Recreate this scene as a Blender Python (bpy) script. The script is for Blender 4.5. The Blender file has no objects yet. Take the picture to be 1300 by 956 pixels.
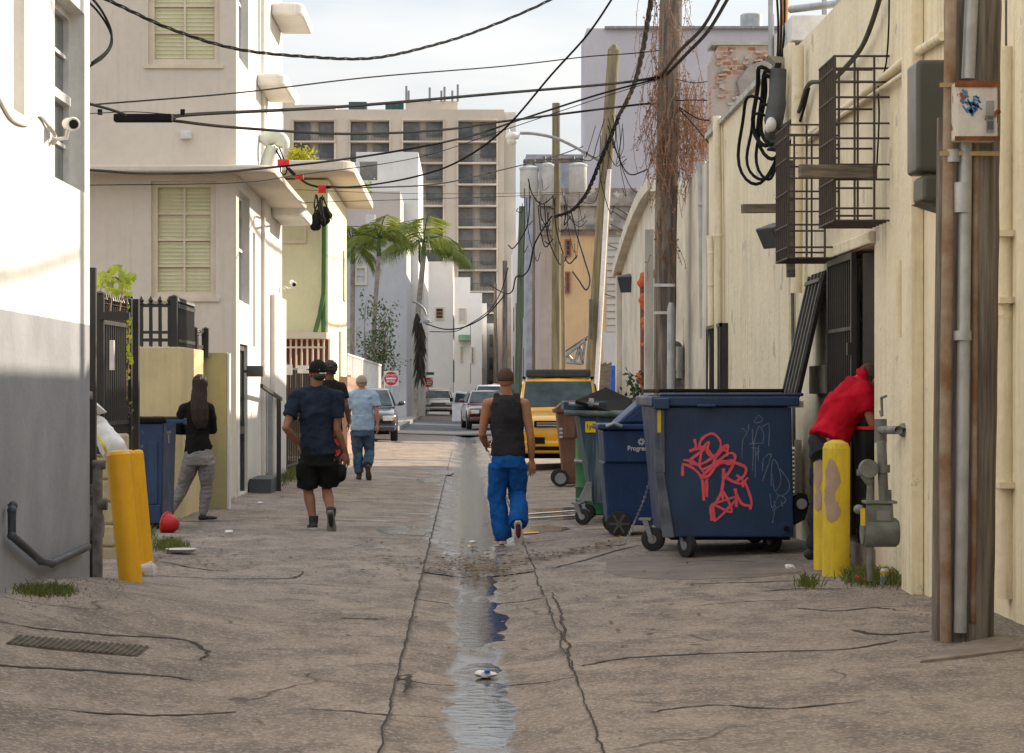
import bpy, bmesh, math, random
from mathutils import Vector, Matrix, noise
random.seed(7)
R = math.radians
F, CX, CY, CH = 3000.0, 592.0, 499.0, 1.45      # focal length, principal point (photo px) and camera height
scene = bpy.context.scene
COL = scene.collection
def W(px, py, Y):
    return Vector((Y*(px-CX)/F, Y, CH+(CY-py)*Y/F))
def nz(x, y, z=0.0):
    return noise.noise(Vector((x, y, z)))
def gz(x, y):
    """height of the ground: a shallow V towards the gutter, rougher by the walls"""
    d = max(0.0, -0.35-x, x-0.55)
    z = 0.035*min(d, 3.4)
    if y < 17.5 and x < -1.2:
        z += 0.24*min(1, (-1.2-x)/1.4)**1.5*min(1, (17.5-y)/3)
    z += 0.005*nz(x*1.1, y*0.5, 3) + 0.003*nz(x*4, y*3, 5)
    if d > 1.4: z += 0.012*min(1,(d-1.4))*nz(x*2.2, y*1.6, 9)
    return z
def foot(px, py):
    Y = 20.0
    for _ in range(30):
        Y = F*(CH-gz(Y*(px-CX)/F, Y))/(py-CY)
    return Vector((Y*(px-CX)/F, Y, gz(Y*(px-CX)/F, Y)))
TMP=bpy.data.scenes.new('bake')
def bake(o, others=()):
    for q in (o,*others): TMP.collection.objects.link(q)
    vl=TMP.view_layers[0]; vl.update(); me=bpy.data.meshes.new_from_object(o.evaluated_get(vl.depsgraph))
    for q in (o,*others): TMP.collection.objects.unlink(q)
    return me
# ------------------------------------------------------------------ tagging
def tag(o, label=None, cat=None, group=None, kind=None):
    if label: o['label'] = label
    if cat: o['category'] = cat
    if group: o['group'] = group
    if kind: o['kind'] = kind
    return o
def thing(name, label, cat, loc=(0,0,0), rz=0, group=None):
    o = bpy.data.objects.new(name, None); COL.objects.link(o)
    o.empty_display_size = .1
    o.location = loc; o.rotation_euler = (0, 0, rz)
    return tag(o, label, cat, group)
def rootloc(o):
    v = Vector((0,0,0))
    while o: v += Vector(o.location); o = o.parent
    return v
def copy_tree(o, parent=None):
    c = o.copy(); COL.objects.link(c); c.parent = parent
    for ch in list(o.children): copy_tree(ch, c)
    return c
class MB:
    def __init__(s): s.v=[]; s.f=[]
    def add(s, vs, fs):
        n=len(s.v); s.v += [Vector(v) for v in vs]; s.f += [tuple(i+n for i in f) for f in fs]; return s
    def box(s, x0,x1,y0,y1,z0,z1):
        return s.add([(x0,y0,z0),(x1,y0,z0),(x1,y1,z0),(x0,y1,z0),(x0,y0,z1),(x1,y0,z1),(x1,y1,z1),(x0,y1,z1)],
          [(0,3,2,1),(4,5,6,7),(0,1,5,4),(1,2,6,5),(2,3,7,6),(3,0,4,7)])
    def hexa(s, p):       # 8 points: bottom 4 ccw, top 4 ccw
        return s.add(p, [(0,3,2,1),(4,5,6,7),(0,1,5,4),(1,2,6,5),(2,3,7,6),(3,0,4,7)])
    def prism(s, pts, d):  # polygon points (list of Vector), extruded by vector d
        n=len(pts); d=Vector(d); a=[Vector(p) for p in pts]
        return s.add(a+[p+d for p in a], [tuple(range(n))[::-1], tuple(range(n,2*n))]+[(i,(i+1)%n,n+(i+1)%n,n+i) for i in range(n)])
    def tube(s, pts, r, n=8, cap=True, rad2=None, ref=None):
        pts=[Vector(p) for p in pts]; m=len(pts)
        if not isinstance(r,(list,tuple)): r=[r]*m
        T=[]
        for i in range(m):
            t=(pts[min(i+1,m-1)]-pts[max(i-1,0)])
            T.append(t.normalized() if t.length>1e-9 else Vector((0,0,1)))
        up=Vector(ref) if ref is not None else (Vector((1,0,0)) if abs(T[0].x)<.9 else Vector((0,1,0)))
        vs=[]
        for i in range(m):
            a=up-T[i]*up.dot(T[i])
            if a.length<1e-4: a=T[i].orthogonal()
            a.normalize(); b=T[i].cross(a); 
            if ref is None: up=a
            ra=r[i] if not isinstance(r[i],(tuple,list)) else r[i][0]
            rb=ra if not isinstance(r[i],(tuple,list)) else r[i][1]
            for k in range(n):
                q=2*math.pi*k/n; vs.append(pts[i]+a*(ra*math.cos(q))+b*(rb*math.sin(q)))
        fs=[(i*n+k,i*n+(k+1)%n,(i+1)*n+(k+1)%n,(i+1)*n+k) for i in range(m-1) for k in range(n)]
        if cap: fs += [tuple(range(n))[::-1], tuple((m-1)*n+k for k in range(n))]
        return s.add(vs,fs)
    def lathe(s, prof, c=(0,0,0), n=20, axis='z'):
        vs=[];c=Vector(c)
        for (r,h) in prof:
            for k in range(n):
                q=2*math.pi*k/n; a,b=r*math.cos(q),r*math.sin(q)
                vs.append(c+(Vector((a,b,h)) if axis=='z' else Vector((h,a,b)) if axis=='x' else Vector((b,h,a))))
        m=len(prof)
        fs=[(i*n+k,i*n+(k+1)%n,(i+1)*n+(k+1)%n,(i+1)*n+k) for i in range(m-1) for k in range(n)]
        fs += [tuple(range(n))[::-1], tuple((m-1)*n+k for k in range(n))]
        return s.add(vs,fs)
    def ball(s, c, rx, ry=None, rz=None, n=12, rot=None):
        ry=ry or rx; rz=rz or rx; c=Vector(c); vs=[];fs=[]; m=max(6,n*2//3)
        for i in range(1,m):
            t=math.pi*i/m
            for k in range(n):
                q=2*math.pi*k/n; v=Vector((rx*math.sin(t)*math.cos(q), ry*math.sin(t)*math.sin(q), rz*math.cos(t)))
                vs.append(c+((rot@v) if rot else v))
        for z in (1,-1):
            v=Vector((0,0,rz*z)); vs.append(c+((rot@v) if rot else v))
        for i in range(m-2):
            for k in range(n): fs.append((i*n+k,(i+1)*n+k,(i+1)*n+(k+1)%n,i*n+(k+1)%n))
        T=(m-1)*n
        for k in range(n): fs += [(T,k,(k+1)%n),(T+1,(m-2)*n+(k+1)%n,(m-2)*n+k)]
        return s.add(vs,fs)
    def beam(s, a, b, w, h, up=(0,0,1)):
        a=Vector(a); b=Vector(b); t=(b-a).normalized(); u=Vector(up)
        x=t.cross(u)
        if x.length<1e-3: x=t.cross(Vector((1,0,0)))
        x.normalize(); y=x.cross(t); x*=w/2; y*=h/2
        return s.hexa([a-x-y,a+x-y,b+x-y,b-x-y,a-x+y,a+x+y,b+x+y,b-x+y])
    def xf(s, M):
        s.v=[M@v for v in s.v]; return s
    def build(s, name, m, parent=None, bevel=0, smooth=False, local=False, seg=2):
        me=bpy.data.meshes.new(name)
        vs=s.v
        off=Vector((0,0,0))
        if parent is not None and not local: off=rootloc(parent)
        if parent is None:
            xs=[v.x for v in vs]; ys=[v.y for v in vs]; zs=[v.z for v in vs]
            off=Vector(((min(xs)+max(xs))/2,(min(ys)+max(ys))/2,min(zs)))
        me.from_pydata([v-off for v in vs],[],s.f); me.update()
        bm=bmesh.new(); bm.from_mesh(me); bmesh.ops.recalc_face_normals(bm, faces=bm.faces)
        if bevel: bmesh.ops.bevel(bm, geom=[e for e in bm.edges if len(e.link_faces)==2 and e.calc_face_angle(0)>.6], offset=bevel, segments=seg, affect='EDGES', profile=.5, clamp_overlap=True)
        bm.to_mesh(me); bm.free()
        if smooth:
            me.polygons.foreach_set('use_smooth',[True]*len(me.polygons))
            try: me.set_sharp_from_angle(angle=R(42))
            except Exception: pass
        o=bpy.data.objects.new(name, me); COL.objects.link(o)
        me.materials.append(m)
        if parent is None: o.location=off
        else: o.parent=parent
        return o
def spl(pts, k=6):
    P=[Vector(p) for p in pts]; out=[]
    P=[P[0]*2-P[1]]+P+[P[-1]*2-P[-2]]
    for i in range(1,len(P)-2):
        a,b,c,d=P[i-1],P[i],P[i+1],P[i+2]
        for j in range(k):
            t=j/k; out.append(.5*((2*b)+(c-a)*t+(2*a-5*b+4*c-d)*t*t+(-a+3*b-3*c+d)*t**3))
    out.append(P[-2]); return out
# ------------------------------------------------------------------ materials
def hexc(h):
    h=h.lstrip('#'); c=[int(h[i:i+2],16)/255 for i in (0,2,4)]
    return tuple(x/12.92 if x<=.04045 else ((x+.055)/1.055)**2.4 for x in c)
def sc(c,k): return tuple(min(1,x*k) for x in c)
MATS={}
def mat(name, col, col2=None, scale=3.0, rough=.8, metal=0.0, bump=.15, bscale=None, stretch=(1,1,1), streak=0.0,
        chip=None, spec=.35, fine=True, dist=.02, emit=None, coat=0, zsplit=None, trans=0, sss=0, ctr=(.38,.62), stain=None, strscale=2.2):
    if name in MATS: return MATS[name]
    m=bpy.data.materials.new(name); m.use_nodes=True; nt=m.node_tree; N=nt.nodes; L=nt.links
    b=N['Principled BSDF']; geo=N.new('ShaderNodeNewGeometry'); mp=N.new('ShaderNodeMapping'); mp.inputs['Scale'].default_value=stretch
    L.new(geo.outputs['Position'], mp.inputs['Vector'])
    col2=col2 or sc(col,.72)
    def noi(s,d=8,r=.6,vec=None):
        n=N.new('ShaderNodeTexNoise'); n.inputs['Scale'].default_value=s; n.inputs['Detail'].default_value=d; n.inputs['Roughness'].default_value=r
        L.new(vec or mp.outputs[0], n.inputs['Vector']); return n
    def ramp(src,a,b_):
        r=N.new('ShaderNodeMapRange'); r.inputs['From Min'].default_value=a; r.inputs['From Max'].default_value=b_
        L.new(src, r.inputs['Value']); return r.outputs[0]
    def mix(f,a,b_,bt='MIX'):
        x=N.new('ShaderNodeMix'); x.data_type='RGBA'; x.blend_type=bt
        if isinstance(f,(int,float)): x.inputs[0].default_value=f
        else: L.new(f,x.inputs[0])
        for i,c in ((6,a),(7,b_)):
            if isinstance(c,tuple): x.inputs[i].default_value=(*c[:3],1)
            else: L.new(c,x.inputs[i])
        return x.outputs[2]
    n1=noi(scale)
    c=mix(ramp(n1.outputs['Fac'],*ctr),tuple(col),tuple(col2))
    if zsplit:
        sp=N.new('ShaderNodeSeparateXYZ'); L.new(geo.outputs['Position'],sp.inputs[0])
        nn=noi(30,2); a=N.new('ShaderNodeMath'); a.operation='MULTIPLY_ADD'; L.new(nn.outputs['Fac'],a.inputs[0]); a.inputs[1].default_value=.012; L.new(sp.outputs['Z'],a.inputs[2])
        c2=mix(ramp(n1.outputs['Fac'],*ctr),tuple(zsplit[1]),sc(zsplit[1],.8))
        c=mix(ramp(a.outputs[0],zsplit[0]-.003,zsplit[0]+.003),c2,c)
    if streak:
        m2=N.new('ShaderNodeMapping'); m2.inputs['Scale'].default_value=(7,7,.35); L.new(geo.outputs['Position'],m2.inputs['Vector'])
        n2=noi(strscale,6,.65,m2.outputs[0]); n2b=noi(.9,3)
        f=N.new('ShaderNodeMath'); f.operation='MULTIPLY'; L.new(ramp(n2.outputs['Fac'],.5,.75),f.inputs[0]); L.new(ramp(n2b.outputs['Fac'],.35,.65),f.inputs[1])
        g=N.new('ShaderNodeMath'); g.operation='MULTIPLY'; L.new(f.outputs[0],g.inputs[0]); g.inputs[1].default_value=streak
        c=mix(g.outputs[0],c,stain or sc(col,.35))
    if fine:
        n3=noi(scale*14,4,.7); c=mix(.25,c,mix(ramp(n3.outputs['Fac'],.3,.7),(.72,.72,.72),(1,1,1)),'MULTIPLY')
    if chip:
        n4=noi(chip[2],6,.62); c=mix(ramp(n4.outputs['Fac'],chip[1],chip[1]+.012),c,tuple(chip[0]))
    L.new(c,b.inputs['Base Color'])
    b.inputs['Metallic'].default_value=metal; b.inputs['Specular IOR Level'].default_value=spec
    if trans: b.inputs['Transmission Weight'].default_value=trans
    if coat: b.inputs['Coat Weight'].default_value=coat; b.inputs['Coat Roughness'].default_value=.08
    if sss:
        b.inputs['Subsurface Weight'].default_value=sss; b.inputs['Subsurface Radius'].default_value=(.02,.008,.004); b.inputs['Subsurface Scale'].default_value=.5
    rr=N.new('ShaderNodeMapRange'); L.new(n1.outputs['Fac'],rr.inputs['Value']); rr.inputs['From Min'].default_value=.3; rr.inputs['From Max'].default_value=.7
    rr.inputs['To Min'].default_value=max(.02,rough-.08); rr.inputs['To Max'].default_value=min(1,rough+.1); L.new(rr.outputs[0],b.inputs['Roughness'])
    if bump:
        bp=N.new('ShaderNodeBump'); bp.inputs['Strength'].default_value=bump; bp.inputs['Distance'].default_value=dist
        nb=noi(bscale or scale*6,8,.65); L.new(nb.outputs['Fac'],bp.inputs['Height']); L.new(bp.outputs[0],b.inputs['Normal'])
    if emit: b.inputs['Emission Color'].default_value=(*emit[0],1); b.inputs['Emission Strength'].default_value=emit[1]
    MATS[name]=m; return m
def leafmat(name, col, col2):
    if name in MATS: return MATS[name]
    m=bpy.data.materials.new(name); m.use_nodes=True; nt=m.node_tree; N=nt.nodes; L=nt.links; b=N['Principled BSDF']
    geo=N.new('ShaderNodeNewGeometry'); n=N.new('ShaderNodeTexNoise'); n.inputs['Scale'].default_value=6; L.new(geo.outputs['Position'],n.inputs['Vector'])
    mx=N.new('ShaderNodeMix'); mx.data_type='RGBA'; mx.inputs[6].default_value=(*col,1); mx.inputs[7].default_value=(*col2,1)
    a=N.new('ShaderNodeMath'); a.operation='ADD'; L.new(geo.outputs['Random Per Island'],a.inputs[0]); L.new(n.outputs['Fac'],a.inputs[1])
    s=N.new('ShaderNodeMath'); s.operation='MULTIPLY'; s.inputs[1].default_value=.5; L.new(a.outputs[0],s.inputs[0])
    L.new(s.outputs[0],mx.inputs[0]); L.new(mx.outputs[2],b.inputs['Base Color']); b.inputs['Roughness'].default_value=.5
    tr=N.new('ShaderNodeBsdfTranslucent'); L.new(mx.outputs[2],tr.inputs['Color']); ms=N.new('ShaderNodeMixShader'); ms.inputs[0].default_value=.4
    L.new(b.outputs[0],ms.inputs[1]); L.new(tr.outputs[0],ms.inputs[2]); L.new(ms.outputs[0],N['Material Output'].inputs['Surface'])
    MATS[name]=m; return m
# palette
m_white=mat('white_stucco',(.74,.72,.68),(.66,.65,.62),scale=1.2,streak=.25,bump=.2,bscale=25,rough=.9)
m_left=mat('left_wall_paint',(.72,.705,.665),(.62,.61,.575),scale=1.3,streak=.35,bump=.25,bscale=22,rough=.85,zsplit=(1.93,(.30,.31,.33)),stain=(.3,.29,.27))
m_b2=mat('white_render_shaded',(.68,.60,.50),(.62,.545,.455),scale=.8,streak=.22,bump=.1,bscale=30,rough=.9)  # copy of the render for the shaded front, shade put into the colour
m_b2s=mat('white_render_sunlit',(.76,.73,.67),(.68,.65,.60),scale=.8,streak=.25,bump=.1,bscale=30,rough=.9)  # copy of the same render for the sunlit side, light put into the colour
m_b3=mat('pale_lime_render',(.74,.70,.44),(.68,.645,.41),scale=.9,streak=.2,bump=.08,rough=.9)
m_cream=mat('cream_painted_render',(.83,.735,.53),(.75,.66,.475),scale=1.3,streak=.95,bump=.9,bscale=11,rough=.8,stain=(.36,.30,.20),chip=((.52,.46,.36),.635,3.0),strscale=1.6)
m_cream2=mat('pale_weathered_render',(.66,.62,.53),(.50,.47,.42),scale=1.5,streak=.7,bump=.4,bscale=9,rough=.9,stain=(.25,.23,.2))
m_yel=mat('yellow_wall_paint',(.66,.53,.28),(.58,.47,.26),scale=1.4,streak=.35,bump=.15,bscale=20,rough=.85)
m_olive=mat('olive_wall_paint',(.42,.38,.20),(.36,.32,.18),scale=1.4,streak=.3,bump=.15,bscale=20,rough=.85)
m_tower=mat('hazy_tower_concrete',(.66,.57,.46),(.60,.52,.42),scale=.15,streak=.15,bump=0,rough=.9)  # lightened colour stands for the haze over the distant tower
m_towerl=mat('tower_trim',(.76,.68,.56),scale=.2,bump=0,rough=.9)
m_lav=mat('lavender_panel',(.56,.53,.56),(.52,.49,.52),scale=.2,bump=0,rough=.85,streak=.15)
m_peach=mat('peach_render',(.66,.46,.25),(.58,.40,.24),scale=.8,streak=.5,bump=.2,rough=.9)
m_ruin=mat('mouldy_stucco',(.40,.35,.31),(.17,.15,.14),scale=1.8,streak=.7,bump=.5,bscale=8,rough=.95,chip=((.5,.45,.4),.6,2.2))
m_iron=mat('black_iron',(.02,.019,.018),(.035,.03,.027),rough=.5,bump=.1,spec=.4)
m_rebar=mat('dark_bare_steel',(.045,.035,.03),(.07,.05,.04),scale=8,rough=.6)
m_steel=mat('grey_steel',(.30,.31,.31),(.22,.22,.22),scale=6,rough=.5,metal=.4,bump=.1)
m_galv=mat('galvanised_pipe',(.42,.43,.43),(.33,.34,.34),scale=5,rough=.5,metal=.5,bump=.1,streak=.3)
m_dkgrey=mat('dark_grey_metal',(.09,.095,.095),(.06,.062,.06),scale=4,rough=.55,bump=.1)
m_meter=mat('meter_grey',(.20,.21,.19),(.13,.13,.12),scale=7,rough=.6,bump=.2)
m_meterl=mat('aged_meter_grey',(.22,.215,.20),(.11,.10,.09),scale=8,rough=.8,bump=.4)
m_cable=mat('black_rubber',(.012,.012,.012),(.02,.02,.02),rough=.9,bump=0,fine=False,spec=.08)
m_cableg=mat('weathered_cable',(.06,.05,.045),(.035,.03,.028),rough=.9,bump=.2,scale=12,spec=.1)
m_wood=mat('weathered_pole_wood',(.27,.235,.20),(.11,.095,.08),scale=2.2,stretch=(9,9,.5),rough=.95,bump=.8,bscale=5,dist=.03,spec=.1,streak=.35)
m_woodg=mat('grey_green_pole_wood',(.27,.23,.14),(.15,.13,.085),scale=2.0,stretch=(6,6,.5),rough=.95,bump=.5,bscale=5,spec=.1)
m_plank=mat('grey_timber',(.22,.185,.14),(.10,.085,.07),scale=3,stretch=(1,1,8),rough=.95,bump=.5,spec=.1)
m_orange=mat('bollard_orange_plastic',(.82,.42,.015),(.76,.38,.013),scale=3,rough=.42,bump=.04,streak=.25,stain=(.25,.16,.06))
m_yelb=mat('bollard_yellow_paint',(.74,.52,.03),(.60,.43,.03),scale=5,rough=.6,bump=.2,streak=.5,stain=(.1,.08,.04),strscale=4)
m_blue=mat('dumpster_blue_paint',(.009,.040,.105),(.007,.028,.078),scale=3,rough=.42,bump=.12,bscale=6,streak=.3,stain=(.05,.065,.10),chip=((.07,.06,.055),.70,6),spec=.5)
m_blue2=mat('cart_blue_plastic',(.012,.04,.13),(.010,.03,.09),scale=4,rough=.5,bump=.08,streak=.3,stain=(.09,.11,.15))
m_bluegr=mat('worn_blue_green_paint',(.02,.05,.09),(.025,.06,.085),scale=4,rough=.55,bump=.15,streak=1.0,stain=(.28,.31,.28),strscale=3.2)
m_green=mat('green_metal_paint',(.02,.14,.045),(.016,.09,.03),scale=5,rough=.5,streak=.3)
m_brown=mat('brown_bin_plastic',(.17,.085,.055),(.13,.065,.045),scale=4,rough=.6,streak=.2)
m_black=mat('black_plastic',(.008,.008,.009),(.016,.015,.014),scale=5,rough=.75,spec=.12)
m_tyre=mat('tyre_rubber',(.02,.02,.02),(.035,.033,.03),scale=9,rough=.8)
m_rim=mat('alloy',(.45,.45,.46),(.35,.35,.36),rough=.35,metal=.8,bump=0)
m_glassd=mat('dark_glass',(.03,.04,.05),(.05,.065,.075),scale=.5,rough=.08,bump=0,spec=.8,fine=False)
m_glassv=mat('car_glass',(.008,.022,.028),(.05,.075,.08),scale=2.2,rough=.1,bump=0,spec=.22,fine=False)  # paler blotches in the colour stand for reflections on the glass
m_glasst=mat('hazy_tower_glass',(.08,.085,.09),(.24,.23,.21),scale=.45,rough=.25,bump=0,spec=.6)  # distance haze put into the glass colour by lightening it
m_frame=mat('cream_window_frame',(.70,.60,.46),(.62,.53,.41),rough=.6,bump=.05)
m_framew=mat('white_window_frame',(.78,.77,.74),rough=.6,bump=.05)
m_blind=mat('cream_blind',(.62,.58,.36),(.52,.50,.31),scale=2.5,rough=.7,bump=0)
m_redm=mat('red_plastic',(.55,.012,.01),(.42,.012,.01),rough=.4,bump=.05)
m_signr=mat('sign_red',(.62,.02,.02),(.55,.02,.02),rough=.4,bump=0)
m_signw=mat('sign_white',(.80,.80,.78),rough=.4,bump=0)
m_plastw=mat('white_plastic',(.72,.70,.68),(.60,.58,.56),rough=.5,bump=.15,scale=9)
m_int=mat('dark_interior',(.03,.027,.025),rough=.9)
m_brick=None
# ================================================================== camera, light, sky
cam=bpy.data.cameras.new('camera'); co=bpy.data.objects.new('camera',cam); COL.objects.link(co); scene.camera=co
cam.sensor_width=36; cam.lens=F/1300*36; co.location=(0,0,CH); co.rotation_euler=(R(90),0,0)
cam.shift_x=(650-CX)/1300; cam.shift_y=(CY-478)/1300; cam.clip_start=.3; cam.clip_end=4000
SUN_AZ=R(35); SUN_EL=R(24)        # azimuth from +X towards +Y
sd=Vector((math.cos(SUN_EL)*math.cos(SUN_AZ),math.cos(SUN_EL)*math.sin(SUN_AZ),math.sin(SUN_EL)))
sun=bpy.data.lights.new('sun','SUN'); so=bpy.data.objects.new('sun',sun); COL.objects.link(so)
sun.energy=4.6; sun.angle=R(.7); sun.color=(1,.86,.68); so.rotation_euler=sd.to_track_quat('Z','Y').to_euler(); so.location=(30,20,30)
world=bpy.data.worlds.new('World'); scene.world=world; world.use_nodes=True
nt=world.node_tree; N=nt.nodes; L=nt.links; bg=N['Background']
sky=N.new('ShaderNodeTexSky'); sky.sky_type='NISHITA'; sky.sun_disc=False; sky.sun_elevation=SUN_EL
sky.sun_rotation=math.pi/2-SUN_AZ; sky.air_density=1.0; sky.dust_density=2.0; sky.ozone_density=1.0
tc=N.new('ShaderNodeTexCoord'); mp=N.new('ShaderNodeMapping'); mp.inputs['Scale'].default_value=(1.5,1.5,7); mp.inputs['Location'].default_value=(.3,.2,.1)
L.new(tc.outputs['Generated'],mp.inputs[0]); cn=N.new('ShaderNodeTexNoise'); cn.inputs['Scale'].default_value=2.2; cn.inputs['Detail'].default_value=8; cn.inputs['Roughness'].default_value=.55
L.new(mp.outputs[0],cn.inputs['Vector']); mr=N.new('ShaderNodeMapRange'); mr.inputs['From Min'].default_value=.30; mr.inputs['From Max'].default_value=.62; mr.inputs['To Min'].default_value=.45; mr.inputs['To Max'].default_value=.95
L.new(cn.outputs['Fac'],mr.inputs['Value']); cm=N.new('ShaderNodeMix'); cm.data_type='RGBA'; L.new(mr.outputs[0],cm.inputs[0]); L.new(sky.outputs[0],cm.inputs[6]); 
cn2=N.new('ShaderNodeTexNoise'); cn2.inputs['Scale'].default_value=3.1; cn2.inputs['Detail'].default_value=7; L.new(mp.outputs[0],cn2.inputs['Vector']); cr2=N.new('ShaderNodeMapRange'); cr2.inputs['From Min'].default_value=.40; cr2.inputs['From Max'].default_value=.60; L.new(cn2.outputs['Fac'],cr2.inputs['Value'])
cc2=N.new('ShaderNodeMix'); cc2.data_type='RGBA'; cc2.inputs[6].default_value=(5.6,5.9,6.35,1); cc2.inputs[7].default_value=(7.5,7.4,7.25,1); L.new(cr2.outputs[0],cc2.inputs[0]); L.new(cc2.outputs[2],cm.inputs[7])
sz=N.new('ShaderNodeSeparateXYZ'); L.new(tc.outputs['Generated'],sz.inputs[0]); zg=N.new('ShaderNodeMapRange'); zg.inputs['From Min'].default_value=.08; zg.inputs['From Max'].default_value=.55; zg.inputs['To Min'].default_value=.74; zg.inputs['To Max'].default_value=1.38; L.new(sz.outputs['Z'],zg.inputs['Value'])
vm=N.new('ShaderNodeVectorMath'); vm.operation='SCALE'; L.new(cm.outputs[2],vm.inputs[0]); L.new(zg.outputs[0],vm.inputs['Scale']); L.new(vm.outputs[0],bg.inputs['Color']); bg.inputs['Strength'].default_value=.10
vs=scene.view_settings; vs.view_transform='Standard'; vs.look='None'; vs.gamma=1; vs.exposure=.80; vs.use_curve_mapping=False
scene.render.engine='CYCLES'
# ================================================================== ground
def gmat():
    m=bpy.data.materials.new('worn_concrete'); m.use_nodes=True; nt=m.node_tree; N=nt.nodes; L=nt.links; b=N['Principled BSDF']
    geo=N.new('ShaderNodeNewGeometry')
    def noi(s,d=8,r=.6,st=(1,1,1)):
        mp=N.new('ShaderNodeMapping'); mp.inputs['Scale'].default_value=st; L.new(geo.outputs['Position'],mp.inputs[0])
        n=N.new('ShaderNodeTexNoise'); n.inputs['Scale'].default_value=s; n.inputs['Detail'].default_value=d; n.inputs['Roughness'].default_value=r; L.new(mp.outputs[0],n.inputs['Vector']); return n.outputs['Fac']
    def rg(v,a,b_,c=0,d=1):
        r=N.new('ShaderNodeMapRange'); r.inputs[1].default_value=a; r.inputs[2].default_value=b_; r.inputs[3].default_value=c; r.inputs[4].default_value=d; L.new(v,r.inputs[0]); return r.outputs[0]
    def mx(f,a,b_,bt='MIX'):
        x=N.new('ShaderNodeMix'); x.data_type='RGBA'; x.blend_type=bt
        if isinstance(f,float): x.inputs[0].default_value=f
        else: L.new(f,x.inputs[0])
        for i,c in ((6,a),(7,b_)):
            if isinstance(c,tuple): x.inputs[i].default_value=(*c,1)
            else: L.new(c,x.inputs[i])
        return x.outputs[2]
    def mt(op,a,b_):
        x=N.new('ShaderNodeMath'); x.operation=op
        for i,c in ((0,a),(1,b_)):
            if isinstance(c,(int,float)): x.inputs[i].default_value=c
            else: L.new(c,x.inputs[i])
        return x.outputs[0]
    c=mx(rg(noi(.9,6),.35,.65),(.305,.248,.200),(.215,.172,.138))
    c=mx(rg(noi(2.7,8,.7,(1,.6,1)),.47,.60),c,(.150,.122,.102))
    c=mx(mt('MULTIPLY',rg(noi(.8,9,.72,(1,1.3,1)),.53,.60),.62),c,(.115,.094,.08))            # dark stains
    c=mx(rg(noi(1.5,7,.7,(2.2,.6,1)),.60,.72,0,.65),c,(.335,.268,.21))        # worn light patches
    c=mx(mt('MULTIPLY',rg(noi(6,10,.8,(1.6,.5,1)),.52,.70),.6),c,(.13,.105,.09))
    c=mx(mt('MULTIPLY',rg(noi(60,3,.8),.50,.70),.35),c,(.10,.08,.07))
    c=mx(mt('MULTIPLY',rg(noi(48,3,.8),.56,.72),.40),c,(.46,.40,.34))
    # cracks
    vo=N.new('ShaderNodeTexVoronoi'); vo.feature='DISTANCE_TO_EDGE'; vo.inputs['Scale'].default_value=.55
    mp=N.new('ShaderNodeMapping'); mp.inputs['Scale'].default_value=(1,.8,1); L.new(geo.outputs['Position'],mp.inputs[0])
    wn=N.new('ShaderNodeTexNoise'); wn.inputs['Scale'].default_value=3; wn.inputs['Detail'].default_value=6; L.new(mp.outputs[0],wn.inputs['Vector'])
    va=N.new('ShaderNodeMix'); va.data_type='VECTOR'; va.inputs[0].default_value=.22; L.new(mp.outputs[0],va.inputs[4]); L.new(wn.outputs['Color'],va.inputs[5]); L.new(va.outputs[1],vo.inputs['Vector'])
    cr=mt('MULTIPLY',rg(vo.outputs['Distance'],.001,.006,1,0),rg(noi(.6,3),.50,.58))
    v2=N.new('ShaderNodeTexVoronoi'); v2.inputs['Scale'].default_value=70; L.new(geo.outputs['Position'],v2.inputs['Vector'])
    sv=N.new('ShaderNodeSeparateColor'); L.new(v2.outputs['Color'],sv.inputs[0])
    c=mx(mt('MULTIPLY',rg(sv.outputs[0],.76,.80),.42),c,(.46,.41,.36)); c=mx(mt('MULTIPLY',rg(sv.outputs[1],.82,.86),.45),c,(.09,.075,.065))
    sk=mt('MULTIPLY',rg(noi(1.0,9,.75,(1.2,5,1)),.585,.63),rg(noi(.5,3),.45,.6)); c=mx(mt('MULTIPLY',sk,.75),c,(.085,.07,.06))
    c=mx(mt('MULTIPLY',cr,.7),c,(.06,.05,.043))
    L.new(c,b.inputs['Base Color'])
    # wet zone round the gutter
    sp=N.new('ShaderNodeSeparateXYZ'); L.new(geo.outputs['Position'],sp.inputs[0])
    dx=mt('ABSOLUTE',mt('SUBTRACT',sp.outputs['X'],.07),0)
    wide=rg(sp.outputs['Y'],19,24,.14,.44)
    wet=rg(mt('ADD',mt('DIVIDE',dx,wide),rg(noi(2.2,6,.65,(1,.7,1)),.3,.7,-.55,.55)),.75,1.25,1,0)
    wet=mt('MULTIPLY',wet,rg(sp.outputs['Y'],95,120,1,0))
    side=mt('MULTIPLY',rg(noi(1.1,6,.65,(.5,1.6,1)),.60,.66),mt('MULTIPLY',rg(sp.outputs['Y'],21,25),rg(sp.outputs['Y'],45,60,1,0)))
    wet=mt('MAXIMUM',wet,mt('MULTIPLY',side,.8))
    L.new(mx(mt('MULTIPLY',wet,.55),c,(.06,.05,.045)),b.inputs['Base Color'])
    L.new(rg(wet,0,1,.92,.16),b.inputs['Roughness']); b.inputs['Specular IOR Level'].default_value=.35
    h=mt('ADD',mt('MULTIPLY',noi(9,8,.7),.8),mt('MULTIPLY',noi(60,4,.7),.25)); h=mt('SUBTRACT',h,mt('MULTIPLY',cr,1.2)); h=mt('ADD',h,mt('MULTIPLY',noi(2.7,6,.7,(1,1.4,1)),1.2))
    bp=N.new('ShaderNodeBump'); bp.inputs['Distance'].default_value=.012; L.new(rg(wet,0,1,.85,.10),bp.inputs['Strength']); L.new(h,bp.inputs['Height']); L.new(bp.outputs[0],b.inputs['Normal'])
    return m
m_ground=gmat()
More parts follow.
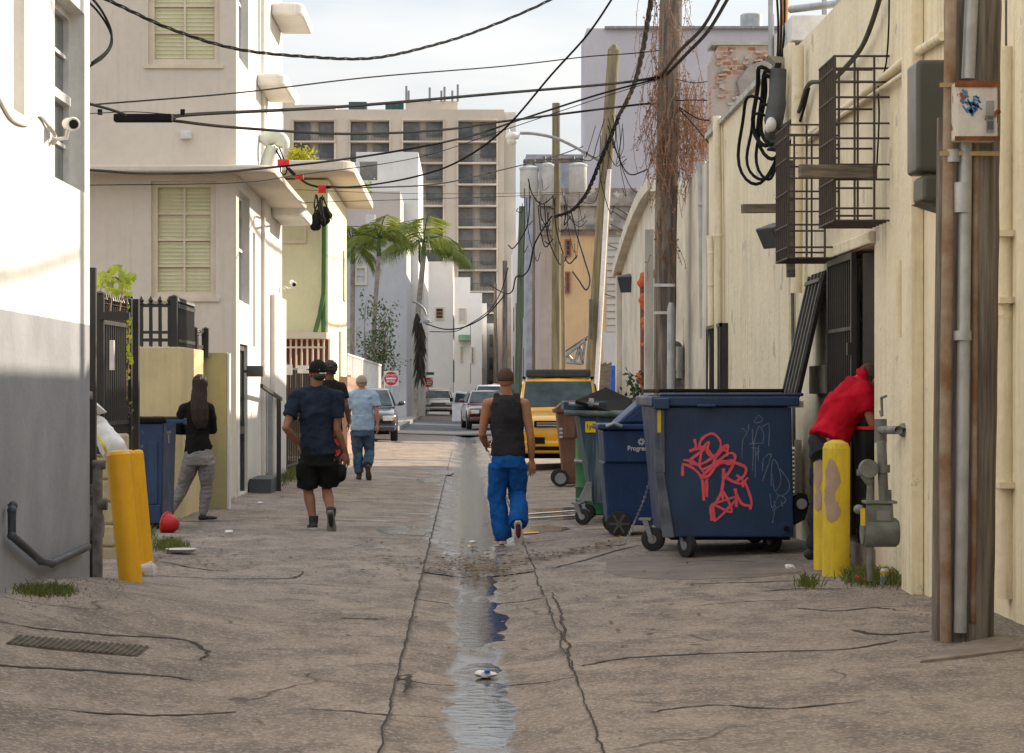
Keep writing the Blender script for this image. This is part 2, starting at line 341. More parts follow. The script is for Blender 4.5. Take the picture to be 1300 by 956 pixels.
def gxl(y): return -.35+.018*nz(y*1.9,1)+.01*nz(y*7,2)
def gxr(y): return .55+.03*nz(y*1.3,4)+.02*nz(y*5,6)
def grid(name,us,ys,fn,m,smooth=True):
    mb=MB(); nu=len(us)
    for y in ys:
        for u in us: mb.v.append(Vector(fn(u,y)))
    mb.f=[(j*nu+i,j*nu+i+1,(j+1)*nu+i+1,(j+1)*nu+i) for j in range(len(ys)-1) for i in range(nu-1)]
    me=bpy.data.meshes.new(name); me.from_pydata(mb.v,[],mb.f); me.polygons.foreach_set('use_smooth',[smooth]*len(me.polygons)); me.materials.append(m)
    o=bpy.data.objects.new(name,me); COL.objects.link(o); return o
def frange(a,b,s):
    n=int(round((b-a)/s)); return [a+(b-a)*i/n for i in range(n)]
us=[-1500,-400,-120,-40,-14,-7,-5]+frange(-4.4,-.4,.06)+[-.4,-.356,-.35]+[-.349,0,.549]+[.55,.556,.6]+frange(.66,4.4,.06)+[4.4,5,7,14,40,120,400,1500]
ys=[-60,-20,0,5]+frange(7,32,.07)+frange(32,80,.25)+frange(80,200,2)+[200,260,400,800,2500]
def gfn(u,y):
    x=u
    if abs(u)<4.4:
        if u<=-.349: x=u+(gxl(y)+.35)*max(0,1-(-.35-u)/.8)
        elif u>=.549: x=u+(gxr(y)-.55)*max(0,1-(u-.55)/.8)
    z=gz(x,y)
    if -.35<u<.55: z=-.16
    if abs(x)>4.4: z=.12
    if y>150: z=min(z,.1)
    return (x,y,z)
g=grid('ground',us,ys,gfn,m_ground); tag(g,'worn grey brown concrete and asphalt surface of the alley','ground',kind='structure')
# gutter slabs
def gutz(x,y,k):
    t=(x-.08)/.45
    z=-.055+.045*min(1.0,t*t)+.006*nz(x*3,y*1.3,8)+.004*nz(x*8,y*3,1)+.001*nz(x*20,y*7,4)
    return z+k
gb=MB(); y=6.0; k=0; rnd=random.Random(3)
joints=[6,9.2,12.15,14.3,16.9,19.35,21.9,23.4,25.2,27.5,30.5,34,38,42,46,50,55,60,65,70,75,80]
for a,b_ in zip(joints[:-1],joints[1:]):
    off=rnd.uniform(-.005,.006); tilt=rnd.uniform(-.006,.006); xs=frange(-.42,.64,.045)+[.64]; n=max(4,int((b_-a)/.12)); yy=[a+.003+(b_-a-.006)*i/n for i in range(n+1)]
    base=len(gb.v); nu=len(xs)
    for j,yv in enumerate(yy):
        for x in xs:
            e=.005 if j in (0,n) else 0
            gb.v.append(Vector((x,yv+.03*nz(x*3,a) ,gutz(x,yv,off)-e)))
    gb.f += [(base+j*nu+i,base+j*nu+i+1,base+(j+1)*nu+i+1,base+(j+1)*nu+i) for j in range(n) for i in range(nu-1)]
me=bpy.data.meshes.new('gutter'); me.from_pydata(gb.v,[],gb.f); me.polygons.foreach_set('use_smooth',[True]*len(me.polygons)); me.materials.append(m_ground)
o=bpy.data.objects.new('gutter',me); COL.objects.link(o); tag(o,'shallow concrete gutter running down the middle of the alley','gutter',kind='structure')
m_joint=mat('gutter_joint_dirt',(.04,.035,.03),rough=.95)
gbd=MB(); gbd.box(-.42,.64,6,80,-.15,-.085); o=gbd.build('gutter_bed',m_joint); tag(o,'dark dirt in the joints under the gutter slabs','gutter',kind='structure')
# water
m_water=bpy.data.materials.new('shallow_water'); m_water.use_nodes=True
b=m_water.node_tree.nodes['Principled BSDF']; b.inputs['Base Color'].default_value=(.045,.04,.035,1); b.inputs['Roughness'].default_value=.12; b.inputs['Specular IOR Level'].default_value=.6
Nn=m_water.node_tree.nodes; bn=Nn.new('ShaderNodeBump'); tn=Nn.new('ShaderNodeTexNoise'); gg=Nn.new('ShaderNodeNewGeometry'); tn.inputs['Scale'].default_value=12; tn.inputs['Detail'].default_value=4
m_water.node_tree.links.new(gg.outputs['Position'],tn.inputs['Vector']); m_water.node_tree.links.new(tn.outputs['Fac'],bn.inputs['Height']); bn.inputs['Strength'].default_value=.7; bn.inputs['Distance'].default_value=.004; m_water.node_tree.links.new(bn.outputs[0],b.inputs['Normal'])
def wlevel(y):
    T=[(7,-.0550),(10.0,-.0545),(11.3,-.0515),(12.6,-.0525),(13.4,-.053),(14.4,-.0545),(16.8,-.0545),(18.5,-.0535),(19.5,-.052),(21.0,-.050),(22.0,-.048),(23,-.044),(25,-.042),(28,-.046),(33,-.042),(40,-.046),(60,-.047),(80,-.048)]
    for (a,p),(b,q) in zip(T[:-1],T[1:]):
        if y<=b: return p+(q-p)*max(0,(y-a)/(b-a))
    return T[-1][1]
ys_w=frange(7,80,.2)+[80]
o=grid('water',[-.33,-.2,-.1,0,.1,.2,.3,.4,.53],ys_w,lambda u,y:(u,y,wlevel(y)),m_water); tag(o,'thin run of water lying in the gutter','water',kind='structure')
def puddle(x,y,rx,ry,dz=.012,seed=0):
    n=40; vs=[]
    for k in range(n):
        q=2*math.pi*k/n; r=1+.45*nz(math.cos(q)*1.6+seed,math.sin(q)*1.6,seed)+.2*nz(math.cos(q)*5,math.sin(q)*5,seed)
        vs.append((x+rx*r*math.cos(q),y+ry*r*math.sin(q)))
    V=[(x,y,gz(x,y)+dz)]; Fc=[]
    for j in (1,2,3): V += [(x+(a-x)*j/3,y+(b_-y)*j/3,gz(x+(a-x)*j/3,y+(b_-y)*j/3)+dz-.0012*j) for a,b_ in vs]
    Fc += [(0,1+k,1+(k+1)%n) for k in range(n)]
    for j in (0,1): Fc += [(1+j*n+k,1+(j+1)*n+k,1+(j+1)*n+(k+1)%n,1+j*n+(k+1)%n) for k in range(n)]
    me=bpy.data.meshes.new('puddle'); me.from_pydata(V,[],Fc); me.materials.append(m_water)
    o=bpy.data.objects.new('puddle',me); COL.objects.link(o); tag(o,'shallow puddle on the alley surface','puddle',kind='structure')
for i,(px,py,wx,wy) in enumerate([(515,674,34,5),(518,676,30,3),(700,656,60,4),(706,648,50,3),(690,672,30,4),(545,610,16,3),(560,600,14,3)]):
    p=foot(px,py); s=F/p.y; puddle(p.x,p.y,wx/s,wy/s*p.y/CH,.007,i*3.1)
# asphalt cross street beyond the concrete
m_asph=mat('street_asphalt',(.085,.085,.092),(.06,.06,.066),scale=.8,rough=.8,bump=.3,bscale=30)
mb=MB(); mb.add([(-60,79,.128),(60,79,.128),(60,128,.128),(-60,128,.128)],[(0,1,2,3)])
def sheet(name,pts,m,z=None):
    me=bpy.data.meshes.new(name); me.from_pydata(pts,[],[tuple(range(len(pts)))]); me.materials.append(m); o=bpy.data.objects.new(name,me); COL.objects.link(o); return o
yy=frange(80,124,2)+[124]; xx=[-60,-20,-8,-5]+frange(-4.4,4.4,.4)+[4.4,8,20,60]
o=grid('street',xx,yy,lambda u,y:(u,y,(gfn(u,y)[2] if abs(u)>.5 else .0)+.02),m_asph); tag(o,'dark asphalt cross street beyond the concrete alley','street',kind='structure')
# white and orange paint marks beside the right puddles
def roadmark(px0,py0,px1,py1,w,col,nm,lab):
    a=foot(px0,py0); c=foot(px1,py1); mb=MB(); n=8; vs=[]
    for i in range(n+1):
        p=a.lerp(c,i/n); vs += [(p.x,p.y-w/2,gz(p.x,p.y)+.012),(p.x,p.y+w/2,gz(p.x,p.y)+.012)]
    me=bpy.data.meshes.new(nm); me.from_pydata(vs,[],[(2*i,2*i+2,2*i+3,2*i+1) for i in range(n)]); me.materials.append(col); o=bpy.data.objects.new(nm,me); COL.objects.link(o); tag(o,lab,'marking',kind='structure')
m_mkw=mat('white_ground_paint',(.75,.75,.73),(.55,.53,.5),scale=9,rough=.6); m_mko=mat('orange_ground_paint',(.75,.33,.02),(.5,.25,.05),scale=9,rough=.6)
roadmark(664,654,732,649,.16,m_mkw,'painted_line','far white painted line by the bins'); roadmark(666,659,742,654,.16,m_mkw,'painted_line','near white painted line by the bins')
roadmark(664,678,684,677,.28,m_mko,'painted_patch','small orange paint patch by the gutter')
m_crack=mat('crack_dirt',(.05,.042,.036),(.03,.026,.022),scale=9,rough=.95)
def crack(pts,w,n=14):
    P=[foot(a,max(600,b)) for a,b in pts]; P=spl([Vector((p.x,p.y,0)) for p in P],n); V=[]
    for i,p in enumerate(P):
        d=(P[min(i+1,len(P)-1)]-P[max(i-1,0)]).normalized(); e=Vector((-d.y,d.x,0)); u=i/(len(P)-1); k=.62*w*(.25+.75*math.sin(math.pi*min(.97,max(.03,u)))**.5)*(1+.8*nz(i*.45,w*90,pts[0][0])); o_=.03*nz(i*.3,pts[0][1],2)+.012*nz(i*1.1,pts[0][1],7)
        for s in (-1,1): q=p+e*(o_+s*k/2); V.append((q.x,q.y,gz(q.x,q.y)+.0035))
    return V
cv=MB()
for pts,w in (([(200,731),(260,734),(320,735),(372,734),(386,726)],.05),([(196,712),(250,722),(300,726)],.04),([(0,790),(60,800),(130,806),(230,812),(262,828),(255,838)],.05),([(0,846),(80,850),(200,858),(244,864)],.06),([(430,681),(490,684),(528,686)],.03),([(432,785),(460,786),(490,786)],.05),([(340,740),(420,744),(500,747)],.03),([(500,862),(520,858),(512,880)],.05),
    ([(700,722),(740,712),(760,706),(800,695),(835,690)],.05),([(740,846),(780,838),(860,832),(1000,827),(1080,824),(1150,812)],.05),([(868,742),(930,740),(1000,738),(1062,737)],.06),([(968,751),(1010,748),(1068,748)],.07),([(700,752),(709,770),(714,790),(722,830),(728,850)],.03),([(880,770),(950,764),(1010,762)],.03),([(1010,772),(1060,776),(1110,772),(1150,776)],.05),([(1080,800),(1120,806),(1180,802)],.07),([(640,745),(670,742),(700,744)],.02),([(230,640),(300,642),(380,646)],.05),([(150,655),(240,662),(320,660)],.06),([(300,665),(400,668),(520,671)],.025),([(850,716),(900,712),(960,714)],.04),([(380,900),(460,905),(560,912)],.03),([(60,900),(180,908),(300,904)],.04),([(820,905),(900,896),(1000,900),(1100,890)],.04)):
    V=crack(pts,w); cv.add(V,[(2*i,2*i+1,2*i+3,2*i+2) for i in range(len(V)//2-1)])
for fx in (gxl,gxr):
    V=[]; yq=frange(7,60,.12)
    for y_ in yq:
        w=.005*(1+1.2*nz(y_*2.3,fx(0)*9)); x_=fx(y_)+(-.006 if fx is gxl else .006); V += [(x_-w,y_,gz(x_,y_)+.003),(x_+w,y_,gz(x_,y_)+.003)]
    cv.add(V,[(2*i,2*i+1,2*i+3,2*i+2) for i in range(len(V)//2-1)])
me=bpy.data.meshes.new('ground_cracks'); me.from_pydata(cv.v,[],cv.f); me.materials.append(m_crack); o=bpy.data.objects.new('ground_cracks',me); COL.objects.link(o); tag(o,'dark dirt filled cracks and seams in the alley surface','cracks',kind='structure')
# broad repair patches
def rpatch(pts,col,lab):
    P=[foot(a,b) for a,b in pts]; c=sum(P,Vector((0,0,0)))/len(P); R_=spl(P+[P[0]],5)[:-1]; n=len(R_); V=[(c.x,c.y,gz(c.x,c.y)+.0025)]
    for j in (1,2,3,4):
        for k,p in enumerate(R_):
            q=c.lerp(p,j/4); f=(1+.05*nz(k*.5,j))if j==4 else 1; q=c+(q-c)*f; V.append((q.x,q.y,gz(q.x,q.y)+.0025))
    Fc=[(0,1+k,1+(k+1)%n) for k in range(n)]+[(1+j*n+k,1+(j+1)*n+k,1+(j+1)*n+(k+1)%n,1+j*n+(k+1)%n) for j in range(3) for k in range(n)]
    me=bpy.data.meshes.new('repair_patch'); me.from_pydata(V,[],Fc); me.materials.append(col); o=bpy.data.objects.new('repair_patch',me); COL.objects.link(o); tag(o,lab,'patch',kind='structure')
mp1=mat('dark_asphalt_patch',(.16,.135,.115),(.24,.20,.17),scale=2.5,rough=.92,bump=.7,bscale=40); mp2=mat('pale_concrete_patch',(.40,.34,.28),(.31,.26,.215),scale=2.5,rough=.92,bump=.5,bscale=40)
#rpatch([(20,775),(120,768),(240,776),(255,796),(140,802),(30,795)],mp1,'dark asphalt patch before the left grating')
rpatch([(770,712),(860,704),(1000,712),(1010,728),(880,736),(780,730)],mp1,'dark patch before the big dumpster')
# kerb on the far left
mb=MB(); mb.box(-2.7,-2.45,84,130,.02,.24); o=mb.build('kerb',mat('kerb_concrete',(.30,.29,.27),rough=.9),bevel=.02); tag(o,'concrete kerb at the far left side','kerb',kind='structure')
mb=MB(); mb.box(-3.6,-2.705,84,130,.02,.20); o=mb.build('pavement',MATS['kerb_concrete']); tag(o,'narrow pavement behind the far kerb','pavement',kind='structure')

# ================================================================== buildings
def building(name,label,loc,cat='building',group=None): return thing(name,label,cat,loc,0,group)
def window_y(parent,x0,x1,y,z0,z1,fr,mat_f,mat_g,div=(2,3),name='window',depth=.08,blind=None):
    """window in a wall facing the camera (plane y): frame ring + bars, pane a sub-part"""
    mb=MB(); t=fr
    mb.box(x0,x0+t,y-.02,y+depth,z0,z1).box(x1-t,x1,y-.02,y+depth,z0,z1).box(x0+t,x1-t,y-.02,y+depth,z1-t,z1).box(x0+t,x1-t,y-.02,y+depth,z0,z0+t)
    for i in range(1,div[0]): x=x0+t+(x1-x0-2*t)*i/div[0]; mb.box(x-.014,x+.014,y+.015,y+.05,z0+t,z1-t)
    for j in range(1,div[1]): z=z0+t+(z1-z0-2*t)*j/div[1]; mb.box(x0+t,x1-t,y+.012,y+.048,z-.012,z+.012)
    f=mb.build(name,mat_f,parent)
    MB().box(x0+t,x1-t,y+.052,y+.06,z0+t,z1-t).build('pane',mat_g,f)
    return f
def wall_with_holes_y(mb,x0,x1,z0,z1,y,th,holes):
    xs=sorted({x0,x1}|{h[0] for h in holes}|{h[1] for h in holes}); zs=sorted({z0,z1}|{h[2] for h in holes}|{h[3] for h in holes})
    for a,b_ in zip(xs[:-1],xs[1:]):
        run=None
        for c,d in zip(zs[:-1],zs[1:]):
            solid=not any(h[0]<=a+1e-6 and b_<=h[1]+1e-6 and h[2]<=c+1e-6 and d<=h[3]+1e-6 for h in holes)
            if solid: run=(run[0],d) if run else (c,d)
            if (not solid or d==zs[-1]) and run: mb.box(a,b_,y,y+th,run[0],run[1]); run=None
def wall_with_holes_x(mb,y0,y1,z0,z1,x,th,holes):
    t=MB(); wall_with_holes_y(t,y0,y1,z0,z1,x,th,holes)
    mb.add([(v.y,v.x,v.z) for v in t.v],t.f)
# ---- near left building
XL=-2.63
b1=building('near_left_building','white stucco building with dark grey lower band and recessed sash window, nearest on the left',(-4,10,0))
mb=MB(); wh=(15.1,16.28,2.83,4.06); sl=(13.72,14.07,3.1,8.6)
wall_with_holes_x(mb,3,16.5,-.3,8.6,XL-.3,.3,[wh,sl]); mb.box(XL-4,XL-.3,16.2,16.5,-.3,8.6); mb.box(XL-.5,XL-.302,13.6,14.3,3,8.6); mb.box(XL-4,XL-.31,3,16.2,8.3,8.6)
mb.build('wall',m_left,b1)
x=XL-.17; mb=MB(); t=.05
mb.box(x,x+.07,wh[0],wh[0]+t,wh[2],wh[3]).box(x,x+.07,wh[1]-t,wh[1],wh[2],wh[3]).box(x,x+.07,wh[0]+t,wh[1]-t,wh[3]-t,wh[3]).box(x,x+.07,wh[0]+t,wh[1]-t,wh[2],wh[2]+t)
zm=(wh[2]+wh[3])/2; mb.box(x+.01,x+.085,wh[0]+t,wh[1]-t,zm-.03,zm+.03)
for j in (.25,.75): mb.box(x+.02,x+.05,wh[0]+t,wh[1]-t,wh[2]+(wh[3]-wh[2])*j-.012,wh[2]+(wh[3]-wh[2])*j+.012)
ym=(wh[0]+wh[1])/2; mb.box(x+.02,x+.05,ym-.012,ym+.012,wh[2]+t,zm-.03).box(x+.02,x+.05,ym-.012,ym+.012,zm+.03,wh[3]-t)
wf=mb.build('window',m_framew,b1); MB().box(x+.022,x+.03,wh[0]+t,wh[1]-t,wh[2]+t,wh[3]-t).build('pane',m_glassd,wf)
MB().box(XL-.3,XL-.1,wh[0],wh[1],wh[2]-.001,wh[2]+.03).build('window_sill',m_framew,b1)
# camera on it
def cctv(name,label,p,d,k=1.0,group=None):
    t=thing(name,label,'camera',p,0,group); d=Vector(d).normalized(); p=Vector(p)
    a=p+Vector((0,0,.0)); MB().tube([a,a+d*.16*k],[.038*k,.04*k],n=14).tube([a+d*.16*k,a+d*.18*k],[.046*k,.04*k],n=14).build('housing',m_plastw,t,smooth=True)
    MB().tube([a+d*.178*k,a+d*.184*k],.03*k,n=12).build('lens',m_black,t)
    MB().tube([a+d*.05*k,a+d*.05*k+Vector((-.02,0,-.09*k)),a+Vector((-.09*k if d.x<=.5 else -.12*k,0.02,-.10*k))],.014*k).ball(a+Vector((-.10*k,.02,-.1*k)),.035*k).build('bracket',m_plastw,t,smooth=True)
    return t
p=W(60,157,15.0); cctv('security_camera','white bullet camera on the near left wall beside the sash window',(XL+.10,15.0,p.z),(.35,-.9,-.12))
MB().tube(spl([(XL+.01,13.2,CH+(499-120)*13.2/F),(XL+.012,13.6,CH+(499-150)*13.6/F),(XL+.015,14.1,CH+(499-158)*14.1/F),(XL+.01,14.5,CH+(499-146)*14.5/F),(XL+.03,14.95,p.z-.08)]),.012).build('cable_drop',m_plastw)
tag(bpy.data.objects['cable_drop'],'thin white cable sagging along the near left wall to the camera','cable')

# ---- art deco building (second left)
b2=building('art_deco_building','three storey warm white building with ledge and eyebrow canopies behind the yellow wall',(-6,34,0))
X2=-2.98; Y2=30.6; s2=F/Y2
def ux(px): return (px-CX)/s2
def uz(py): return CH+(CY-py)/s2
mb=MB(); hl=(ux(192),ux(274),uz(378),uz(230)); hu=(ux(188),ux(279),uz(82),uz(-70))
wall_with_holes_y(mb,-9,X2-.0005,-.2,8.4,Y2,.25,[hl,hu])
lw=(30.95,32.5,2.66,4.12); up=(30.95,32.3,5.85,7.6); up2=(33.7,34.2,6.3,7.9); dr=(31.1,32.2,.12,2.1); hi=(33.0,33.35,2.1,3.7); h3=(35.2,35.5,2.9,3.9)
mside=MB(); wall_with_holes_x(mside,Y2+.2505,38.2,-.2,8.4,X2-.25,.25,[lw,up,up2,dr,hi])
mb.box(X2-6,X2-.25,38.0,38.2,-.2,8.4).box(-9,X2-.25,Y2+.25,38,8.1,8.4)
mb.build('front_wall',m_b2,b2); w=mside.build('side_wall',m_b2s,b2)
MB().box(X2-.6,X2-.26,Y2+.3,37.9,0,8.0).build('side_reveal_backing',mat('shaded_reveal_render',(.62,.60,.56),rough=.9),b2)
for (h,dv,bm_) in ((hl,(2,4),m_blind),(hu,(2,4),m_blind)):
    f=window_y(b2,h[0]-.0,h[1],Y2+.08,h[2],h[3],.075,m_frame,m_blind,dv)
    f2=MB()
    for j in range(26):
        z=h[2]+.1+(h[3]-h[2]-.2)*j/26; f2.box(h[0]+.09,h[1]-.09,Y2+.126,Y2+.131,z,z+.022)
    f2.build('blind_slats',mat('pale_slat',(.70,.66,.44),(.6,.56,.36),scale=3,rough=.6,bump=0),f)
for h in (hl,hu):
    MB().box(h[0]-.05,h[1]+.05,Y2-.03,Y2-.002,h[2]-.05,h[2]-.002).build('window_sill',m_frame,b2)
# ledge: rounded slab, wrapping the corner
zt,zb=uz(213),uz(222)
def ledge(x0,x1,y0,y1,z0,z1,r,corner='nr',n=8):
    pts=[(x0,y0)]
    for i in range(n+1):
        q=-math.pi/2+math.pi/2*i/n; pts.append((x1-r+r*math.cos(q),y0+r+r*math.sin(q)))
    pts += [(x1,y1),(x0,y1)]
    return pts
pts=ledge(-9,X2+.52,Y2-.42,36.4,zb,zt,.28)
MB().prism([(a,c,zb) for a,c in pts],(0,0,zt-zb)).build('ledge',m_b2,b2,bevel=.025)
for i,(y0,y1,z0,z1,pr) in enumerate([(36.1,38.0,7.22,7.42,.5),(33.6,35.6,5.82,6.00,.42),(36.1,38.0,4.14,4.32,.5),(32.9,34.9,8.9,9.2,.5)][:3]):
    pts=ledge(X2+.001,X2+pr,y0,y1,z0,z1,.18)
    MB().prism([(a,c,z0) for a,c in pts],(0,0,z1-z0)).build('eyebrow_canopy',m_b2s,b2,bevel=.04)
for (h,) in ((lw,),(up,)):
    x=X2-.14; mb=MB(); t=.05
    mb.box(x,x+.05,h[0],h[0]+t,h[2],h[3]).box(x,x+.05,h[1]-t,h[1],h[2],h[3]).box(x,x+.05,h[0]+t,h[1]-t,h[3]-t,h[3]).box(x,x+.05,h[0]+t,h[1]-t,h[2],h[2]+t).box(x+.005,x+.045,h[0]+t,h[1]-t,(h[2]+h[3])/2-.02,(h[2]+h[3])/2+.02)
    f=mb.build('window',m_framew,b2); MB().box(x+.01,x+.02,h[0]+t,h[1]-t,h[2]+t,h[3]-t).build('pane',m_glassd,f)
x=X2-.1; mb=MB(); mb.box(x,x+.06,dr[0],dr[0]+.08,dr[2],dr[3]).box(x,x+.06,dr[1]-.08,dr[1],dr[2],dr[3]).box(x,x+.06,dr[0]+.08,dr[1]-.08,dr[3]-.08,dr[3]).box(x,x+.06,dr[0]+.08,dr[1]-.08,.9,1.0)
f=mb.build('door',m_dkgrey,b2); MB().box(x+.02,x+.03,dr[0]+.08,dr[1]-.08,dr[2],dr[3]-.08).build('pane',m_glassd,f)
MB().box(X2+.002,X2+.05,34.35,34.45,0.1,7.9).build('pilaster_strip',m_b2s,b2)
MB().box(X2+.002,X2+.07,35.9,38.19,.05,2.95).build('lower_pier',m_b2s,b2)
mb=MB(); 
for zz in (.4,): mb.box(X2+.02,X2+.09,35.2,35.32,.2,1.5)
mb.build('conduit',m_galv,b2)
# wall bits
t=thing('wall_lamp','black box lamp projecting beside the door of the art deco building','lamp',(X2+.1,31.6,0)); MB().box(X2+.05,X2+.27,31.5,31.62,CH+(499-478)/96,CH+(499-464)/96).build('shade',m_dkgrey,t,bevel=.01); MB().box(X2,X2+.06,31.54,31.58,1.72,1.76).build('bracket',m_dkgrey,t)
p=W(237,172,Y2); mb=MB().box(p.x-.07,p.x+.07,Y2-.09,Y2-.001,p.z-.05,p.z+.05); tag(mb.build('junction_box',m_plastw,bevel=.01),'small white junction box on the shaded face above the ledge','box')
cctv('security_camera','small white camera high on the corner of the art deco building below its ledge',(X2+.18,37.9,W(0,358,37.9).z),(.3,-1,-.3),1.0)
# weatherhead with red clamps
t=thing('service_weatherhead','pale green service mast head on the ledge corner of the art deco building','mast',(X2+.2,34,4.3))
Yw=34.0; MB().tube([W(338,213,Yw),W(341,200,Yw),W(346,186,Yw)],[.10,.10,.09],n=12).build('mast',mat('mint_metal',(.62,.68,.60),(.5,.55,.48),rough=.6),t,smooth=True)
MB().tube(spl([W(333,183,Yw),W(338,177,Yw),W(350,174,Yw),W(358,180,Yw),W(357,188,Yw)],4),[.06]+[.11]*15+[.05],n=12).build('head',MATS['mint_metal'],t,smooth=True)
# ---- pale lime house
b3=building('lime_house','pale lime green two storey house with flat overhanging roof and green drainpipe',(-4,55,0))
X3=-3.0; Y3=51
mb=MB(); mb.box(-12,X3-.2,Y3,Y3+.2,-.1,6.05); mb.box(X3-.2,X3-.001,Y3-.001,59,-.1,6.05); mb.box(-12,X3-.2,58.8,59,-.1,6.05); f=mb.build('wall',m_b3,b3)
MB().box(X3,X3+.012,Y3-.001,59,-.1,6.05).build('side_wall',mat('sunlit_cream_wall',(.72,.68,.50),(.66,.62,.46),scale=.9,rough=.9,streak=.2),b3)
pts=ledge(-13,-2.36,49.4,59.8,6.1,6.3,.5); MB().prism([(a,c,6.1) for a,c in pts],(0,0,.22)).build('roof',m_b2,b3,bevel=.03)
mb=MB(); xa,xb=(355-CX)/(F/Y3),(389-CX)/(F/Y3); mb.box(xa-.4,xb,Y3-.06,Y3-.002,4.68,5.15); o=mb.build('window',m_frame,b3); MB().box(xa-.3,xb-.06,Y3-.07,Y3-.061,4.75,5.05).build('pane',m_blind,o)
MB().tube([W(412,262,50.8),W(411,380,50.8),W(411,425,50.8)],.055,n=10).tube([W(411,372,50.75),W(406,400,50.75),W(400,422,50.75)],.05,n=10).build('drainpipe',mat('green_pipe_paint',(.07,.17,.05),(.055,.13,.04),rough=.6),b3,smooth=True)
s3=F/49.6
mb=MB(); mb.box(-6,(415-CX)/s3,49.5,50.9,CH+(499-430)/s3,CH+(499-422)/s3); mb.build('balcony_slab',m_frame,b3)
MB().box(-6,(415-CX)/s3,50.2,50.4,.6,CH+(499-428)/s3).build('balcony_backing',mat('brick_red_paint',(.20,.07,.045),(.16,.055,.04),rough=.9),b3)
mb=MB(); z0=CH+(499-462)/s3; z1=CH+(499-432)/s3
for i in range(9):
    x=(362+i*7-CX)/s3; mb.tube([(x,49.6,z0-.5),(x,49.6,z1-.03),(x,49.6,z1+.02)],[.022,.022,.034],n=6)
mb.box(-6,(413-CX)/s3,49.58,49.62,CH+(499-441)/s3-.02,CH+(499-441)/s3+.02); mb.build('balcony_railing',m_frame,b3)
mat('mint_shutter',(.50,.56,.40),rough=.7)
for (ya,za,zb_) in ((55.5,1.6,2.9),(57.2,3.7,4.9)): MB().box(X3+.013,X3+.05,ya,ya+.9,za,zb_).build('side_shutter',MATS['mint_shutter'],b3)
# planter with a yellow green bush on the roof
# ---- yellow wall & olive block
yw=thing('yellow_garden_wall','pale yellow rendered garden wall with a lit end, under the spiked fence','wall',(-4,26,0))
MB().box(-5.5,-3.08,25.6,25.8,-.1,1.95).box(-3.28,-3.08,25.8,27.8,-.1,1.95).build('wall',m_yel,yw,bevel=.01)
ow=thing('olive_wall_block','olive yellow wall block with a lit narrow edge behind the standing woman','wall',(-3,27.9,0)); MB().box(-3.35,-2.82,27.82,28.02,-.1,1.93).build('wall',m_olive,ow,bevel=.01); MB().box(-2.818,-2.79,27.84,28.0,-.1,1.92).build('lit_edge_strip',m_white,ow)  # the sunlit edge is put in as a thin white strip
# ---- ivory pier
pr=thing('ivory_pier','crumbling ivory painted block pier under the black iron panel','pier',(-3,19.6,0))
mb=MB(); 
xa,xb=(118-CX)/(F/19.5),(147-CX)/(F/19.5)
for i in range(6):
    z=.0+i*.185; j=.012*((i*7)%3-1); mb.box(xa-.1,xb+j,19.45,20.2,z,z+.18)
mb.box(xa-.08,xb-.02,19.47,20.19,-.1,1.09)
mb.build('blocks',mat('ivory_block_paint',(.58,.50,.30),(.42,.36,.23),scale=5,rough=.9,bump=.6,bscale=14,streak=.4),pr,bevel=.02)
# ---- beige wall and white fence farther on the left
bw=thing('beige_boundary_wall','beige low boundary wall under the white railing beyond the lime house','wall',(-2.9,70,0)); MB().box(-3.1,-2.9,59.3,83,-.1,1.45).build('wall',mat('beige_wall',(.50,.38,.22),(.42,.32,.20),rough=.9,streak=.4),bw)
MB().box(-3.12,-2.88,59.05,59.3,-.1,1.9).box(-3.12,-2.88,83,83.3,-.1,1.75).build('end_post',MATS['beige_wall'],bw)
fn=thing('white_railing','white vertical bar railing on the beige boundary wall','fence',(-3,70,1.45)); mb=MB()
mb.box(-3.03,-2.97,59.3,83,2.40,2.45).box(-3.03,-2.97,59.3,83,1.5,1.55); 
mb.build('rails',m_framew,fn); mb=MB()
for i in range(80): y=59.4+i*.295; mb.box(-3.015,-2.985,y,y+.14,1.56,2.39)
mb.build('bars',m_framew,fn)
# ---- grey white block of the far left
b4=building('grey_block','grey white block with a tall white penthouse on its roof beyond the palms',(-6,130,0)); s4=F/125
def bx(mb,px0,px1,py0,py1,Y,D): s=F/Y; mb.box((px0-CX)/s,(px1-CX)/s,Y,Y+D,CH+(CY-py1)/s,CH+(CY-py0)/s)
m_gw=mat('cool_white_render',(.56,.56,.57),(.48,.48,.49),scale=.4,rough=.9,streak=.2,bump=0)
mb=MB(); bx(mb,436,516,288,560,125,14); mb.build('lower_block',m_gw,b4)
mb=MB(); bx(mb,420,508,243,287,127,8); mb.build('middle_block',mat('dusty_beige_render',(.50,.44,.39),(.45,.4,.36),scale=.3,rough=.9,bump=0),b4)
mb=MB(); s=F/135; X=lambda p:(p-CX)/s; Z=lambda p:CH+(CY-p)/s
wall_with_holes_y(mb,X(452),X(531),Z(300),Z(193),135,.3,[(X(456),X(479),Z(229),Z(205))]); mb.box(X(531)-.3,X(531),135.3,150,Z(330),Z(193)); bx(mb,508,531,300,560,135,12); mb.build('penthouse',m_white,b4)
mb=MB(); mb.box(X(453),X(530),136.5,137,Z(235),Z(200)); mb.build('window_backing',m_glasst,b4)
for (a,c,d,e) in ((450,466,338,362),(438,452,415,440)):
    s=F/125; window_y(b4,(a-CX)/s,(c-CX)/s,124.95,CH+(CY-e)/s,CH+(CY-d)/s,.12,m_frame,m_blind,(1,2))
mb=MB(); bx(mb,464,476,272,288,124.5,.5); mb.build('rooftop_unit',m_plastw,b4)
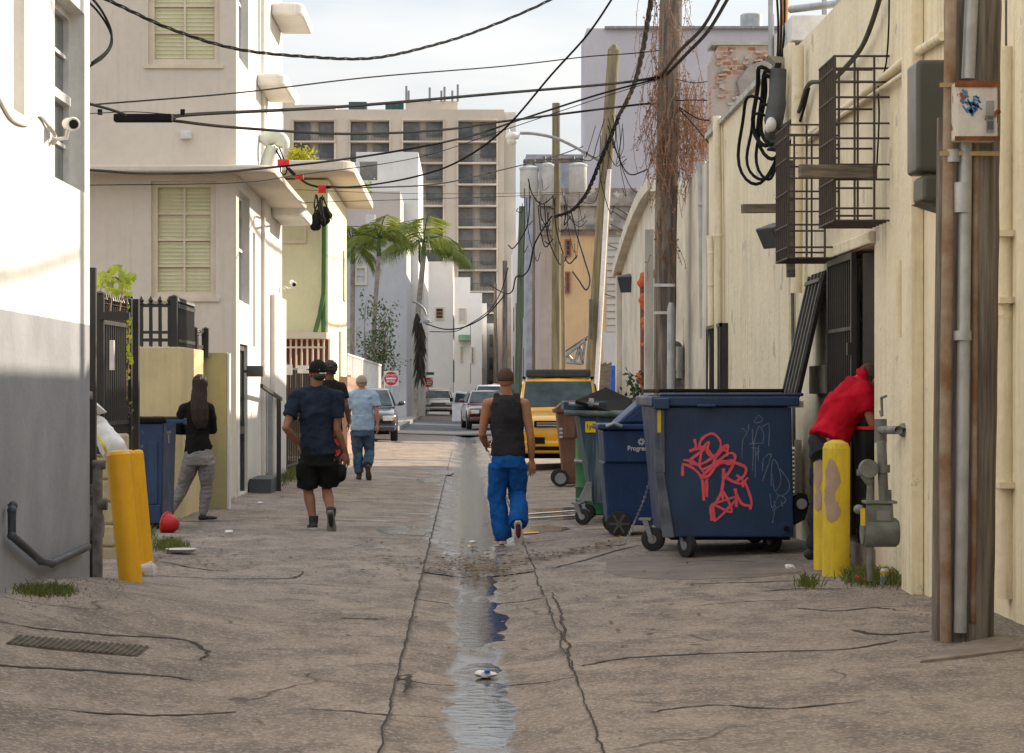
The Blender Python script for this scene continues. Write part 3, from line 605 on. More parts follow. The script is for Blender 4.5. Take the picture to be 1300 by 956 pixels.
# ---- tan building with sunlit side
b5=building('tan_building','tan narrow building with a side whitened as sunlit beside the far silver car',(-2,160,0)); mb=MB(); bx(mb,511,530,235,560,141,14); mb.build('front_wall',mat('tan_render',(.50,.36,.20),(.43,.32,.19),scale=.3,rough=.9,bump=0),b5)
s=F/141; x=(530-CX)/s; MB().box(x+.003,x+.4,140.9,156,-.1,CH+(499-315)/s).build('side_wall',m_white,b5)  # sunlight on the tan side is put in as a white wall strip
mb=MB(); bx(mb,512,522,488,501,140.9,.09); mb.build('meter_panel',m_dkgrey,b5)
# ---- receding white buildings
m_farw=mat('far_white_render',(.86,.84,.80),(.80,.78,.74),scale=.5,streak=.15,bump=0,rough=.9)
def receding(label,Y,D,px0,px1,top,wins,m=m_farw,name='white_building'):
    s=F/Y; b=building(name,label,((px0+px1)/2/s-CX/s,Y,0)); mb=MB(); bx(mb,px0,px1,top,540,Y,D); mb.build('wall',m,b,bevel=0)
    for (a,c,d,e,g_) in wins: window_y(b,(a-CX)/s,(c-CX)/s,Y-.06,CH+(CY-e)/s,CH+(CY-d)/s,.10,m_frame,g_,(1,3))
    return b
mbrn=mat('brown_shutter',(.12,.05,.03),(.09,.04,.025),rough=.7,bump=0)
b6=receding('white building with one brown shuttered window above the far silver car',158,16,530,575,332,[(552,564,390,406,mbrn),(541,563,494,500,m_glasst)])
b7=receding('white building with stepped roof behind the open white car door',178,30,570,597,352,[(582,592,391,410,m_gw),(584,587,440,460,m_glasst)])
b8=receding('slim white building farther down the left row',212,40,590,612,372,[(598,602,440,462,m_glasst)])
b9=receding('smallest white building closing the left row of the alley',250,8,604,618,385,[])
mb=MB(); bx(mb,582,597,425,432,176.5,1.5); mb.build('awning',mat('pale_green_awning',(.25,.42,.30),rough=.8),b7)
for (b,Y,D,px1,n) in ((b6,158,16,575,3),(b7,178,30,597,5),(b8,212,40,612,5)):
    x=(px1-CX)/(F/Y)
    for i in range(n):
        for z in (2.2,5.2):
            yy=Y+1+i*(D-2)/n; mbw=MB(); mbw.box(x+.003,x+.05,yy,yy+1.3,z,z+1.5); mbw.build('side_window',m_glasst,b)
b10=building('end_building','pale building at the vanishing end of the alley',(5,256,0)); mb=MB(); mb.box(2.25,9,256,260,-.5,9); mb.build('wall',mat('hazy_white',(.62,.60,.57),rough=.9,bump=0),b10)
for i in range(5):
    for z in (1.5,4,6.5): MB().box(2.5+i*1.3,3.2+i*1.3,255.9,255.99,z,z+1.3).build('window',m_glasst,b10)
# ---- apartment tower
tw=building('apartment_tower','tall beige apartment tower with recessed balconies and rooftop tanks',(-7,262,0)); YT=262.0; sT=F/YT
X=lambda p:(p-CX)/sT; Z=lambda p:CH+(CY-p)/sT
holes=[]; bays=[(373,393,404,424),(445,465,473,494),(512,532,541,562),(582,600,610,630)]
rows=[154+27.2*i for i in range(10)]
for (a,c,d,e) in bays:
    for r in rows: holes.append((X(a),X(e),Z(r+25),Z(r)))
mb=MB(); wall_with_holes_y(mb,X(360),X(640),-.1,Z(139),YT,1.2,holes)
mb.box(X(640)-1.2,X(640),YT+1.2,YT+16,-.1,Z(139)).box(X(360),X(640),YT+15,YT+16,-.1,Z(139)).box(X(360)+.1,X(640)-1.2,YT+1.3,YT+15,Z(142),Z(140.5)); mb.build('wall',m_tower,tw)
MB().box(X(365),X(640)-1.25,YT+1.25,YT+1.5,0,Z(141)).build('balcony_back_wall',m_towerl,tw)
for bi,(a,c,d,e) in enumerate(bays):
    for ri,r in enumerate(rows):
        mw=MB(); mw.box(X(a+.6),X(c),YT+.9,YT+1.24,Z(r+24.6),Z(r+1)); mw.build('balcony_door',m_glasst,tw)
        mw=MB(); mw.box(X(d),X(e-.8),YT+.9,YT+1.24,Z(r+17),Z(r+1)); mw.build('window',m_glasst,tw)
mr=MB(); mt_=MB(); rn=random.Random(5)
for (a,c,d,e) in bays:
    for r in rows:
        mt_.box(X(a-2.4),X(e+2.4),YT-.25,YT-.003,Z(r+27),Z(r+24.8))
        n=26
        mr.box(X(a),X(e),YT+.02,YT+.05,Z(r+15.4),Z(r+14.8))
        for i in range(n): x=X(a)+(X(e)-X(a))*i/n; mr.box(x,x+.045,YT+.02,YT+.05,Z(r+25),Z(r+15.4))
    mt_.box(X(a-2.4),X(a-.3),YT-.2,YT-.003,Z(rows[0]+290),Z(rows[0]-1)); mt_.box(X(e+.3),X(e+2.4),YT-.2,YT-.003,Z(rows[0]+290),Z(rows[0]-1)); mt_.box(X(a-2.4),X(e+2.4),YT-.22,YT-.003,Z(rows[0]-1),Z(rows[0]-3))
mr.build('balcony_railings',m_dkgrey,tw); mt_.build('balcony_trim',m_towerl,tw)
for (a,c,d) in ((514,581,124),(372.2,424,129),(356,372,108)): MB().box(X(a),X(c),YT+3,YT+9,Z(139),Z(d)).build('penthouse',m_tower,tw)
for (a,c) in ((441,464),(488,511)):
    mt2=MB(); mt2.box(X(a),X(c),YT+3,YT+5,Z(137),Z(125)); mt2.build('cooling_unit',mat('dark_green_unit',(.05,.10,.09),rough=.7,bump=0),tw)
mb=MB()
for (px,h) in ((515,20),(518,14),(545,18),(560,14),(564,19),(574,14),(581,22)): mb.box(X(px)-.12,X(px)+.12,YT+2.7,YT+2.9,Z(125),Z(125-h))
mb.build('antenna_masts',m_steel,tw)
MB().box(X(640)+.01,X(655),YT+1,YT+14,-.1,Z(141)).build('sunlit_end_bay',mat('sunlit_tower_render',(.74,.68,.58),scale=.15,rough=.9,bump=0,fine=False),tw)  # lit strip of the tower, its light put into the paler colour
# ---- big lavender building right
lv=building('lavender_building','huge plain lavender grey windowless building behind the poles on the right',(15,100,0))
mb=MB(); bx(mb,745,1090,36,560,100,5); mb.build('wall',m_lav,lv); mb=MB(); bx(mb,768,1090,33,36.2,99.8,.4); mb.build('parapet_cap',m_steel,lv)
mb=MB(); bx(mb,668,748,196,560,102,4); mb.build('lower_wing',mat('grey_lavender_wing',(.44,.45,.50),rough=.9,bump=0),lv)
s=F/99; MB().lathe([(.0,0),(.42,0),(.42,.25),(.47,.28),(.47,.8),(.4,.85),(0,.85)],((961-CX)/s,101,CH+(CY-34)/s),n=24).build('roof_vent',m_galv,lv,smooth=True)
# ---- mouldy building and peach house at the end of the parking gap
YP=76.0; s=F/YP
ph=building('peach_house','old peach rendered house with mouldy stucco upper band and small blue window',(6,78,0))
X=lambda p:(p-CX)/s; Z=lambda p:CH+(CY-p)/s
mb=MB(); mb.box(X(712),X(770),YP,YP+8,-.1,Z(298)); mb.build('front_wall',m_peach,ph)
mb=MB(); mb.box(X(686),X(712)-.002,YP+.15,YP+8,-.1,Z(298)); mb.build('side_bay',mat('dusty_pink_render',(.48,.40,.35),(.4,.33,.29),scale=1,rough=.95,streak=.5),ph)
mb=MB(); mb.box(X(686),X(900),YP-.12,YP+6,Z(298),Z(239)); mb.box(X(684),X(902),YP-.3,YP-.12,Z(292),Z(286)).box(X(684),X(902),YP-.25,YP-.12,Z(262),Z(258)); mb.build('stucco_band',m_ruin,ph)
window_y(ph,X(717),X(725),YP-.1,Z(326),Z(304),.05,mat('rust_frame',(.35,.12,.06),rough=.7,bump=0),mat('blue_pane',(.03,.05,.12),rough=.2,bump=0),(1,3)); window_y(ph,X(717),X(724),YP-.1,Z(372),Z(345),.05,MATS['rust_frame'],m_glassd,(1,2))
sh=building('siding_house','grey house with clapboard siding between the leaning pole and the arched wall',(8,77,0))
mb=MB(); zt=Z(299); z=-.1
while z<zt: mb.box(X(770),X(900),YP-.02,YP+5,z,z+.21); mb.add([(X(770),YP-.06,z),(X(900),YP-.06,z),(X(900),YP-.021,z+.2),(X(770),YP-.021,z+.2)],[(0,1,2,3)]); z+=.22
mb.build('clapboard',mat('grey_white_siding',(.52,.48,.44),(.45,.42,.38),scale=1,rough=.8,streak=.2),sh)
mb=MB(); bx(mb,766,786,422,470,70,.3); tag(mb.build('hoarding',m_gw),'plain white board standing beside the arched wall','board')
mb=MB(); z0=0
for i in range(9): x=(757+i*2.2-CX)/50; mb.box(x,x+.04,60,60.05,0,CH+(499-462+(i%3)*1.2)/50)
mb.box((757-CX)/50,(776-CX)/50,60.06,60.1,1.2,1.3); tag(mb.build('wooden_fence',m_plank),'short grey board fence beside the leaning pole','fence')
mb=MB(); mb.prism([W(776,464,58),W(784,464,58),W(785,500,58),W(780,503,58),W(775,500,58)],(0,.1,0)); tag(mb.build('blue_tarp',mat('blue_tarp',(.01,.10,.50),(.01,.07,.35),scale=7,rough=.5,bump=.4)),'bright blue tarpaulin hanging by the board fence','tarp')
# ---- far right white row
fr=building('long_white_building','long white building with a rising sunlit roofline on the right of the far alley',(5,160,0))
mb=MB(); mb.box(3.2,14,120,168,-.1,11.2); mb.build('wall',mat('cold_white_render',(.60,.61,.63),(.5,.5,.52),scale=.4,rough=.9,streak=.3,bump=0),fr)
for i in range(6):
    for z in (2.3,5.6): MB().box(3.14,3.199,123+i*7,124.2+i*7,z,z+1.6).build('side_window',m_glasst,fr)
mb=MB(); bx(mb,668,676,350,372,119.8,.15); mb.build('shutter',m_green,fr)
fr2=building('shabby_dark_building','shabby dark stuccoed building farther right at the end of the alley',(5,200,0)); mb=MB(); mb.box(2.9,16,172,260,-.1,8.4); mb.build('wall',mat('patched_brown_render',(.30,.20,.16),(.42,.38,.36),scale=.5,rough=.95,streak=.4,bump=0),fr2)
# ---- cream building right
XR=3.1
cb=building('cream_building','long cream painted render building with cages and barred openings, nearest on the right',(4,20,0))
mb=MB(); door=(17.95,19.96,-.3,2.58)
wall_with_holes_x(mb,15.2,30.2,-.3,4.7,XR,.25,[door]); mb.box(XR+.25,9,29.95,30.2,-.3,4.7).box(XR+.25,9,15.2,29.95,4.45,4.7); mb.build('wall',m_cream,cb)
mb=MB(); mb.box(XR+.17,9,3,15.2,-.3,5.4); mb.build('near_wall',m_cream,cb)
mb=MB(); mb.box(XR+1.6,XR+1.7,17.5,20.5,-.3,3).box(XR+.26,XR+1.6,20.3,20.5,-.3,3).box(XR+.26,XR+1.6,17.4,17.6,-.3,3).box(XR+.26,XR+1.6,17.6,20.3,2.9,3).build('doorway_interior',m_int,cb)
mb=MB(); mb.box(XR-.03,XR+.3,17.9,20.0,-.2,.27); mb.build('doorstep',mat('old_concrete_step',(.30,.25,.2),(.2,.165,.14),scale=5,rough=.95,bump=.6),cb,bevel=.02)
mb=MB(); mb.box(XR-.05,XR-.002,17.9,20.15,2.585,2.68); mb.build('door_lintel',m_cream,cb,bevel=.01)
# pilasters and coping
MB().box(XR-.07,XR-.002,22.25,22.6,-.2,4.75).build('pilaster',m_cream,cb,bevel=.01); MB().box(XR-.09,XR-.002,16.0,16.35,-.2,4.7).build('pilaster',m_cream,cb,bevel=.01)
mb=MB(); mb.box(XR-.05,XR+.3,22.7,30.25,4.70,4.76); mb.build('coping',mat('zinc_coping',(.45,.45,.44),rough=.6,metal=.3),cb)
mb=MB(); mb.box(XR-.03,XR+.8,22.3,23.6,4.78,5.02); mb.build('roof_box',m_plastw,cb,bevel=.01)
# broken brick parapet
def brickmat():
    m=bpy.data.materials.new('old_brick'); m.use_nodes=True; nt=m.node_tree; N=nt.nodes; L=nt.links; b=N['Principled BSDF']; g=N.new('ShaderNodeNewGeometry'); mp=N.new('ShaderNodeMapping'); mp.inputs['Rotation'].default_value=(R(90),0,0)
    L.new(g.outputs['Position'],mp.inputs[0]); br=N.new('ShaderNodeTexBrick'); br.inputs['Scale'].default_value=4; br.inputs['Color1'].default_value=(.30,.12,.08,1); br.inputs['Color2'].default_value=(.48,.33,.27,1); br.inputs['Mortar'].default_value=(.45,.41,.36,1); br.inputs['Mortar Size'].default_value=.03
    L.new(mp.outputs[0],br.inputs['Vector']); n=N.new('ShaderNodeTexNoise'); n.inputs['Scale'].default_value=3.0; n.inputs['Detail'].default_value=7; L.new(g.outputs['Position'],n.inputs[0]); r=N.new('ShaderNodeMapRange'); r.inputs[1].default_value=.46; r.inputs[2].default_value=.54; L.new(n.outputs['Fac'],r.inputs[0])
    mx=N.new('ShaderNodeMix'); mx.data_type='RGBA'; L.new(r.outputs[0],mx.inputs[0]); L.new(br.outputs['Color'],mx.inputs[6]); mx.inputs[7].default_value=(.40,.35,.32,1); L.new(mx.outputs[2],b.inputs['Base Color']); b.inputs['Roughness'].default_value=.95
    bp=N.new('ShaderNodeBump'); bp.inputs['Distance'].default_value=.03; L.new(n.outputs['Fac'],bp.inputs['Height']); L.new(bp.outputs[0],b.inputs['Normal']); return m
m_brick=brickmat()
bp_=thing('brick_parapet','broken brick parapet with patched grey stucco above the cream wall','parapet',(3.7,30.5,4.7)); Yb=30.6; s=F/Yb
X=lambda p:(p-CX)/s; Z=lambda p:CH+(CY-p)/s
pts=[(903,560),(903,78),(906,70),(912,58),(1000,58),(1006,66),(1006,560)]
mb=MB(); mb.prism([(X(a),Yb,Z(c)) for a,c in pts],(0,.5,0)); mb.build('brickwork',m_brick,bp_)
mb=MB(); mb.box(X(903),X(1008),Yb-.06,Yb+.56,Z(58)+.002,Z(53)); mb.build('metal_cap',MATS['zinc_coping'],bp_)
rr=random.Random(9); mb=MB()
for i in range(60):
    a=rr.uniform(908,996); c=62+ (rr.random()**.8)*72; w=rr.uniform(4,9); mb.box(X(a),X(a+w),Yb-rr.uniform(.03,.09),Yb-.002,Z(c+3.2),Z(c))
mb.build('loose_bricks',m_brick,bp_,bevel=.006)
mb=MB(); pt=[(940,130),(934,105),(950,84),(968,78),(985,84),(1000,80),(1003,110),(985,128),(962,135)]; mb.prism([(X(a),Yb-.1,Z(c)) for a,c in pt],(0,.09,0)); mb.build('stucco_patch',mat('grey_stucco_patch',(.30,.28,.27),(.24,.22,.21),scale=6,rough=.95,bump=.6),bp_,bevel=.02)
# next building: pale weathered, arched gable
pb=building('pale_weathered_building','pale weathered render building with drainpipes past the cream building',(4,40,0))
mb=MB(); mb.box(XR+.02,9,30.7,38.5,-.2,4.45); mb.build('wall',m_cream2,pb)
ab=building('arched_parapet_building','cream building whose parapet curves down toward the parking gap',(4,43,0))
n=14; prof=[(47.6,-.2)]+[(47.6-i*.65,3.95+ .95*math.sin(i/n*math.pi/2)) for i in range(n+1)]; prof.append((47.6-n*.65,-.2))
mb=MB(); mb.prism([(XR,a,c) for a,c in prof],(6,0,0)); mb.build('wall',m_cream2,ab)
mb=MB(); 
for i in range(n):
    a=prof[1+i]; c=prof[2+i]; mb.hexa([(XR-.16,a[0]+.001,a[1]-.16),(XR+.1,a[0]+.001,a[1]-.16),(XR+.1,c[0],c[1]-.16),(XR-.16,c[0],c[1]-.16),(XR-.16,a[0]+.001,a[1]+.06),(XR+.1,a[0]+.001,a[1]+.06),(XR+.1,c[0],c[1]+.06),(XR-.16,c[0],c[1]+.06)])
mb.build('cornice',m_cream2,ab)
MB().box(XR-.1,XR-.002,47.1,47.55,-.1,3.8).build('corner_pilaster',m_cream2,ab)
# ================================================================== poles
def pole(name,label,pts,r0,r1,m,n=22,group='utility poles'):
    """pts: (px,py,Y) bottom to top"""
    P=[W(*p) for p in pts]; base=P[0]; t=thing(name,label,'utility pole',(base.x,base.y,base.z),0,group)
    k=24; path=[]; 
    for i in range(k+1):
        u=i/k*(len(P)-1); j=min(int(u),len(P)-2); path.append(P[j].lerp(P[j+1],u-j))
    mb=MB().tube(path,[(r0+(r1-r0)*i/k)*(1+.04*nz(i*.6,r0*40)) for i in range(k+1)],n=n); mb.build('shaft',m,t,smooth=True); return t
# nearest double pole on the right
pA=W(1224,808,13.2); PT=W(1236,-60,13.2)
ra=.155
np_=pole('utility_pole','thick weathered brown utility pole with conduits and rusty box, nearest on the right',[(1224,812,13.2),(1236,-60,13.2)],.165,.155,m_wood,30)
mb=MB(); 
def onpole(px,py,dy=-.02,Y=13.2): return W(px,py,Y-.16+dy)
MB().tube([onpole(1201,815,-.0),onpole(1200,560),onpole(1205,160),onpole(1208,-60)],.033,n=12).build('outer_conduit',mat('rusty_tan_conduit',(.36,.30,.23),(.22,.12,.06),scale=3,rough=.8,metal=.2,bump=.3,streak=.6,stain=(.22,.08,.03)),np_,smooth=True)
MB().tube([onpole(1219,803,-.03),onpole(1222,560,-.03),onpole(1226,178,-.03)],.036,n=14).build('grey_conduit',m_galv,np_,smooth=True)
MB().tube([onpole(1229,100,-.0),onpole(1236,-60)],.038,n=14).build('upper_conduit',m_galv,np_,smooth=True)
MB().tube([onpole(1235,790,.0),onpole(1239,180,.0)],.018,n=10).build('thin_conduit',MATS['rusty_tan_conduit'],np_,smooth=True)
MB().tube([onpole(1194,820,.12),onpole(1196,560,.12),onpole(1201,150,.12)],.05,n=10).build('wood_batten',m_wood,np_,smooth=True)
# straps
for py in (195,108):
    a=onpole(1193,py,-.05); c=onpole(1266,py,-.02); MB().box(a.x,c.x,a.y-.01,a.y+.0,a.z-.012,a.z+.012).build('strap',mat('brass_strap',(.50,.36,.18),rough=.5,metal=.5),np_)
for (a,c,d,e) in ((1206,1214,190,206),(1217,1226,232,270),(1217,1226,420,432)):
    p=onpole((a+c)/2,e,-.03); q=onpole((a+c)/2,d,-.03); MB().tube([p,q],.052 if a>1210 else .04,n=14).build('coupling',m_galv,np_,smooth=True)
bt=thing('electric_box','rusty white electric box with blue paint smear on the nearest pole','box',onpole(1240,180,-.2)); a=onpole(1213,178,-.16); c=onpole(1267,104,-.16)
m_bx=mat('rusty_white_box',(.62,.60,.56),(.50,.47,.43),scale=6,rough=.6,bump=.3,streak=.6,stain=(.30,.09,.03),chip=((.22,.07,.025),.60,7))
MB().box(a.x,c.x,a.y,a.y+.16,a.z,c.z).build('case',m_bx,bt,bevel=.012)
mb=MB().box(a.x+.008,c.x-.008,a.y-.012,a.y-.002,a.z+.012,c.z-.012); mb.build('cover',m_bx,bt,bevel=.004)
mat('rust',(.26,.08,.02),(.12,.05,.02),scale=12,rough=.95,bump=.3)
for (za_,zb_) in ((c.z-.03,c.z+.004),(a.z-.004,a.z+.02)): MB().box(a.x-.006,c.x+.006,a.y-.02,a.y-.013,za_,zb_).build('rusty_edge',MATS['rust'],bt)
rr=random.Random(4); mb=MB()
for i in range(26):
    q=rr.uniform(0,6.3); d=rr.random()**.7; px=1233+13*d*math.cos(q)+4*math.sin(q); py=131+14*d*math.sin(q); p=onpole(px,py,-.1745); l=rr.uniform(.008,.028); an=rr.uniform(.2,1.2)
    mb.beam((p.x-l*math.cos(an),p.y,p.z+l*math.sin(an)),(p.x+l*math.cos(an),p.y,p.z-l*math.sin(an)),.002,rr.uniform(.006,.014),(0,0,1))
mb.build('blue_paint_smear',mat('blue_graffiti_paint',(.03,.12,.30),(.08,.2,.4),scale=20,rough=.6,bump=0),bt)
a2=onpole(1252,168,-.176); c2=onpole(1262,128,-.176); MB().box(a2.x,c2.x,a2.y-.003,a2.y-.001,a2.z,c2.z).build('rating_label',m_steel,bt); MB().box(a2.x+.006,c2.x-.006,a2.y-.006,a2.y-.004,a2.z+.07,a2.z+.09).box(a2.x+.006,c2.x-.006,a2.y-.006,a2.y-.004,a2.z+.015,a2.z+.06).build('label_text_block',m_dkgrey,bt)
MB().ball(onpole(1268,142,-.1),.012).build('latch',MATS['rust'],bt)
# dark cabinets seen behind it
t=thing('dark_cabinet','tall dark grey cabinet with rounded corners behind the nearest pole','cabinet',W(1180,222,15.4))
for nm,(a,c,d,e) in (('case',(1160,1206,78,220)),('lower_case',(1168,1206,223,257))):
    p=W(a,e,15.1); q=W(c,d,15.1); MB().box(p.x,q.x,15.0,15.35,p.z,q.z).build(nm,mat('greenish_dark_metal',(.075,.073,.06),(.06,.06,.05),scale=2,rough=.35,bump=.05),t,bevel=.03,seg=4)
p=W(1166,268,15.1); q=W(1200,257,15.1); MB().prism([(p.x,15.05,q.z),(q.x,15.05,p.z),(q.x+.1,15.05,p.z),(q.x+.1,15.05,q.z)],(0,.3,0)).build('bracket',m_dkgrey,t)
# vine pole
vp=pole('vine_covered_pole','tall brown wooden pole wrapped in dry vines beside the pale building',[(843,610,33),(845,300,33),(853,-50,33)],.15,.16,m_wood,26)
for py in (362,397):
    a=W(830,py,32.83); c=W(857,py,32.83); MB().box(a.x,c.x,a.y,a.y+.02,a.z-.02,a.z+.02).build('band',m_plastw,vp)
t=thing('painted_post','pale flaking post with black scrawled graffiti beside the vine pole','post',(0,0,0)); p=W(818,620,33.4); q=W(829,292,33.4); t.location=(p.x,33.4,0)
MB().box(p.x,q.x,33.3,33.45,p.z,q.z).build('post',m_cream2,t)
MB().tube([W(851,600,32.7),W(852,392,32.7),W(852,384,32.7)],[.055,.055,.03],n=10).build('conduit_riser',m_galv,vp,smooth=True)
# vines: many thin hanging twigs with small dry leaves
rv=random.Random(21)
def vines(name,label,n,boxf,m,lf,rad=.006):
    mb=MB(); lb=MB()
    for i in range(n):
        p,L_=boxf(rv); pts=[p]; d=Vector((rv.uniform(-.3,.3),rv.uniform(-.3,.3),-1))
        st=L_/7
        for k in range(7):
            d=(d+Vector((rv.uniform(-.35,.35),rv.uniform(-.35,.35),-.25))).normalized(); pts.append(pts[-1]+d*st)
            for _ in range(lf):
                q=pts[-1].lerp(pts[-2],rv.random())+Vector((rv.uniform(-.03,.03),rv.uniform(-.03,.03),0)); s=rv.uniform(.008,.022); a=Vector((rv.uniform(-1,1),rv.uniform(-1,1),rv.uniform(-1,1))).normalized()*s; c=Vector((rv.uniform(-1,1),rv.uniform(-1,1),rv.uniform(-1,1))).normalized()*s
                lb.add([q-a,q+c,q+a,q-c],[(0,1,2,3)])
        mb.tube(pts,rad,n=3,cap=False)
    pv=bpy.data.objects.new(name,None)
    c=Vector((sum(v.x for v in mb.v)/len(mb.v),33,4)); pv=thing(name,label,'vine',c)
    mb.build('twigs',m,pv); lb.build('dry_leaves',mat('dry_leaf',(.36,.18,.09),(.24,.12,.07),scale=9,rough=.9,bump=0),pv); return pv
m_twig=mat('reddish_twig',(.30,.17,.11),(.20,.12,.08),scale=8,rough=.9,bump=0)
def vb(r):
    if r.random()<.66:
        px=min(890,max(812,r.gauss(848,16))); py=r.uniform(-30,110) if r.random()<.4 else r.uniform(95,190)
        return W(px,py,33+r.uniform(-.35,.15)),r.uniform(.5,1.2)
    px=r.uniform(866,902); py=r.uniform(95,185); return W(px,py,33+r.uniform(-.3,.3)),r.uniform(.4,.9)
vines('dry_vine','reddish brown tangle of dry vines hanging from the pole top',290,vb,m_twig,2,.0045)
def vb2(r): return W(r.gauss(843,8),r.uniform(150,330),32.84+r.uniform(-.06,.02)),r.uniform(.3,.7)
vines('dry_vine','thin brown creeper stems clinging lower down the vine covered pole',40,vb2,m_twig,1,.005)
def vb3(r): return W(r.uniform(862,880),r.uniform(215,470),33.5+r.uniform(-.1,.1)),r.uniform(.3,.6)
lp=pole('leaning_pole','leaning wooden pole with pointed top and pale conduit down its right side',[(750,512,53),(779,64,53)],.17,.13,m_woodg)
MB().tube([W(779,64,53),W(780,57,53)],[.13,.05],n=16).build('pointed_top',m_woodg,lp)
MB().tube([W(756,512,52.8),W(768,300,52.8),W(773,215,52.8)],.055,n=10).build('pale_conduit',m_plastw,lp,smooth=True)
MB().box(W(748,402,52.6).x,W(752,402,52.6).x,52.5,52.8,W(0,430,52.6).z,W(0,380,52.6).z).build('side_box',m_dkgrey,lp)
tp=pole('transformer_pole','upright greenish wooden pole carrying three transformer cans',[(706,530,66),(706,131,66)],.13,.11,m_woodg)
mb=MB(); mb.beam(W(668,205,65.7),W(740,203,65.7),.1,.12); mb.build('cross_arm',m_plank,tp)
m_can=mat('transformer_grey',(.50,.50,.49),(.40,.40,.39),scale=3,rough=.5,bump=.05,streak=.3)
for (a,c,d,e,lab,Yc) in ((660,684,213,251,'left transformer can, the widest, hanging on the transformer pole',65.4),(687,703,209,247,'middle narrow transformer can on the transformer pole',65.3),(722,745,209,247,'right transformer can beside the leaning pole',65.6)):
    p=W((a+c)/2,e,Yc); s=F/Yc; r=(c-a)/2/s; h=(e-d)/s; t=thing('transformer',lab,'transformer',p,0,'transformer cans')
    MB().lathe([(0,0),(r*.9,0),(r,.03),(r,h-.06),(r*1.07,h-.05),(r*1.07,h),(r*.6,h+.05),(0,h+.06)],p,n=22).build('tank',m_can,t,smooth=True)
    for k in (-.5,.5): MB().lathe([(0,0),(.035,0),(.05,.05),(.03,.08),(.05,.12),(.02,.2),(0,.2)],p+Vector((k*r,0,h+.04)),n=8).build('bushing',m_dkgrey,t)
    MB().box(p.x-.05,p.x+.05,p.y+r,p.y+r+.15,p.z+h*.4,p.z+h*.6).build('mount',m_steel,t)
pole('utility_pole','tan wooden pole just left of the transformer pole',[(680,525,82),(681,245,82)],.15,.12,m_woodg)
pole('utility_pole','dark green stained pole with cables looping off it, left of the tan pole',[(657,520,95),(663,262,95)],.15,.13,mat('green_stained_wood',(.13,.16,.10),(.08,.10,.065),scale=2,stretch=(6,6,.5),rough=.95,bump=.3))
pole('utility_pole','short dark pole before the shabby building at the alley end',[(641,522,120),(641,331,120)],.13,.12,m_wood)
pole('utility_pole','thin dark pole, the farthest one, above the dark red car',[(629,515,170),(629,360,170)],.15,.12,m_wood)
pole('utility_pole','slim pale green post right of the transformer pole',[(716,500,60),(714,322,60)],.05,.05,m_woodg)
# street light arm
t=thing('street_light','cobra head street light on a long curved arm from the leaning pole','street light',W(766,225,53)); 
MB().tube(spl([W(767,228,53),W(764,208,53),W(745,195,53),W(710,177,53),W(680,170,53),W(660,169,53)],6),.035,n=8).build('arm',m_steel,t,smooth=True)
MB().ball(W(651,173,53),.17,.16,.10).ball(W(645,169,53),.05,.05,.12).build('lamp_head',m_plastw,t,smooth=True); MB().ball(W(650,179,53),.12,.12,.10).build('glass_bowl',mat('frosted_bowl',(.62,.62,.60),rough=.3),t,smooth=True)
# flood light etc
def flood(label,p,d,k=1.0,wallx=None):
    t=thing('flood_light',label,'flood light',p); d=Vector(d).normalized(); z=Vector((0,0,1)); x=d.cross(z).normalized(); u=x.cross(d); M=Matrix((x,d,u)).transposed().to_4x4(); M.translation=Vector(p)
    MB().hexa([(-.11*k,-.1*k,-.08*k),(.11*k,-.1*k,-.08*k),(.15*k,.1*k,-.11*k),(-.15*k,.1*k,-.11*k),(-.11*k,-.1*k,.08*k),(.11*k,-.1*k,.08*k),(.15*k,.1*k,.11*k),(-.15*k,.1*k,.11*k)]).xf(M).build('housing',m_dkgrey,t,bevel=.012*k)
    mb=MB()
    for i in range(5): mb.box(-.1*k+i*.045*k,-.09*k+i*.045*k,-.13*k,-.101*k,-.07*k,.07*k)
    mb.xf(M).build('cooling_fins',m_dkgrey,t)
    MB().box(-.13*k,.13*k,.101*k,.108*k,-.095*k,.095*k).xf(M).build('glass',m_glassd,t)
    MB().tube([Vector(p),Vector(p)+Vector((.12*k,0,0)),Vector((wallx or p[0]+.3,p[1],p[2]))],.02*k).build('bracket',m_dkgrey,t,smooth=True)
flood('dark flood light bolted beside the lower cage on the cream wall',W(985,297,22.6),(-.75,-.4,-.45),1.0,3.1)
flood('dark flood light on the arched parapet building left of the vine pole',W(803,358,44.5),(-.55,-.75,-.35),1.5,3.1)
# ================================================================== cables
def cable(label,pts,r=.012,m=None,k=8,name='cable',tw=0):
    P=spl([W(*p) for p in pts],k); mb=MB(); r*=.8
    if tw:
        for s in (0,1,2):
            Q=[p+Vector((math.cos(i*.9+s*2.1)*tw,math.sin(i*.9+s*2.1)*tw*.5,math.sin(i*.9+s*2.1)*tw)) for i,p in enumerate(P)]
            mb.tube(Q,r,n=6)
    else: mb.tube(P,r,n=6)
    o=mb.build(name,m or m_cable,smooth=True); return tag(o,label,'cable',None)
Y0=18
cable('twisted black cable sagging across the top of the sky from upper left',[(100,-14,19),(137,0,19),(215,36,20),(300,62,21),(390,72,22),(470,74,23),(540,60,24),(610,38,25),(698,0,26),(760,-40,27)],.0085,None,10,'cable',.011)
cable('thin cable rising from the left wall past the leaning pole tip',[(60,140,20),(117,133,22),(300,118,24),(470,98,27),(640,84,30),(745,72,32),(800,68,33),(838,64,33)],.011)
cable('thick black cable from the splice box to the vine pole',[(218,150,22),(250,145,22.5),(440,135,26),(640,118,29.5),(780,106,32),(842,97,33)],.024)
cable('heavy cable dipping below the splice box then rising to the vine pole',[(218,153,22),(300,162,23.5),(440,170,26),(560,165,28.5),(640,154,30),(800,134,32.5),(838,131,33)],.020)
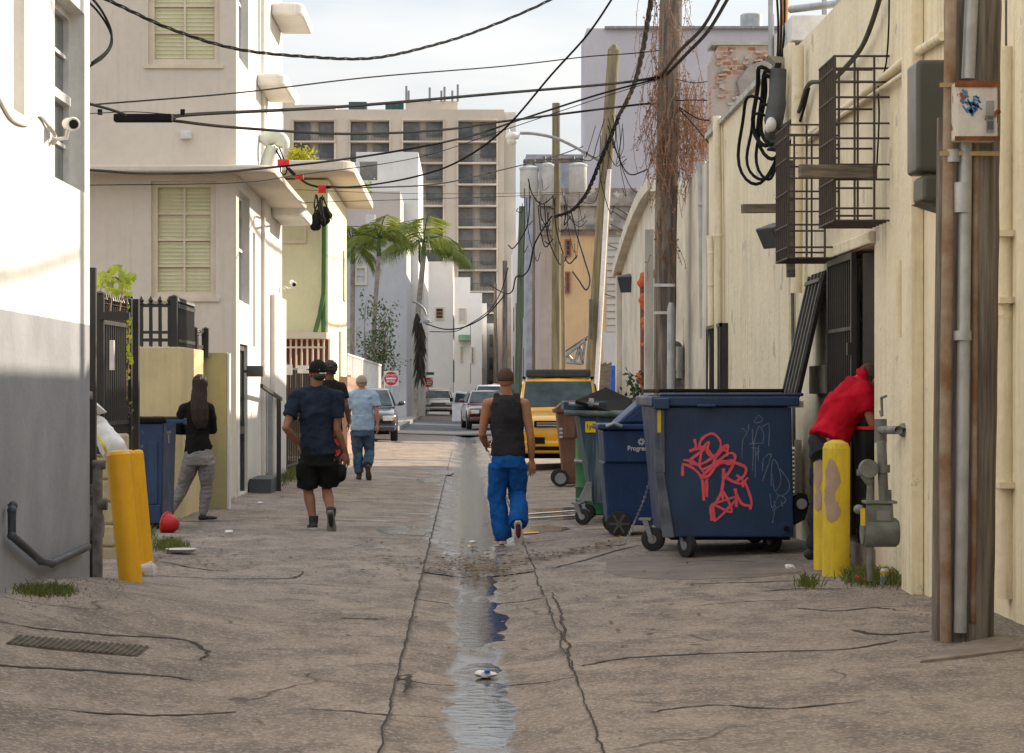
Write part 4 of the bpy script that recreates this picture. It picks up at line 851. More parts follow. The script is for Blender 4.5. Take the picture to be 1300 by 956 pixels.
cable('short cable from the near left wall into the splice box',[(100,128,20.5),(118,133,20.7),(140,139,21),(160,146,21.3)],.016)
cable('messenger wire above the splice box',[(60,146,20),(117,144,21),(170,142,21.5),(230,146,22),(262,145,22.5)],.006)
cable('cable crossing the art deco ledge and climbing to the vine pole',[(60,214,20),(117,216,21),(180,220,22),(270,219,24),(350,212,25.5),(430,203,27),(520,189,28.5),(600,172,30),(660,152,31),(760,120,32),(842,98,33)],.017)
cable('fine cable under the ledge rising to the vine pole',[(60,236,21),(117,235,22),(300,232,24),(380,222,26),(530,200,29),(640,165,31),(760,125,32),(840,100,33)],.007)
cable('long cable swooping from the red clamps up to the top of the sky',[(408,236,34),(450,237,33),(520,226,32),(580,206,31),(640,164,30),(700,95,29),(745,45,28),(776,0,27),(800,-40,26)],.016,None,8)
cable('second strand leaving the red clamps toward the transformers',[(404,238,34),(470,238,40),(560,233,46),(640,215,53),(700,200,60),(740,186,62)],.018)
cable('thin level wire behind the red clamps',[(355,258,40),(560,252,48),(700,247,56),(765,243,60)],.009)
cable('thin level wire just above the other level wire',[(355,240,42),(540,246,50),(740,244,58)],.008)
for i,(lab,pts) in enumerate([('left one of two pale conduits angling up from the vine pole',[(838,98,33),(862,66,31),(892,35,29),(918,-10,27)]),('right one of two pale conduits angling up from the vine pole',[(846,95,33),(872,68,31),(900,38,29),(930,-12,27)])]): cable(lab,pts,.03,m_cableg)
cable('thick dark cable bundle hanging from the top edge to the leaning pole',[(830,-20,34),(822,30,36),(815,70,38),(806,105,42),(795,130,46),(785,148,52)],.032,m_cableg,8,'cable_bundle',.022)
cable('wire from the vine pole to the brick parapet, upper',[(856,100,33),(880,105,32),(903,103,31)],.008)
cable('wire from the vine pole to the brick parapet, middle',[(856,128,33),(880,127,32),(905,128,31)],.01)
cable('wire from the vine pole slanting down to the cream wall edge',[(862,138,33),(880,158,32),(902,184,30.5)],.013)
cable('wire from the vine pole to the drainpipe',[(862,136,33),(885,150,32),(900,153,30.5)],.013)
cable('cable running down the leaning pole to the transformers',[(785,150,52),(775,175,52.6),(762,205,52.7),(752,230,53),(742,250,56),(725,268,62),(705,275,65)],.028,None,8,'cable',.03)
rw=random.Random(11)
for i in range(14):
    x0=rw.uniform(755,792); y0=rw.uniform(140,175); x1=rw.uniform(735,830); y1=y0+rw.uniform(25,90); Yq=rw.uniform(50,52.8)
    cable('loose black wire loop in the tangle at the leaning pole',[(x0,y0,Yq),(x0+(x1-x0)*.2+rw.uniform(-5,5),y0+(y1-y0)*.5+6,Yq),(x0+(x1-x0)*.6+rw.uniform(-6,6),max(y0,y1)+rw.uniform(0,12),Yq),(x1,y1,Yq)],rw.choice([.009,.012,.018]),None,10)['group']='tangled wires at the leaning pole'
for i in range(22):
    x0=rw.uniform(662,745); y0=rw.uniform(225,275); x1=x0+rw.uniform(-30,35); y1=y0+rw.uniform(5,75); Yq=rw.uniform(63,65.6)
    cable('black jumper wire in the tangle below the transformers',[(x0,y0,Yq),(x0+(x1-x0)*.15,y0+(y1-y0)*.5+8,Yq),(x0+(x1-x0)*.6+rw.uniform(-5,5),max(y0,y1)+rw.uniform(3,12),Yq),(x1,y1,Yq)],rw.choice([.009,.013,.02]),None,10)['group']='tangled wires below the transformers'
cable('black cable looping from the transformer pole to the green stained pole',[(700,275,65),(690,290,70),(678,312,78),(672,340,85),(664,350,94),(655,352,95),(650,370,100),(640,372,110),(622,362,120)],.035)
cable('cable looping from pole to pole low over the far alley',[(640,375,118),(632,385,125),(615,402,130),(590,415,132),(565,418,133),(540,411,134)],.045)
cable('second low cable over the far alley',[(645,340,118),(636,370,120),(620,395,125),(590,415,130),(575,421,130),(545,421,130)],.03)
cable('wire stay hanging below the peach house window',[(725,268,64),(733,300,62),(742,330,60),(749,355,58),(744,368,57),(735,356,60),(727,345,64)],.025)
for i,(a,c,d,e) in enumerate(((780,262,832,290),(778,268,830,300),(776,285,812,298),(770,310,800,318),(765,372,792,377))):
    cable('black wire '+['highest','second highest','middle','second lowest','lowest'][i]+' of five crossing the clapboard siding',[(a,c,54),((a+d)/2,(c+e)/2+2,60),(d,e,66)],.018)
cable('upper loop of two black cables hanging at the top left corner',[(108,-12,17.2),(128,12,17.5),(141,40,17.6),(138,62,17.4),(117,80,17)],.013)
cable('lower loop of two black cables hanging at the top left corner',[(100,-8,17.2),(122,12,17.5),(138,36,17.6),(142,55,17.5),(132,72,17.3),(114,84,17)],.011)
t=thing('splice_box','long black cable splice box hanging on the messenger wire','box',W(182,150,21.8)); a=W(145,155,21.8); c=W(219,145,21.8); MB().box(a.x,c.x,21.74,21.86,a.z,c.z).build('case',m_black,t,bevel=.015)
for px in (127,232): p=W(px,143,21.7); MB().box(p.x-.02,p.x+.02,p.y-.02,p.y+.02,p.z-.02,p.z+.03).build('clamp',m_black,t)
# red clamps & service drop
for i,(px,py,k,lab) in enumerate(((360,207,.085,'largest red clamp on the service drop, by the weatherhead'),(380,225,.06,'middle red clamp on the service drop'),(409,240,.055,'tall red clamp above the tangled splices of the lime house'))):
    p=W(px,py,33.8); t=thing('red_clamp',lab,'clamp',p,0,'red cable clamps'); MB().box(p.x-k,p.x+k,p.y-.05,p.y+.05,p.z-k*(.6 if i<2 else 1),p.z+k*(.6 if i<2 else 1)).build('shell',m_redm,t,bevel=.01); MB().box(p.x-k*.3,p.x+k*.3,p.y-.07,p.y-.051,p.z-.01,p.z+.01).build('latch',m_redm,t)
cable('front service wire from the weatherhead to the largest red clamp',[(348,186,34),(354,197,33.9),(360,207,33.8),(372,222,33.8),(380,226,33.8)],.016)
cable('looped service wire under the largest red clamp',[(353,184,34),(358,196,33.9),(364,214,33.8),(361,222,33.8),(356,217,33.8),(357,208,33.8)],.013)
cable('service drop between the middle and tall red clamps',[(366,213,33.8),(380,226,33.8),(392,234,33.8),(409,238,33.8),(420,238,33.8)],.02)
for i in range(9):
    x0=rw.uniform(400,412); cable('loose black wire of the service splice on the lime house drainpipe',[(x0,246+rw.uniform(0,6),33.9+i*2),(x0+rw.uniform(-10,6),262+rw.uniform(0,8),44+i*.5),(x0+rw.uniform(-6,14),275+rw.uniform(0,10),50.2)],.02)['group']='splice wires on the lime house'
mb=MB(); rnb=random.Random(2)
for i in range(26): p=W(407+rnb.gauss(0,4.5),274+rnb.gauss(0,6),50.4); mb.ball(p,rnb.uniform(.04,.1),n=6)
tag(mb.build('splice_bundle',m_cable),'lumpy black splice bundle on the green drainpipe','splice')
# ================================================================== cream wall fittings
def cage(label,pa,pb,z0,z1,out,xw=3.1,nv=8,hz=5):
    Y1=F*(xw-out)/(pa-CX) ; Y0_=F*(xw-out)/(pb-CX)     # far, near
    t=thing('window_cage',label,'window cage',(xw-out/2,(Y0_+Y1)/2,z0),0,'rebar window cages'); x0=xw-out; r=.009
    mb=MB()
    for i in range(nv): y=Y0_+(Y1-Y0_)*i/(nv-1); mb.tube([(x0,y,z0),(x0,y,z1)],r,n=6)
    mb.build('front_bars',m_rebar,t)
    for y in (Y0_,Y1):
        mb=MB()
        for k in (.36,.72): mb.tube([(x0+out*k,y,z0),(x0+out*k,y,z1)],r,n=6)
        mb.build('side_bars',m_rebar,t)
    mb=MB()
    for j in range(hz):
        z=z0+(z1-z0)*j/(hz-1)
        for dz in ((0,.09) if j in (0,hz-1) else (0,)):
            zz=z+(dz if j==0 else -dz)
            mb.tube([(xw,Y0_,zz),(x0-.005,Y0_,zz),(x0-.005,Y1,zz),(xw,Y1,zz)],r,n=6)
        if 0<j<hz-1: mb.tube([(xw,Y0_,z+.11),(x0,Y0_,z+.11)],r*.9,n=6)
    mb.build('hoops',m_rebar,t)
    mb=MB()
    for k in range(6): mb.tube([(x0+.0,Y0_+(Y1-Y0_)*k/5,z0),(xw,Y0_+(Y1-Y0_)*k/5,z0)],r,n=6)
    mb.build('floor_bars',m_rebar,t); return t
Yc=17.65; 
cage('large rebar cage high on the cream wall above the barred doorway',1041,1060,CH+(499-283)/171,CH+(499-77)/171,.40)
cage('smaller rebar cage lower on the cream wall behind the flood light',986,1001,CH+(499-344)/138,CH+(499-191)/138,.42,3.1,7,5)
def blk(name,label,cat,a,c,m,b=0,grp=None):
    o=MB().box(a[0],c[0],a[1],c[1],a[2],c[2]).build(name,m,bevel=b); return tag(o,label,cat,grp)
p=W(1015,226,17.2); q=W(1113,208,17.2); 
o=MB().beam(W(1015,217,17.2),W(1112,219,17.35),.06,.095).build('timber_bracket',m_plank,bevel=.006); tag(o,'grey weathered timber beam through the large rebar cage','beam')
o=MB().beam(W(942,265,22.2),W(1031,264,22.4),.06,.085).build('timber_bracket',m_plank,bevel=.006); tag(o,'grey timber beam with a bolt through the smaller cage','beam')
o=MB().beam(W(1001,204,20.6),W(1004,352,20.6),.07,.07,(0,1,0)).build('timber_upright',m_plank); tag(o,'dark upright timber along the smaller rebar cage','beam')
# wall pipes
def pipe(label,pts,r,m=m_cream,cat='pipe',name='wall_pipe',sm=0):
    P=[Vector(p) for p in pts]; P=spl(P,5) if sm else P
    mb=MB().tube(P,r,n=10)
    for q in P[1:-1]:
        if not sm: mb.ball(q,r*1.12,n=10)
    return tag(mb.build(name,m,smooth=True),label,cat)
def ww(px,py,off=.03,xw=3.1):      # point on the cream wall plane
    Y=F*(xw-off)/(px-CX); return W(px,py,Y)
pipe('upper of two cream pipes slanting up the cream wall to the nearest pole',[ww(1024,183,.04),ww(1030,168,.04),ww(1100,117,.04),ww(1150,75,.04),ww(1196,46,.04)],.03)
pipe('lower of two cream pipes slanting up the cream wall',[ww(1026,178,.05),ww(1040,165,.05),ww(1105,122,.05),ww(1150,92,.05)],.018)
pipe('long cream drainpipe at the left end of the cream wall',[ww(910,148,.07),ww(912,300,.07),ww(912,498,.07)],.05)
pipe('stub of cream pipe with a joint beside the left drainpipe',[ww(901,300,.05),ww(902,322,.05),ww(903,500,.05)],.04)
pipe('thick cream downpipe behind the cable coils',[ww(1013,58,.09),ww(1012,200,.09),ww(1011,372,.09)],.055)
pipe('grey conduit dropping from the roof down the cream wall beside the lid',[ww(1004,340,.05),ww(1006,372,.05),ww(1009,640,.05)],.016,m_dkgrey)
pipe('capped cream pipe hanging beside the doorway',[ww(1143,330,.05),ww(1142,428,.05)],.03)
pipe('slim cream conduit running full height right of the doorway',[ww(1155,262,.03),ww(1156,540,.03),ww(1164,720,.03)],.014)
pipe('cream pipe bent below the dark cabinet',[ww(1197,250,.03),ww(1158,262,.03),ww(1157,330,.03)],.02)
pipe('cream downpipe beside the nearest pole at the right edge',[W(1276,60,14.2),W(1276,400,14.2),W(1276,760,14.2)],.06)
pipe('thin dark pipe against the downpipe at the right edge',[W(1279,0,14.3),W(1280,300,14.3),W(1281,745,14.3)],.016,m_dkgrey)
for py in (295,380,615): MB().box(W(1268,py,14.1).x,W(1290,py,14.1).x,14.08,14.3,W(0,py+5,14.1).z,W(0,py-3,14.1).z).build('pipe_clip',m_cream); tag([o for o in COL.objects if o.name.startswith('pipe_clip')][-1],{295:'top',380:'middle',615:'lowest'}[py]+' cream clip holding the right edge downpipe','clip')
# cable coils
cc=thing('cable_coil','black cable coils drooping from the pole box on the cream wall','cable coil',W(985,150,22.4))
mb=MB()
for (cx,cy,rx,ry,r) in ((975,135,17,50,.021),(980,140,12,44,.019),(984,146,20,56,.019),(966,178,27,56,.016),(972,186,22,42,.015),(978,180,16,48,.015)):
    pts=[W(cx+rx*math.cos(R(a)+.35*math.sin(R(a)))+3*math.sin(R(a*3)),cy-ry*math.sin(R(a)),22.3+.1*math.cos(R(a*2))) for a in range(60,395,14)]
    mb.tube(pts,r,n=6)
mb.build('loops',m_cable,cc,smooth=True)
mb=MB(); mb.tube(spl([W(988,88,22.2),W(986,130,22.2),W(981,160,22.2),W(979,180,22.3)],5),[.08]*5+[.09]*5+[.07]*5+[.05],n=10); mb.build('splice_case',m_dkgrey,cc,smooth=True)
MB().ball(W(979,158,22.1),.05,.05,.07).ball(W(975,162,22.1),.03,.03,.05).build('white_tape',m_plastw,cc,smooth=True)
MB().box(W(976,190,22.3).x,W(990,190,22.3).x,22.2,22.4,W(0,190,22.3).z,W(0,165,22.3).z).build('junction',m_dkgrey,cc,bevel=.01)
mb=MB(); mb.prism([W(975,70,22.5),W(1006,74,22.5),W(1004,90,22.5),W(992,88,22.5)],(0,.2,0)); mb.build('rain_hood',mat('tan_hood',(.34,.30,.24),rough=.7),cc)
cable('thick dark cable climbing from the coils to the top of the cream wall',[(985,165,22.3),(1003,155,21.8),(1015,140,21.4)]+[(a,b,F*3.03/(a-CX)) for a,b in ((1026,108),(1042,104),(1058,100),(1075,84),(1095,58),(1110,20),(1120,-15))],.026,mat('mossy_cable',(.10,.095,.06),(.05,.05,.04),scale=20,rough=.95,bump=.6,bscale=40))
cable('second cable loop along the cream wall below the thick one',[(975,190,22.3),(995,190,22),(1010,168,21.6),(1020,140,21.3),(1027,112,21)],.017)
cable('thin cable hanging down the cream wall near the dark cabinet',[(a,b,F*3.06/(a-CX)) for a,b in ((1129,-10),(1128,40),(1125,80),(1119,102),(1115,108),(1116,150),(1113,215))],.008)
mb=MB(); mb.ball(W(1098,35,18.5),.03,.03,.05).ball(W(1099,44,18.5),.025); tag(mb.build('wire_insulator',m_plastw,smooth=True),'white knob insulator on the thick climbing cable','insulator')
# roof poles
pole('orange_mast','bright orange stained mast standing on the cream building roof',[(994,75,23.0),(997,-40,23.0)],.045,.04,mat('orange_wood',(.62,.26,.06),(.4,.18,.06),scale=3,rough=.7),10,None)
pipe('thin grey vertical pipe on the roof beside the brick parapet',[W(979,80,23.6),W(979,-20,23.6)],.03,m_galv)
pipe('horizontal grey pipe on the cream building roof',[W(1004,12,22),W(1078,3,21),W(1090,0,20.6)],.035,m_galv)
pipe('short grey vent pipe standing up behind the roof pipe',[W(1047,30,24),W(1047,-12,24)],.03,m_galv)
for i in range(3): cable('black wire '+['left','centre','right'][i]+' of three falling along the orange mast',[(986+i*5,-10,22.8),(988+i*4,30,22.8),(987+i*3,70,22.6),(984+i*2,90,22.4)],.014)
for (x_,y_,r_,z_,lab) in ((3.25,20.3,.08,8.0,'stout grey mast standing on the cream building roof edge above the doorway'),(3.4,21.3,.045,7.2,'slim grey mast on the cream building roof behind the stout one')): tag(MB().tube([(x_,y_,4.68),(x_+.03,y_,z_)],r_,n=12).build('roof_mast',m_galv,smooth=True),lab,'mast')
for k_,(a_,b_,lab) in enumerate((((3.25,20.3,6.6),(-2.9,9.0,7.6),'slack cable from the stout roof mast over the alley to the near left building'),((3.25,20.3,5.6),(3.3,9.0,5.7),'cable along the cream roof edge from the stout mast toward the camera'))):
    P_=spl([Vector(a_),Vector(a_).lerp(Vector(b_),.3)-Vector((0,0,.35)),Vector(a_).lerp(Vector(b_),.7)-Vector((0,0,.35)),Vector(b_)],8); tag(MB().tube(P_,.022,n=6).build('cable',m_cable),lab,'cable')
# doorway gate
YG0,YG1=18.66,19.94; xg=3.06
gt=thing('barred_gate','black barred steel gate panel covering the far half of the doorway','gate',(xg,19.3,.3)); z0,z1=.33,2.56
mb=MB(); 
mb.box(xg-.02,xg+.02,YG0,YG0+.05,z0,z1).box(xg-.02,xg+.02,YG1-.05,YG1,z0,z1).box(xg-.02,xg+.02,YG0+.05,YG1-.05,z1-.05,z1).box(xg-.02,xg+.02,YG0+.05,YG1-.05,z0,z0+.05)
for z in (.95,1.95-.0): mb.box(xg-.015,xg+.015,YG0+.05,YG1-.05,z,z+.03)
mb.build('gate_frame',m_iron,gt); mb=MB()
for i in range(11): y=YG0+.1+i*(YG1-YG0-.2)/10; mb.box(xg-.008,xg+.008,y-.008,y+.008,z0+.05,z1-.05)
mb.build('bars',m_iron,gt); MB().box(xg-.05,xg-.021,YG0,YG0+.07,1.75,1.85).build('lock',m_iron,gt)
MB().box(xg+.03,xg+.05,YG0+.05,YG1-.05,z0+.05,z1-.05).build('mesh_backing',mat('dusty_screen',(.075,.07,.06),rough=.8),gt)
dl=thing('steel_door','dark steel door leaf ajar behind the barred gate','door',(3.3,18.3,.3)); MB().prism([(3.12,18.6,.3),(3.17,18.62,.3),(3.75,18.28,.3),(3.70,18.25,.3)],(0,0,2.25)).build('leaf',mat('dark_brown_door',(.05,.043,.038),rough=.6),dl); MB().box(3.2,3.26,18.5,18.54,1.9,2.0).build('latch',m_steel,dl)
o=MB().box(3.03,3.095,20.02,20.9,CH+(499-500)/150,CH+(499-462)/155).build('meter_cabinet',mat('olive_grey_box',(.13,.125,.11),rough=.6),bevel=.01); tag(o,'grey flat meter cabinet on the cream wall left of the doorway','box')
lv_=thing('louvre_vent','cream slatted louvre vent low on the cream wall behind the big dumpster','vent',(3.08,22.5,.3)); s=132
mb=MB(); 
for i in range(14): z=CH+(499-640)/s+.03+i*.04; mb.prism([(3.02,21.75,z),(3.06,21.75,z+.028),(3.07,21.75,z+.028),(3.03,21.75,z)],(0,.45,0))
mb.build('slats',m_cream,lv_); MB().box(3.02,3.08,21.7,21.749,.35,1.02).box(3.02,3.08,22.2,22.25,.35,1.02).build('vent_frame',m_cream,lv_)
# valve
t=thing('gas_valve','grey gas valve on a short pipe sticking out of the cream wall','valve',ww(1130,545,.1)); 
MB().tube([ww(1118,546,.14),ww(1141,546,.14),ww(1147,546,.10)],[.03,.03,.05],n=10).tube([ww(1119,528,.14),ww(1117,522,.14)],.008).build('pipe',m_meter,t,smooth=True); MB().tube([ww(1118,532,.14),ww(1118,562,.14)],.045,n=10).tube([ww(1120,528,.14),ww(1119,505,.14)],.01).tube([ww(1119,505,.14),ww(1125,503,.14)],.01).build('valve_body',m_meter,t,smooth=True)
# barred window far end of cream wall
t=thing('barred_window','tall barred dark window at the far end of the cream wall','window',(3.05,28.6,.6)); Ya,Yb_=28.0,29.6
mb=MB(); za,zb2=.45,2.28; xg=3.0
mb.box(xg,xg+.04,Ya,Ya+.05,za,zb2).box(xg,xg+.04,Yb_-.05,Yb_,za,zb2).box(xg,xg+.04,Ya,Yb_,zb2-.04,zb2+.001).box(xg,xg+.04,Ya,Yb_,za-.001,za+.04).box(xg,xg+.03,Ya,Yb_,1.4,1.43).box(xg+.03,xg+.1,Ya-.02,Ya-.001,za,zb2)
mb.build('window_frame',m_iron,t); mb=MB()
for i in range(1,10): y=Ya+(Yb_-Ya)*i/10; mb.box(xg+.01,xg+.025,y-.007,y+.007,za+.04,zb2-.04)
mb.build('bars',m_iron,t); MB().box(xg+.06,xg+.09,Ya,Yb_,za,zb2).build('pane',m_glassd,t)
# ================================================================== gas meters
def gas_meter(label,c,k,m,mirror=1,style=0):
    c=Vector(c); t=thing('gas_meter',label,'gas meter',(c.x,c.y,c.z-.35*k)); P=lambda x,y,z: c+Vector((x*mirror*k,y*k,z*k))
    MB().tube([P(-.17,0,0),P(.17,0,0)],.15*k,n=24).tube([P(-.19,0,0),P(-.17,0,0)],.13*k,n=24).tube([P(.17,0,0),P(.19,0,0)],.13*k,n=24).build('meter_body',m,t,smooth=True,bevel=.008*k)
    mb=MB(); mb.hexa([P(-.14,-.10,.08),P(.13,-.10,.08),P(.13,.10,.08),P(-.14,.10,.08),P(-.13,-.09,.30),P(.12,-.09,.30),P(.12,.09,.30),P(-.13,.09,.30)]); mb.build('index_housing',m,t,bevel=.012*k)
    a=P(-.05,-.104,.13); b_=P(.09,-.104,.23); MB().box(min(a.x,b_.x),max(a.x,b_.x),a.y-.004,a.y,a.z,b_.z).build('dial_plate',m_steel,t)
    MB().box(c.x-.17*k,c.x+.16*k,c.y-.12*k,c.y+.12*k,c.z+.301*k,c.z+.33*k).build('top_flange',m,t,bevel=.006*k)
    MB().tube([P(-.10,0,.33),P(-.10,0,.45),P(-.10,0,.52)],[.045*k,.035*k,.035*k],n=12).build('inlet_pipe',m,t,smooth=True); MB().tube([P(.08,0,.33),P(.08,0,.44)],.04*k,n=12).build('outlet_pipe',m,t,smooth=True); MB().tube([P(-.10,0,-.12),P(-.10,0,-.5)],.035*k,n=12).build('ground_pipe',m,t,smooth=True)
    MB().tube([P(-.10,0,.52),P(-.16,-.02,.6)],.05*k,n=12).tube([P(-.24,-.03,.62),P(-.08,-.03,.62)],.035*k,n=12).tube([P(-.12,-.08,.66),P(-.12,.05,.66)],.095*k,n=18).build('regulator',m,t,smooth=True)
    MB().ball(P(-.22,-.03,.24),.06*k,.07*k,.05*k).build('relief_cap',m,t,smooth=True)
    return t
p=W(1120,676,16.6); gm=gas_meter('grey gas meter with regulator beside the cream wall and yellow bollards',(W(1117,676,16.6).x,16.6,p.z),.68,m_meter)
a=W(1086,648,16.55); MB().box(a.x+.02,a.x+.05,16.44,16.46,a.z-.1,a.z+.02).build('yellow_tag',m_yelb,gm)
MB().tube([W(1122,635,16.6),W(1119,560,16.6)],.035,n=12).tube([W(1121,600,16.6),W(1121,590,16.6)],.05,n=12).build('long_riser',m_meter,gm,smooth=True)
gm2=gas_meter('rusty dull gas meter with dark riser against the near left wall',(W(108,655,17.0).x,17.0,W(108,668,17.0).z),.68,m_meterl)
MB().tube([W(110,630,17.0),W(104,600,17.0),W(104,520,17.0),W(100,516,17.0),W(92,516,17.0)],.040,n=12).ball(W(104,518,17.0),.048).ball(W(103,598,17.0),.06).build('dark_riser',mat('slate_pipe_paint',(.055,.065,.08),rough=.5,bump=.1),gm2,smooth=True)
MB().tube([W(99,502,17.2),W(117,502,17.2)],.03,n=10).tube([W(118,590,16.9),W(134,590,16.9)],.035,n=10).tube([W(124,640,16.9),W(136,640,16.9)],.045,n=10).build('side_stubs',m_meterl,gm2,smooth=True)
MB().tube([W(124,590,16.9),W(124,735,16.9)],.036,n=12).build('ground_post',m_meterl,gm2,smooth=True)
gm3=gas_meter('old grey gas meter with many risers at the foot of the pale weathered building',(W(868,497,33.9).x,33.9,W(868,500,33.9).z),1.0,m_meter)
MB().tube([W(872,480,33.9),W(871,405,33.9),W(874,401,33.9),W(898,401,33.9)],.05,n=10).tube([W(863,480,33.8),W(863,440,33.8)],.06,n=10).tube([W(882,485,33.8),W(881,455,33.8),W(876,449,33.8)],.045,n=10).build('bent_risers',m_galv,gm3,smooth=True)
pipe('thin grey conduit running up the pale weathered building',[W(884,470,34.6),W(876,275,34.6),W(868,274,34.6),W(864,240,34.6)],.03,m_galv)
pipe('grey downpipe between the vine pole and the cream building',[W(891,205,31.3),W(892,260,31.3),W(894,430,31.3)],.06,m_galv)
# pipes on near left wall
pipe('blue grey conduit bending along the foot of the near left wall',[(-2.6,F*2.6/(592-12),W(12,645,13.45).z),(-2.58,13.45,W(12,642,13.45).z)]+[W(px,py,F*2.58/(592-px)) for px,py in ((15,648),(15,680),(52,712),(66,715),(112,694))],.025,MATS['slate_pipe_paint'])
# ================================================================== bollards
def bollard(label,base,top,r,m,cap,group):
    b=Vector(base); t_=Vector(top); t=thing('bollard',label,'bollard',b,0,group); d=(t_-b).normalized()
    MB().tube([b-d*.05,b+d*.3,t_-d*.02],[r,r*1.01,r],n=28).build('post',m,t,smooth=True)
    MB().tube([t_-d*.019,t_+d*(.02 if cap else .004),t_+d*(.045 if cap else .012)],[r*1.001,r*.85,r*.35],n=28).build('cap',m,t,smooth=True)
g1='orange yellow bollards at the left gas meter'
pb_=foot(166,738); bollard('most tilted orange yellow bollard, leaning left with the sandbag behind it',pb_,W(149,574,pb_.y),.082,m_orange,0,g1)
pb_=foot(168,733)+Vector((0,.25,0)); bollard('middle orange yellow bollard squeezed between the tilted one and the upright one',pb_,W(160,573,pb_.y-.05),.062,m_orange,0,g1)
pb_=foot(176,728)+Vector((0,.5,0)); bollard('upright orange yellow bollard, rightmost of the left group',pb_,W(174,573,pb_.y),.050,m_orange,0,g1)
g2='yellow bollards by the right doorway'
pb_=foot(1061,731); bollard('front yellow bollard with brown paint patches by the right gas meter',pb_,(pb_.x+.005,pb_.y,W(0,566,pb_.y).z),.103,m_yelb,1,g2)
pb_=foot(1049,722); bollard('rear yellow bollard half hidden by the front one',pb_,(pb_.x,pb_.y,W(0,563,pb_.y).z),.098,m_yelb,1,g2)
def patch(px,py0,py1,Yb,r,seed,a0,a1):
    o=[q for q in COL.objects if q.name.startswith('bollard')][seed]; c=Vector(o.location); mb=MB(); n=14; m=22; z0=W(0,py1,Yb).z; z1=W(0,py0,Yb).z; V=[]
    for j in range(m+1):
        u=j/m; z=z0+(z1-z0)*u; l=a0+.35*nz(u*4,seed,1)+.12*nz(u*13,seed,2); h=a1+.45*nz(u*3.5,seed,5)+.2*nz(u*12,seed,6); k=math.sin(math.pi*min(1,max(0,u*1.02)))**.3; mid=(l+h)/2; l=mid+(l-mid)*k; h=mid+(h-mid)*k
        for i in range(n+1): q=l+(h-l)*i/n; V.append((c.x+math.cos(q)*(r+.0022),c.y+math.sin(q)*(r+.0022),z))
    mb.add(V,[(j*(n+1)+i,j*(n+1)+i+1,(j+1)*(n+1)+i+1,(j+1)*(n+1)+i) for j in range(m) for i in range(n)]); mb.build('bare_paint_patch',mat('faded_brown_patch',(.40,.29,.22),(.34,.24,.18),scale=9,rough=.85,bump=.2),o)
patch(0,582,665,17.6,.104,3,-2.6,-1.5); patch(0,575,650,18.3,.099,4,-2.9,-2.0)
# sandbag / plastic bag
t=thing('plastic_bag','knotted white printed plastic bag draped behind the orange bollards','bag',W(140,570,17.9)); mb=MB()
P=spl([W(150,582,17.6),W(144,570,17.6),W(135,556,17.7),W(126,544,17.8),W(119,533,17.8),W(117,526,17.8),W(120,521,17.8),W(126,515,17.8)],8)
rad=[]
for i in range(len(P)):
    u=i/(len(P)-1); rad.append(.085*math.sin(math.pi*min(1,.35+u*.9))**.8+.012 if u<.70 else (.018+.05*(u-.70)/.3))
mb.tube(P,[(max(.012,r),max(.012,r*.6)) for r in rad],n=22,ref=(1,0,.6)); mb.v=[v+Vector((nz(v.x*14,v.z*9)*.022+nz(v.x*40,v.z*22)*.008,nz(v.z*12,v.x*30)*.02,nz(v.x*20,v.z*20,3)*.01)) for v in mb.v]; mb.build('bag_body',m_plastw,t,smooth=True)
MB().tube(spl([W(118,538,17.7),W(123,552,17.6),W(132,565,17.5),W(135,574,17.5)],5),[(.012,.004)]*16,n=6).build('yellow_strap',mat('yellow_strap',(.62,.55,.03),rough=.5),t)
# text helper
def text(s,name,m,parent,loc,size,rot=(R(90),0,0),ext=.001,local=False,align='CENTER',shear=0,sx=1,bold=0):
    c=bpy.data.curves.new('txt','FONT'); c.body=s; c.size=size; c.align_x=align; c.align_y='CENTER'; c.extrude=ext; c.shear=shear; c.offset=bold; c.space_line=.85
    o=bpy.data.objects.new('txt',c); me=bake(o); bpy.data.objects.remove(o); me.materials.clear(); me.materials.append(m); n=bpy.data.objects.new(name,me); COL.objects.link(n); n.rotation_euler=rot; n.scale=(sx,1,1)
    n.parent=parent; n.location=Vector(loc)-(rootloc(parent) if parent and not local else Vector((0,0,0))); return n
m_ink=mat('black_ink',(.03,.03,.05),rough=.6,bump=0); m_wpaint=mat('white_print',(.55,.57,.60),rough=.6,bump=0)
# litter
def crumple(c,r,n,seed,flat=.6):
    mb=MB().ball(c,r,r,r*flat,n=n); c=Vector(c)
    mb.v=[c+(v-c)*(1+.5*nz((v.x-c.x)/r*1.5+seed,(v.y-c.y)/r*1.5,(v.z-c.z)/r*1.5)) for v in mb.v]; return mb
p=foot(211,676); t=thing('red_cone_hat','red plastic helmet lying on its side by the standing woman','helmet',p)
M=Matrix.Translation(p+Vector((0,0,.09)))@Matrix.Rotation(R(100),4,'Y')@Matrix.Rotation(R(25),4,'X')
M=M@Matrix.Scale(.66,4); MB().lathe([(.155,0),(.15,.02),(.145,.06),(.12,.13),(.07,.19),(0,.205),(0,.19),(.06,.175),(.11,.12),(.13,.06),(.137,.0)],n=26).xf(M).build('shell',m_redm,t,smooth=True)
MB().lathe([(.155,0),(.178,-.004),(.178,.006),(.152,.012)],n=26).xf(M).build('rim',mat('pale_red_rim',(.75,.12,.08),rough=.4),t,smooth=True)
o=MB().lathe([(0,0),(.10,.004),(.13,.03),(.135,.033),(.10,.008),(0,.005)],foot(230,703)+Vector((0,0,.01)),n=22).build('paper_plate',m_plastw,smooth=True); tag(o,'white paper plate on the ground between bollards and woman','plate')
p=foot(181,731); cup=thing('clear_cup','crushed clear plastic cup lying at the foot of the orange bollards','cup',p); 
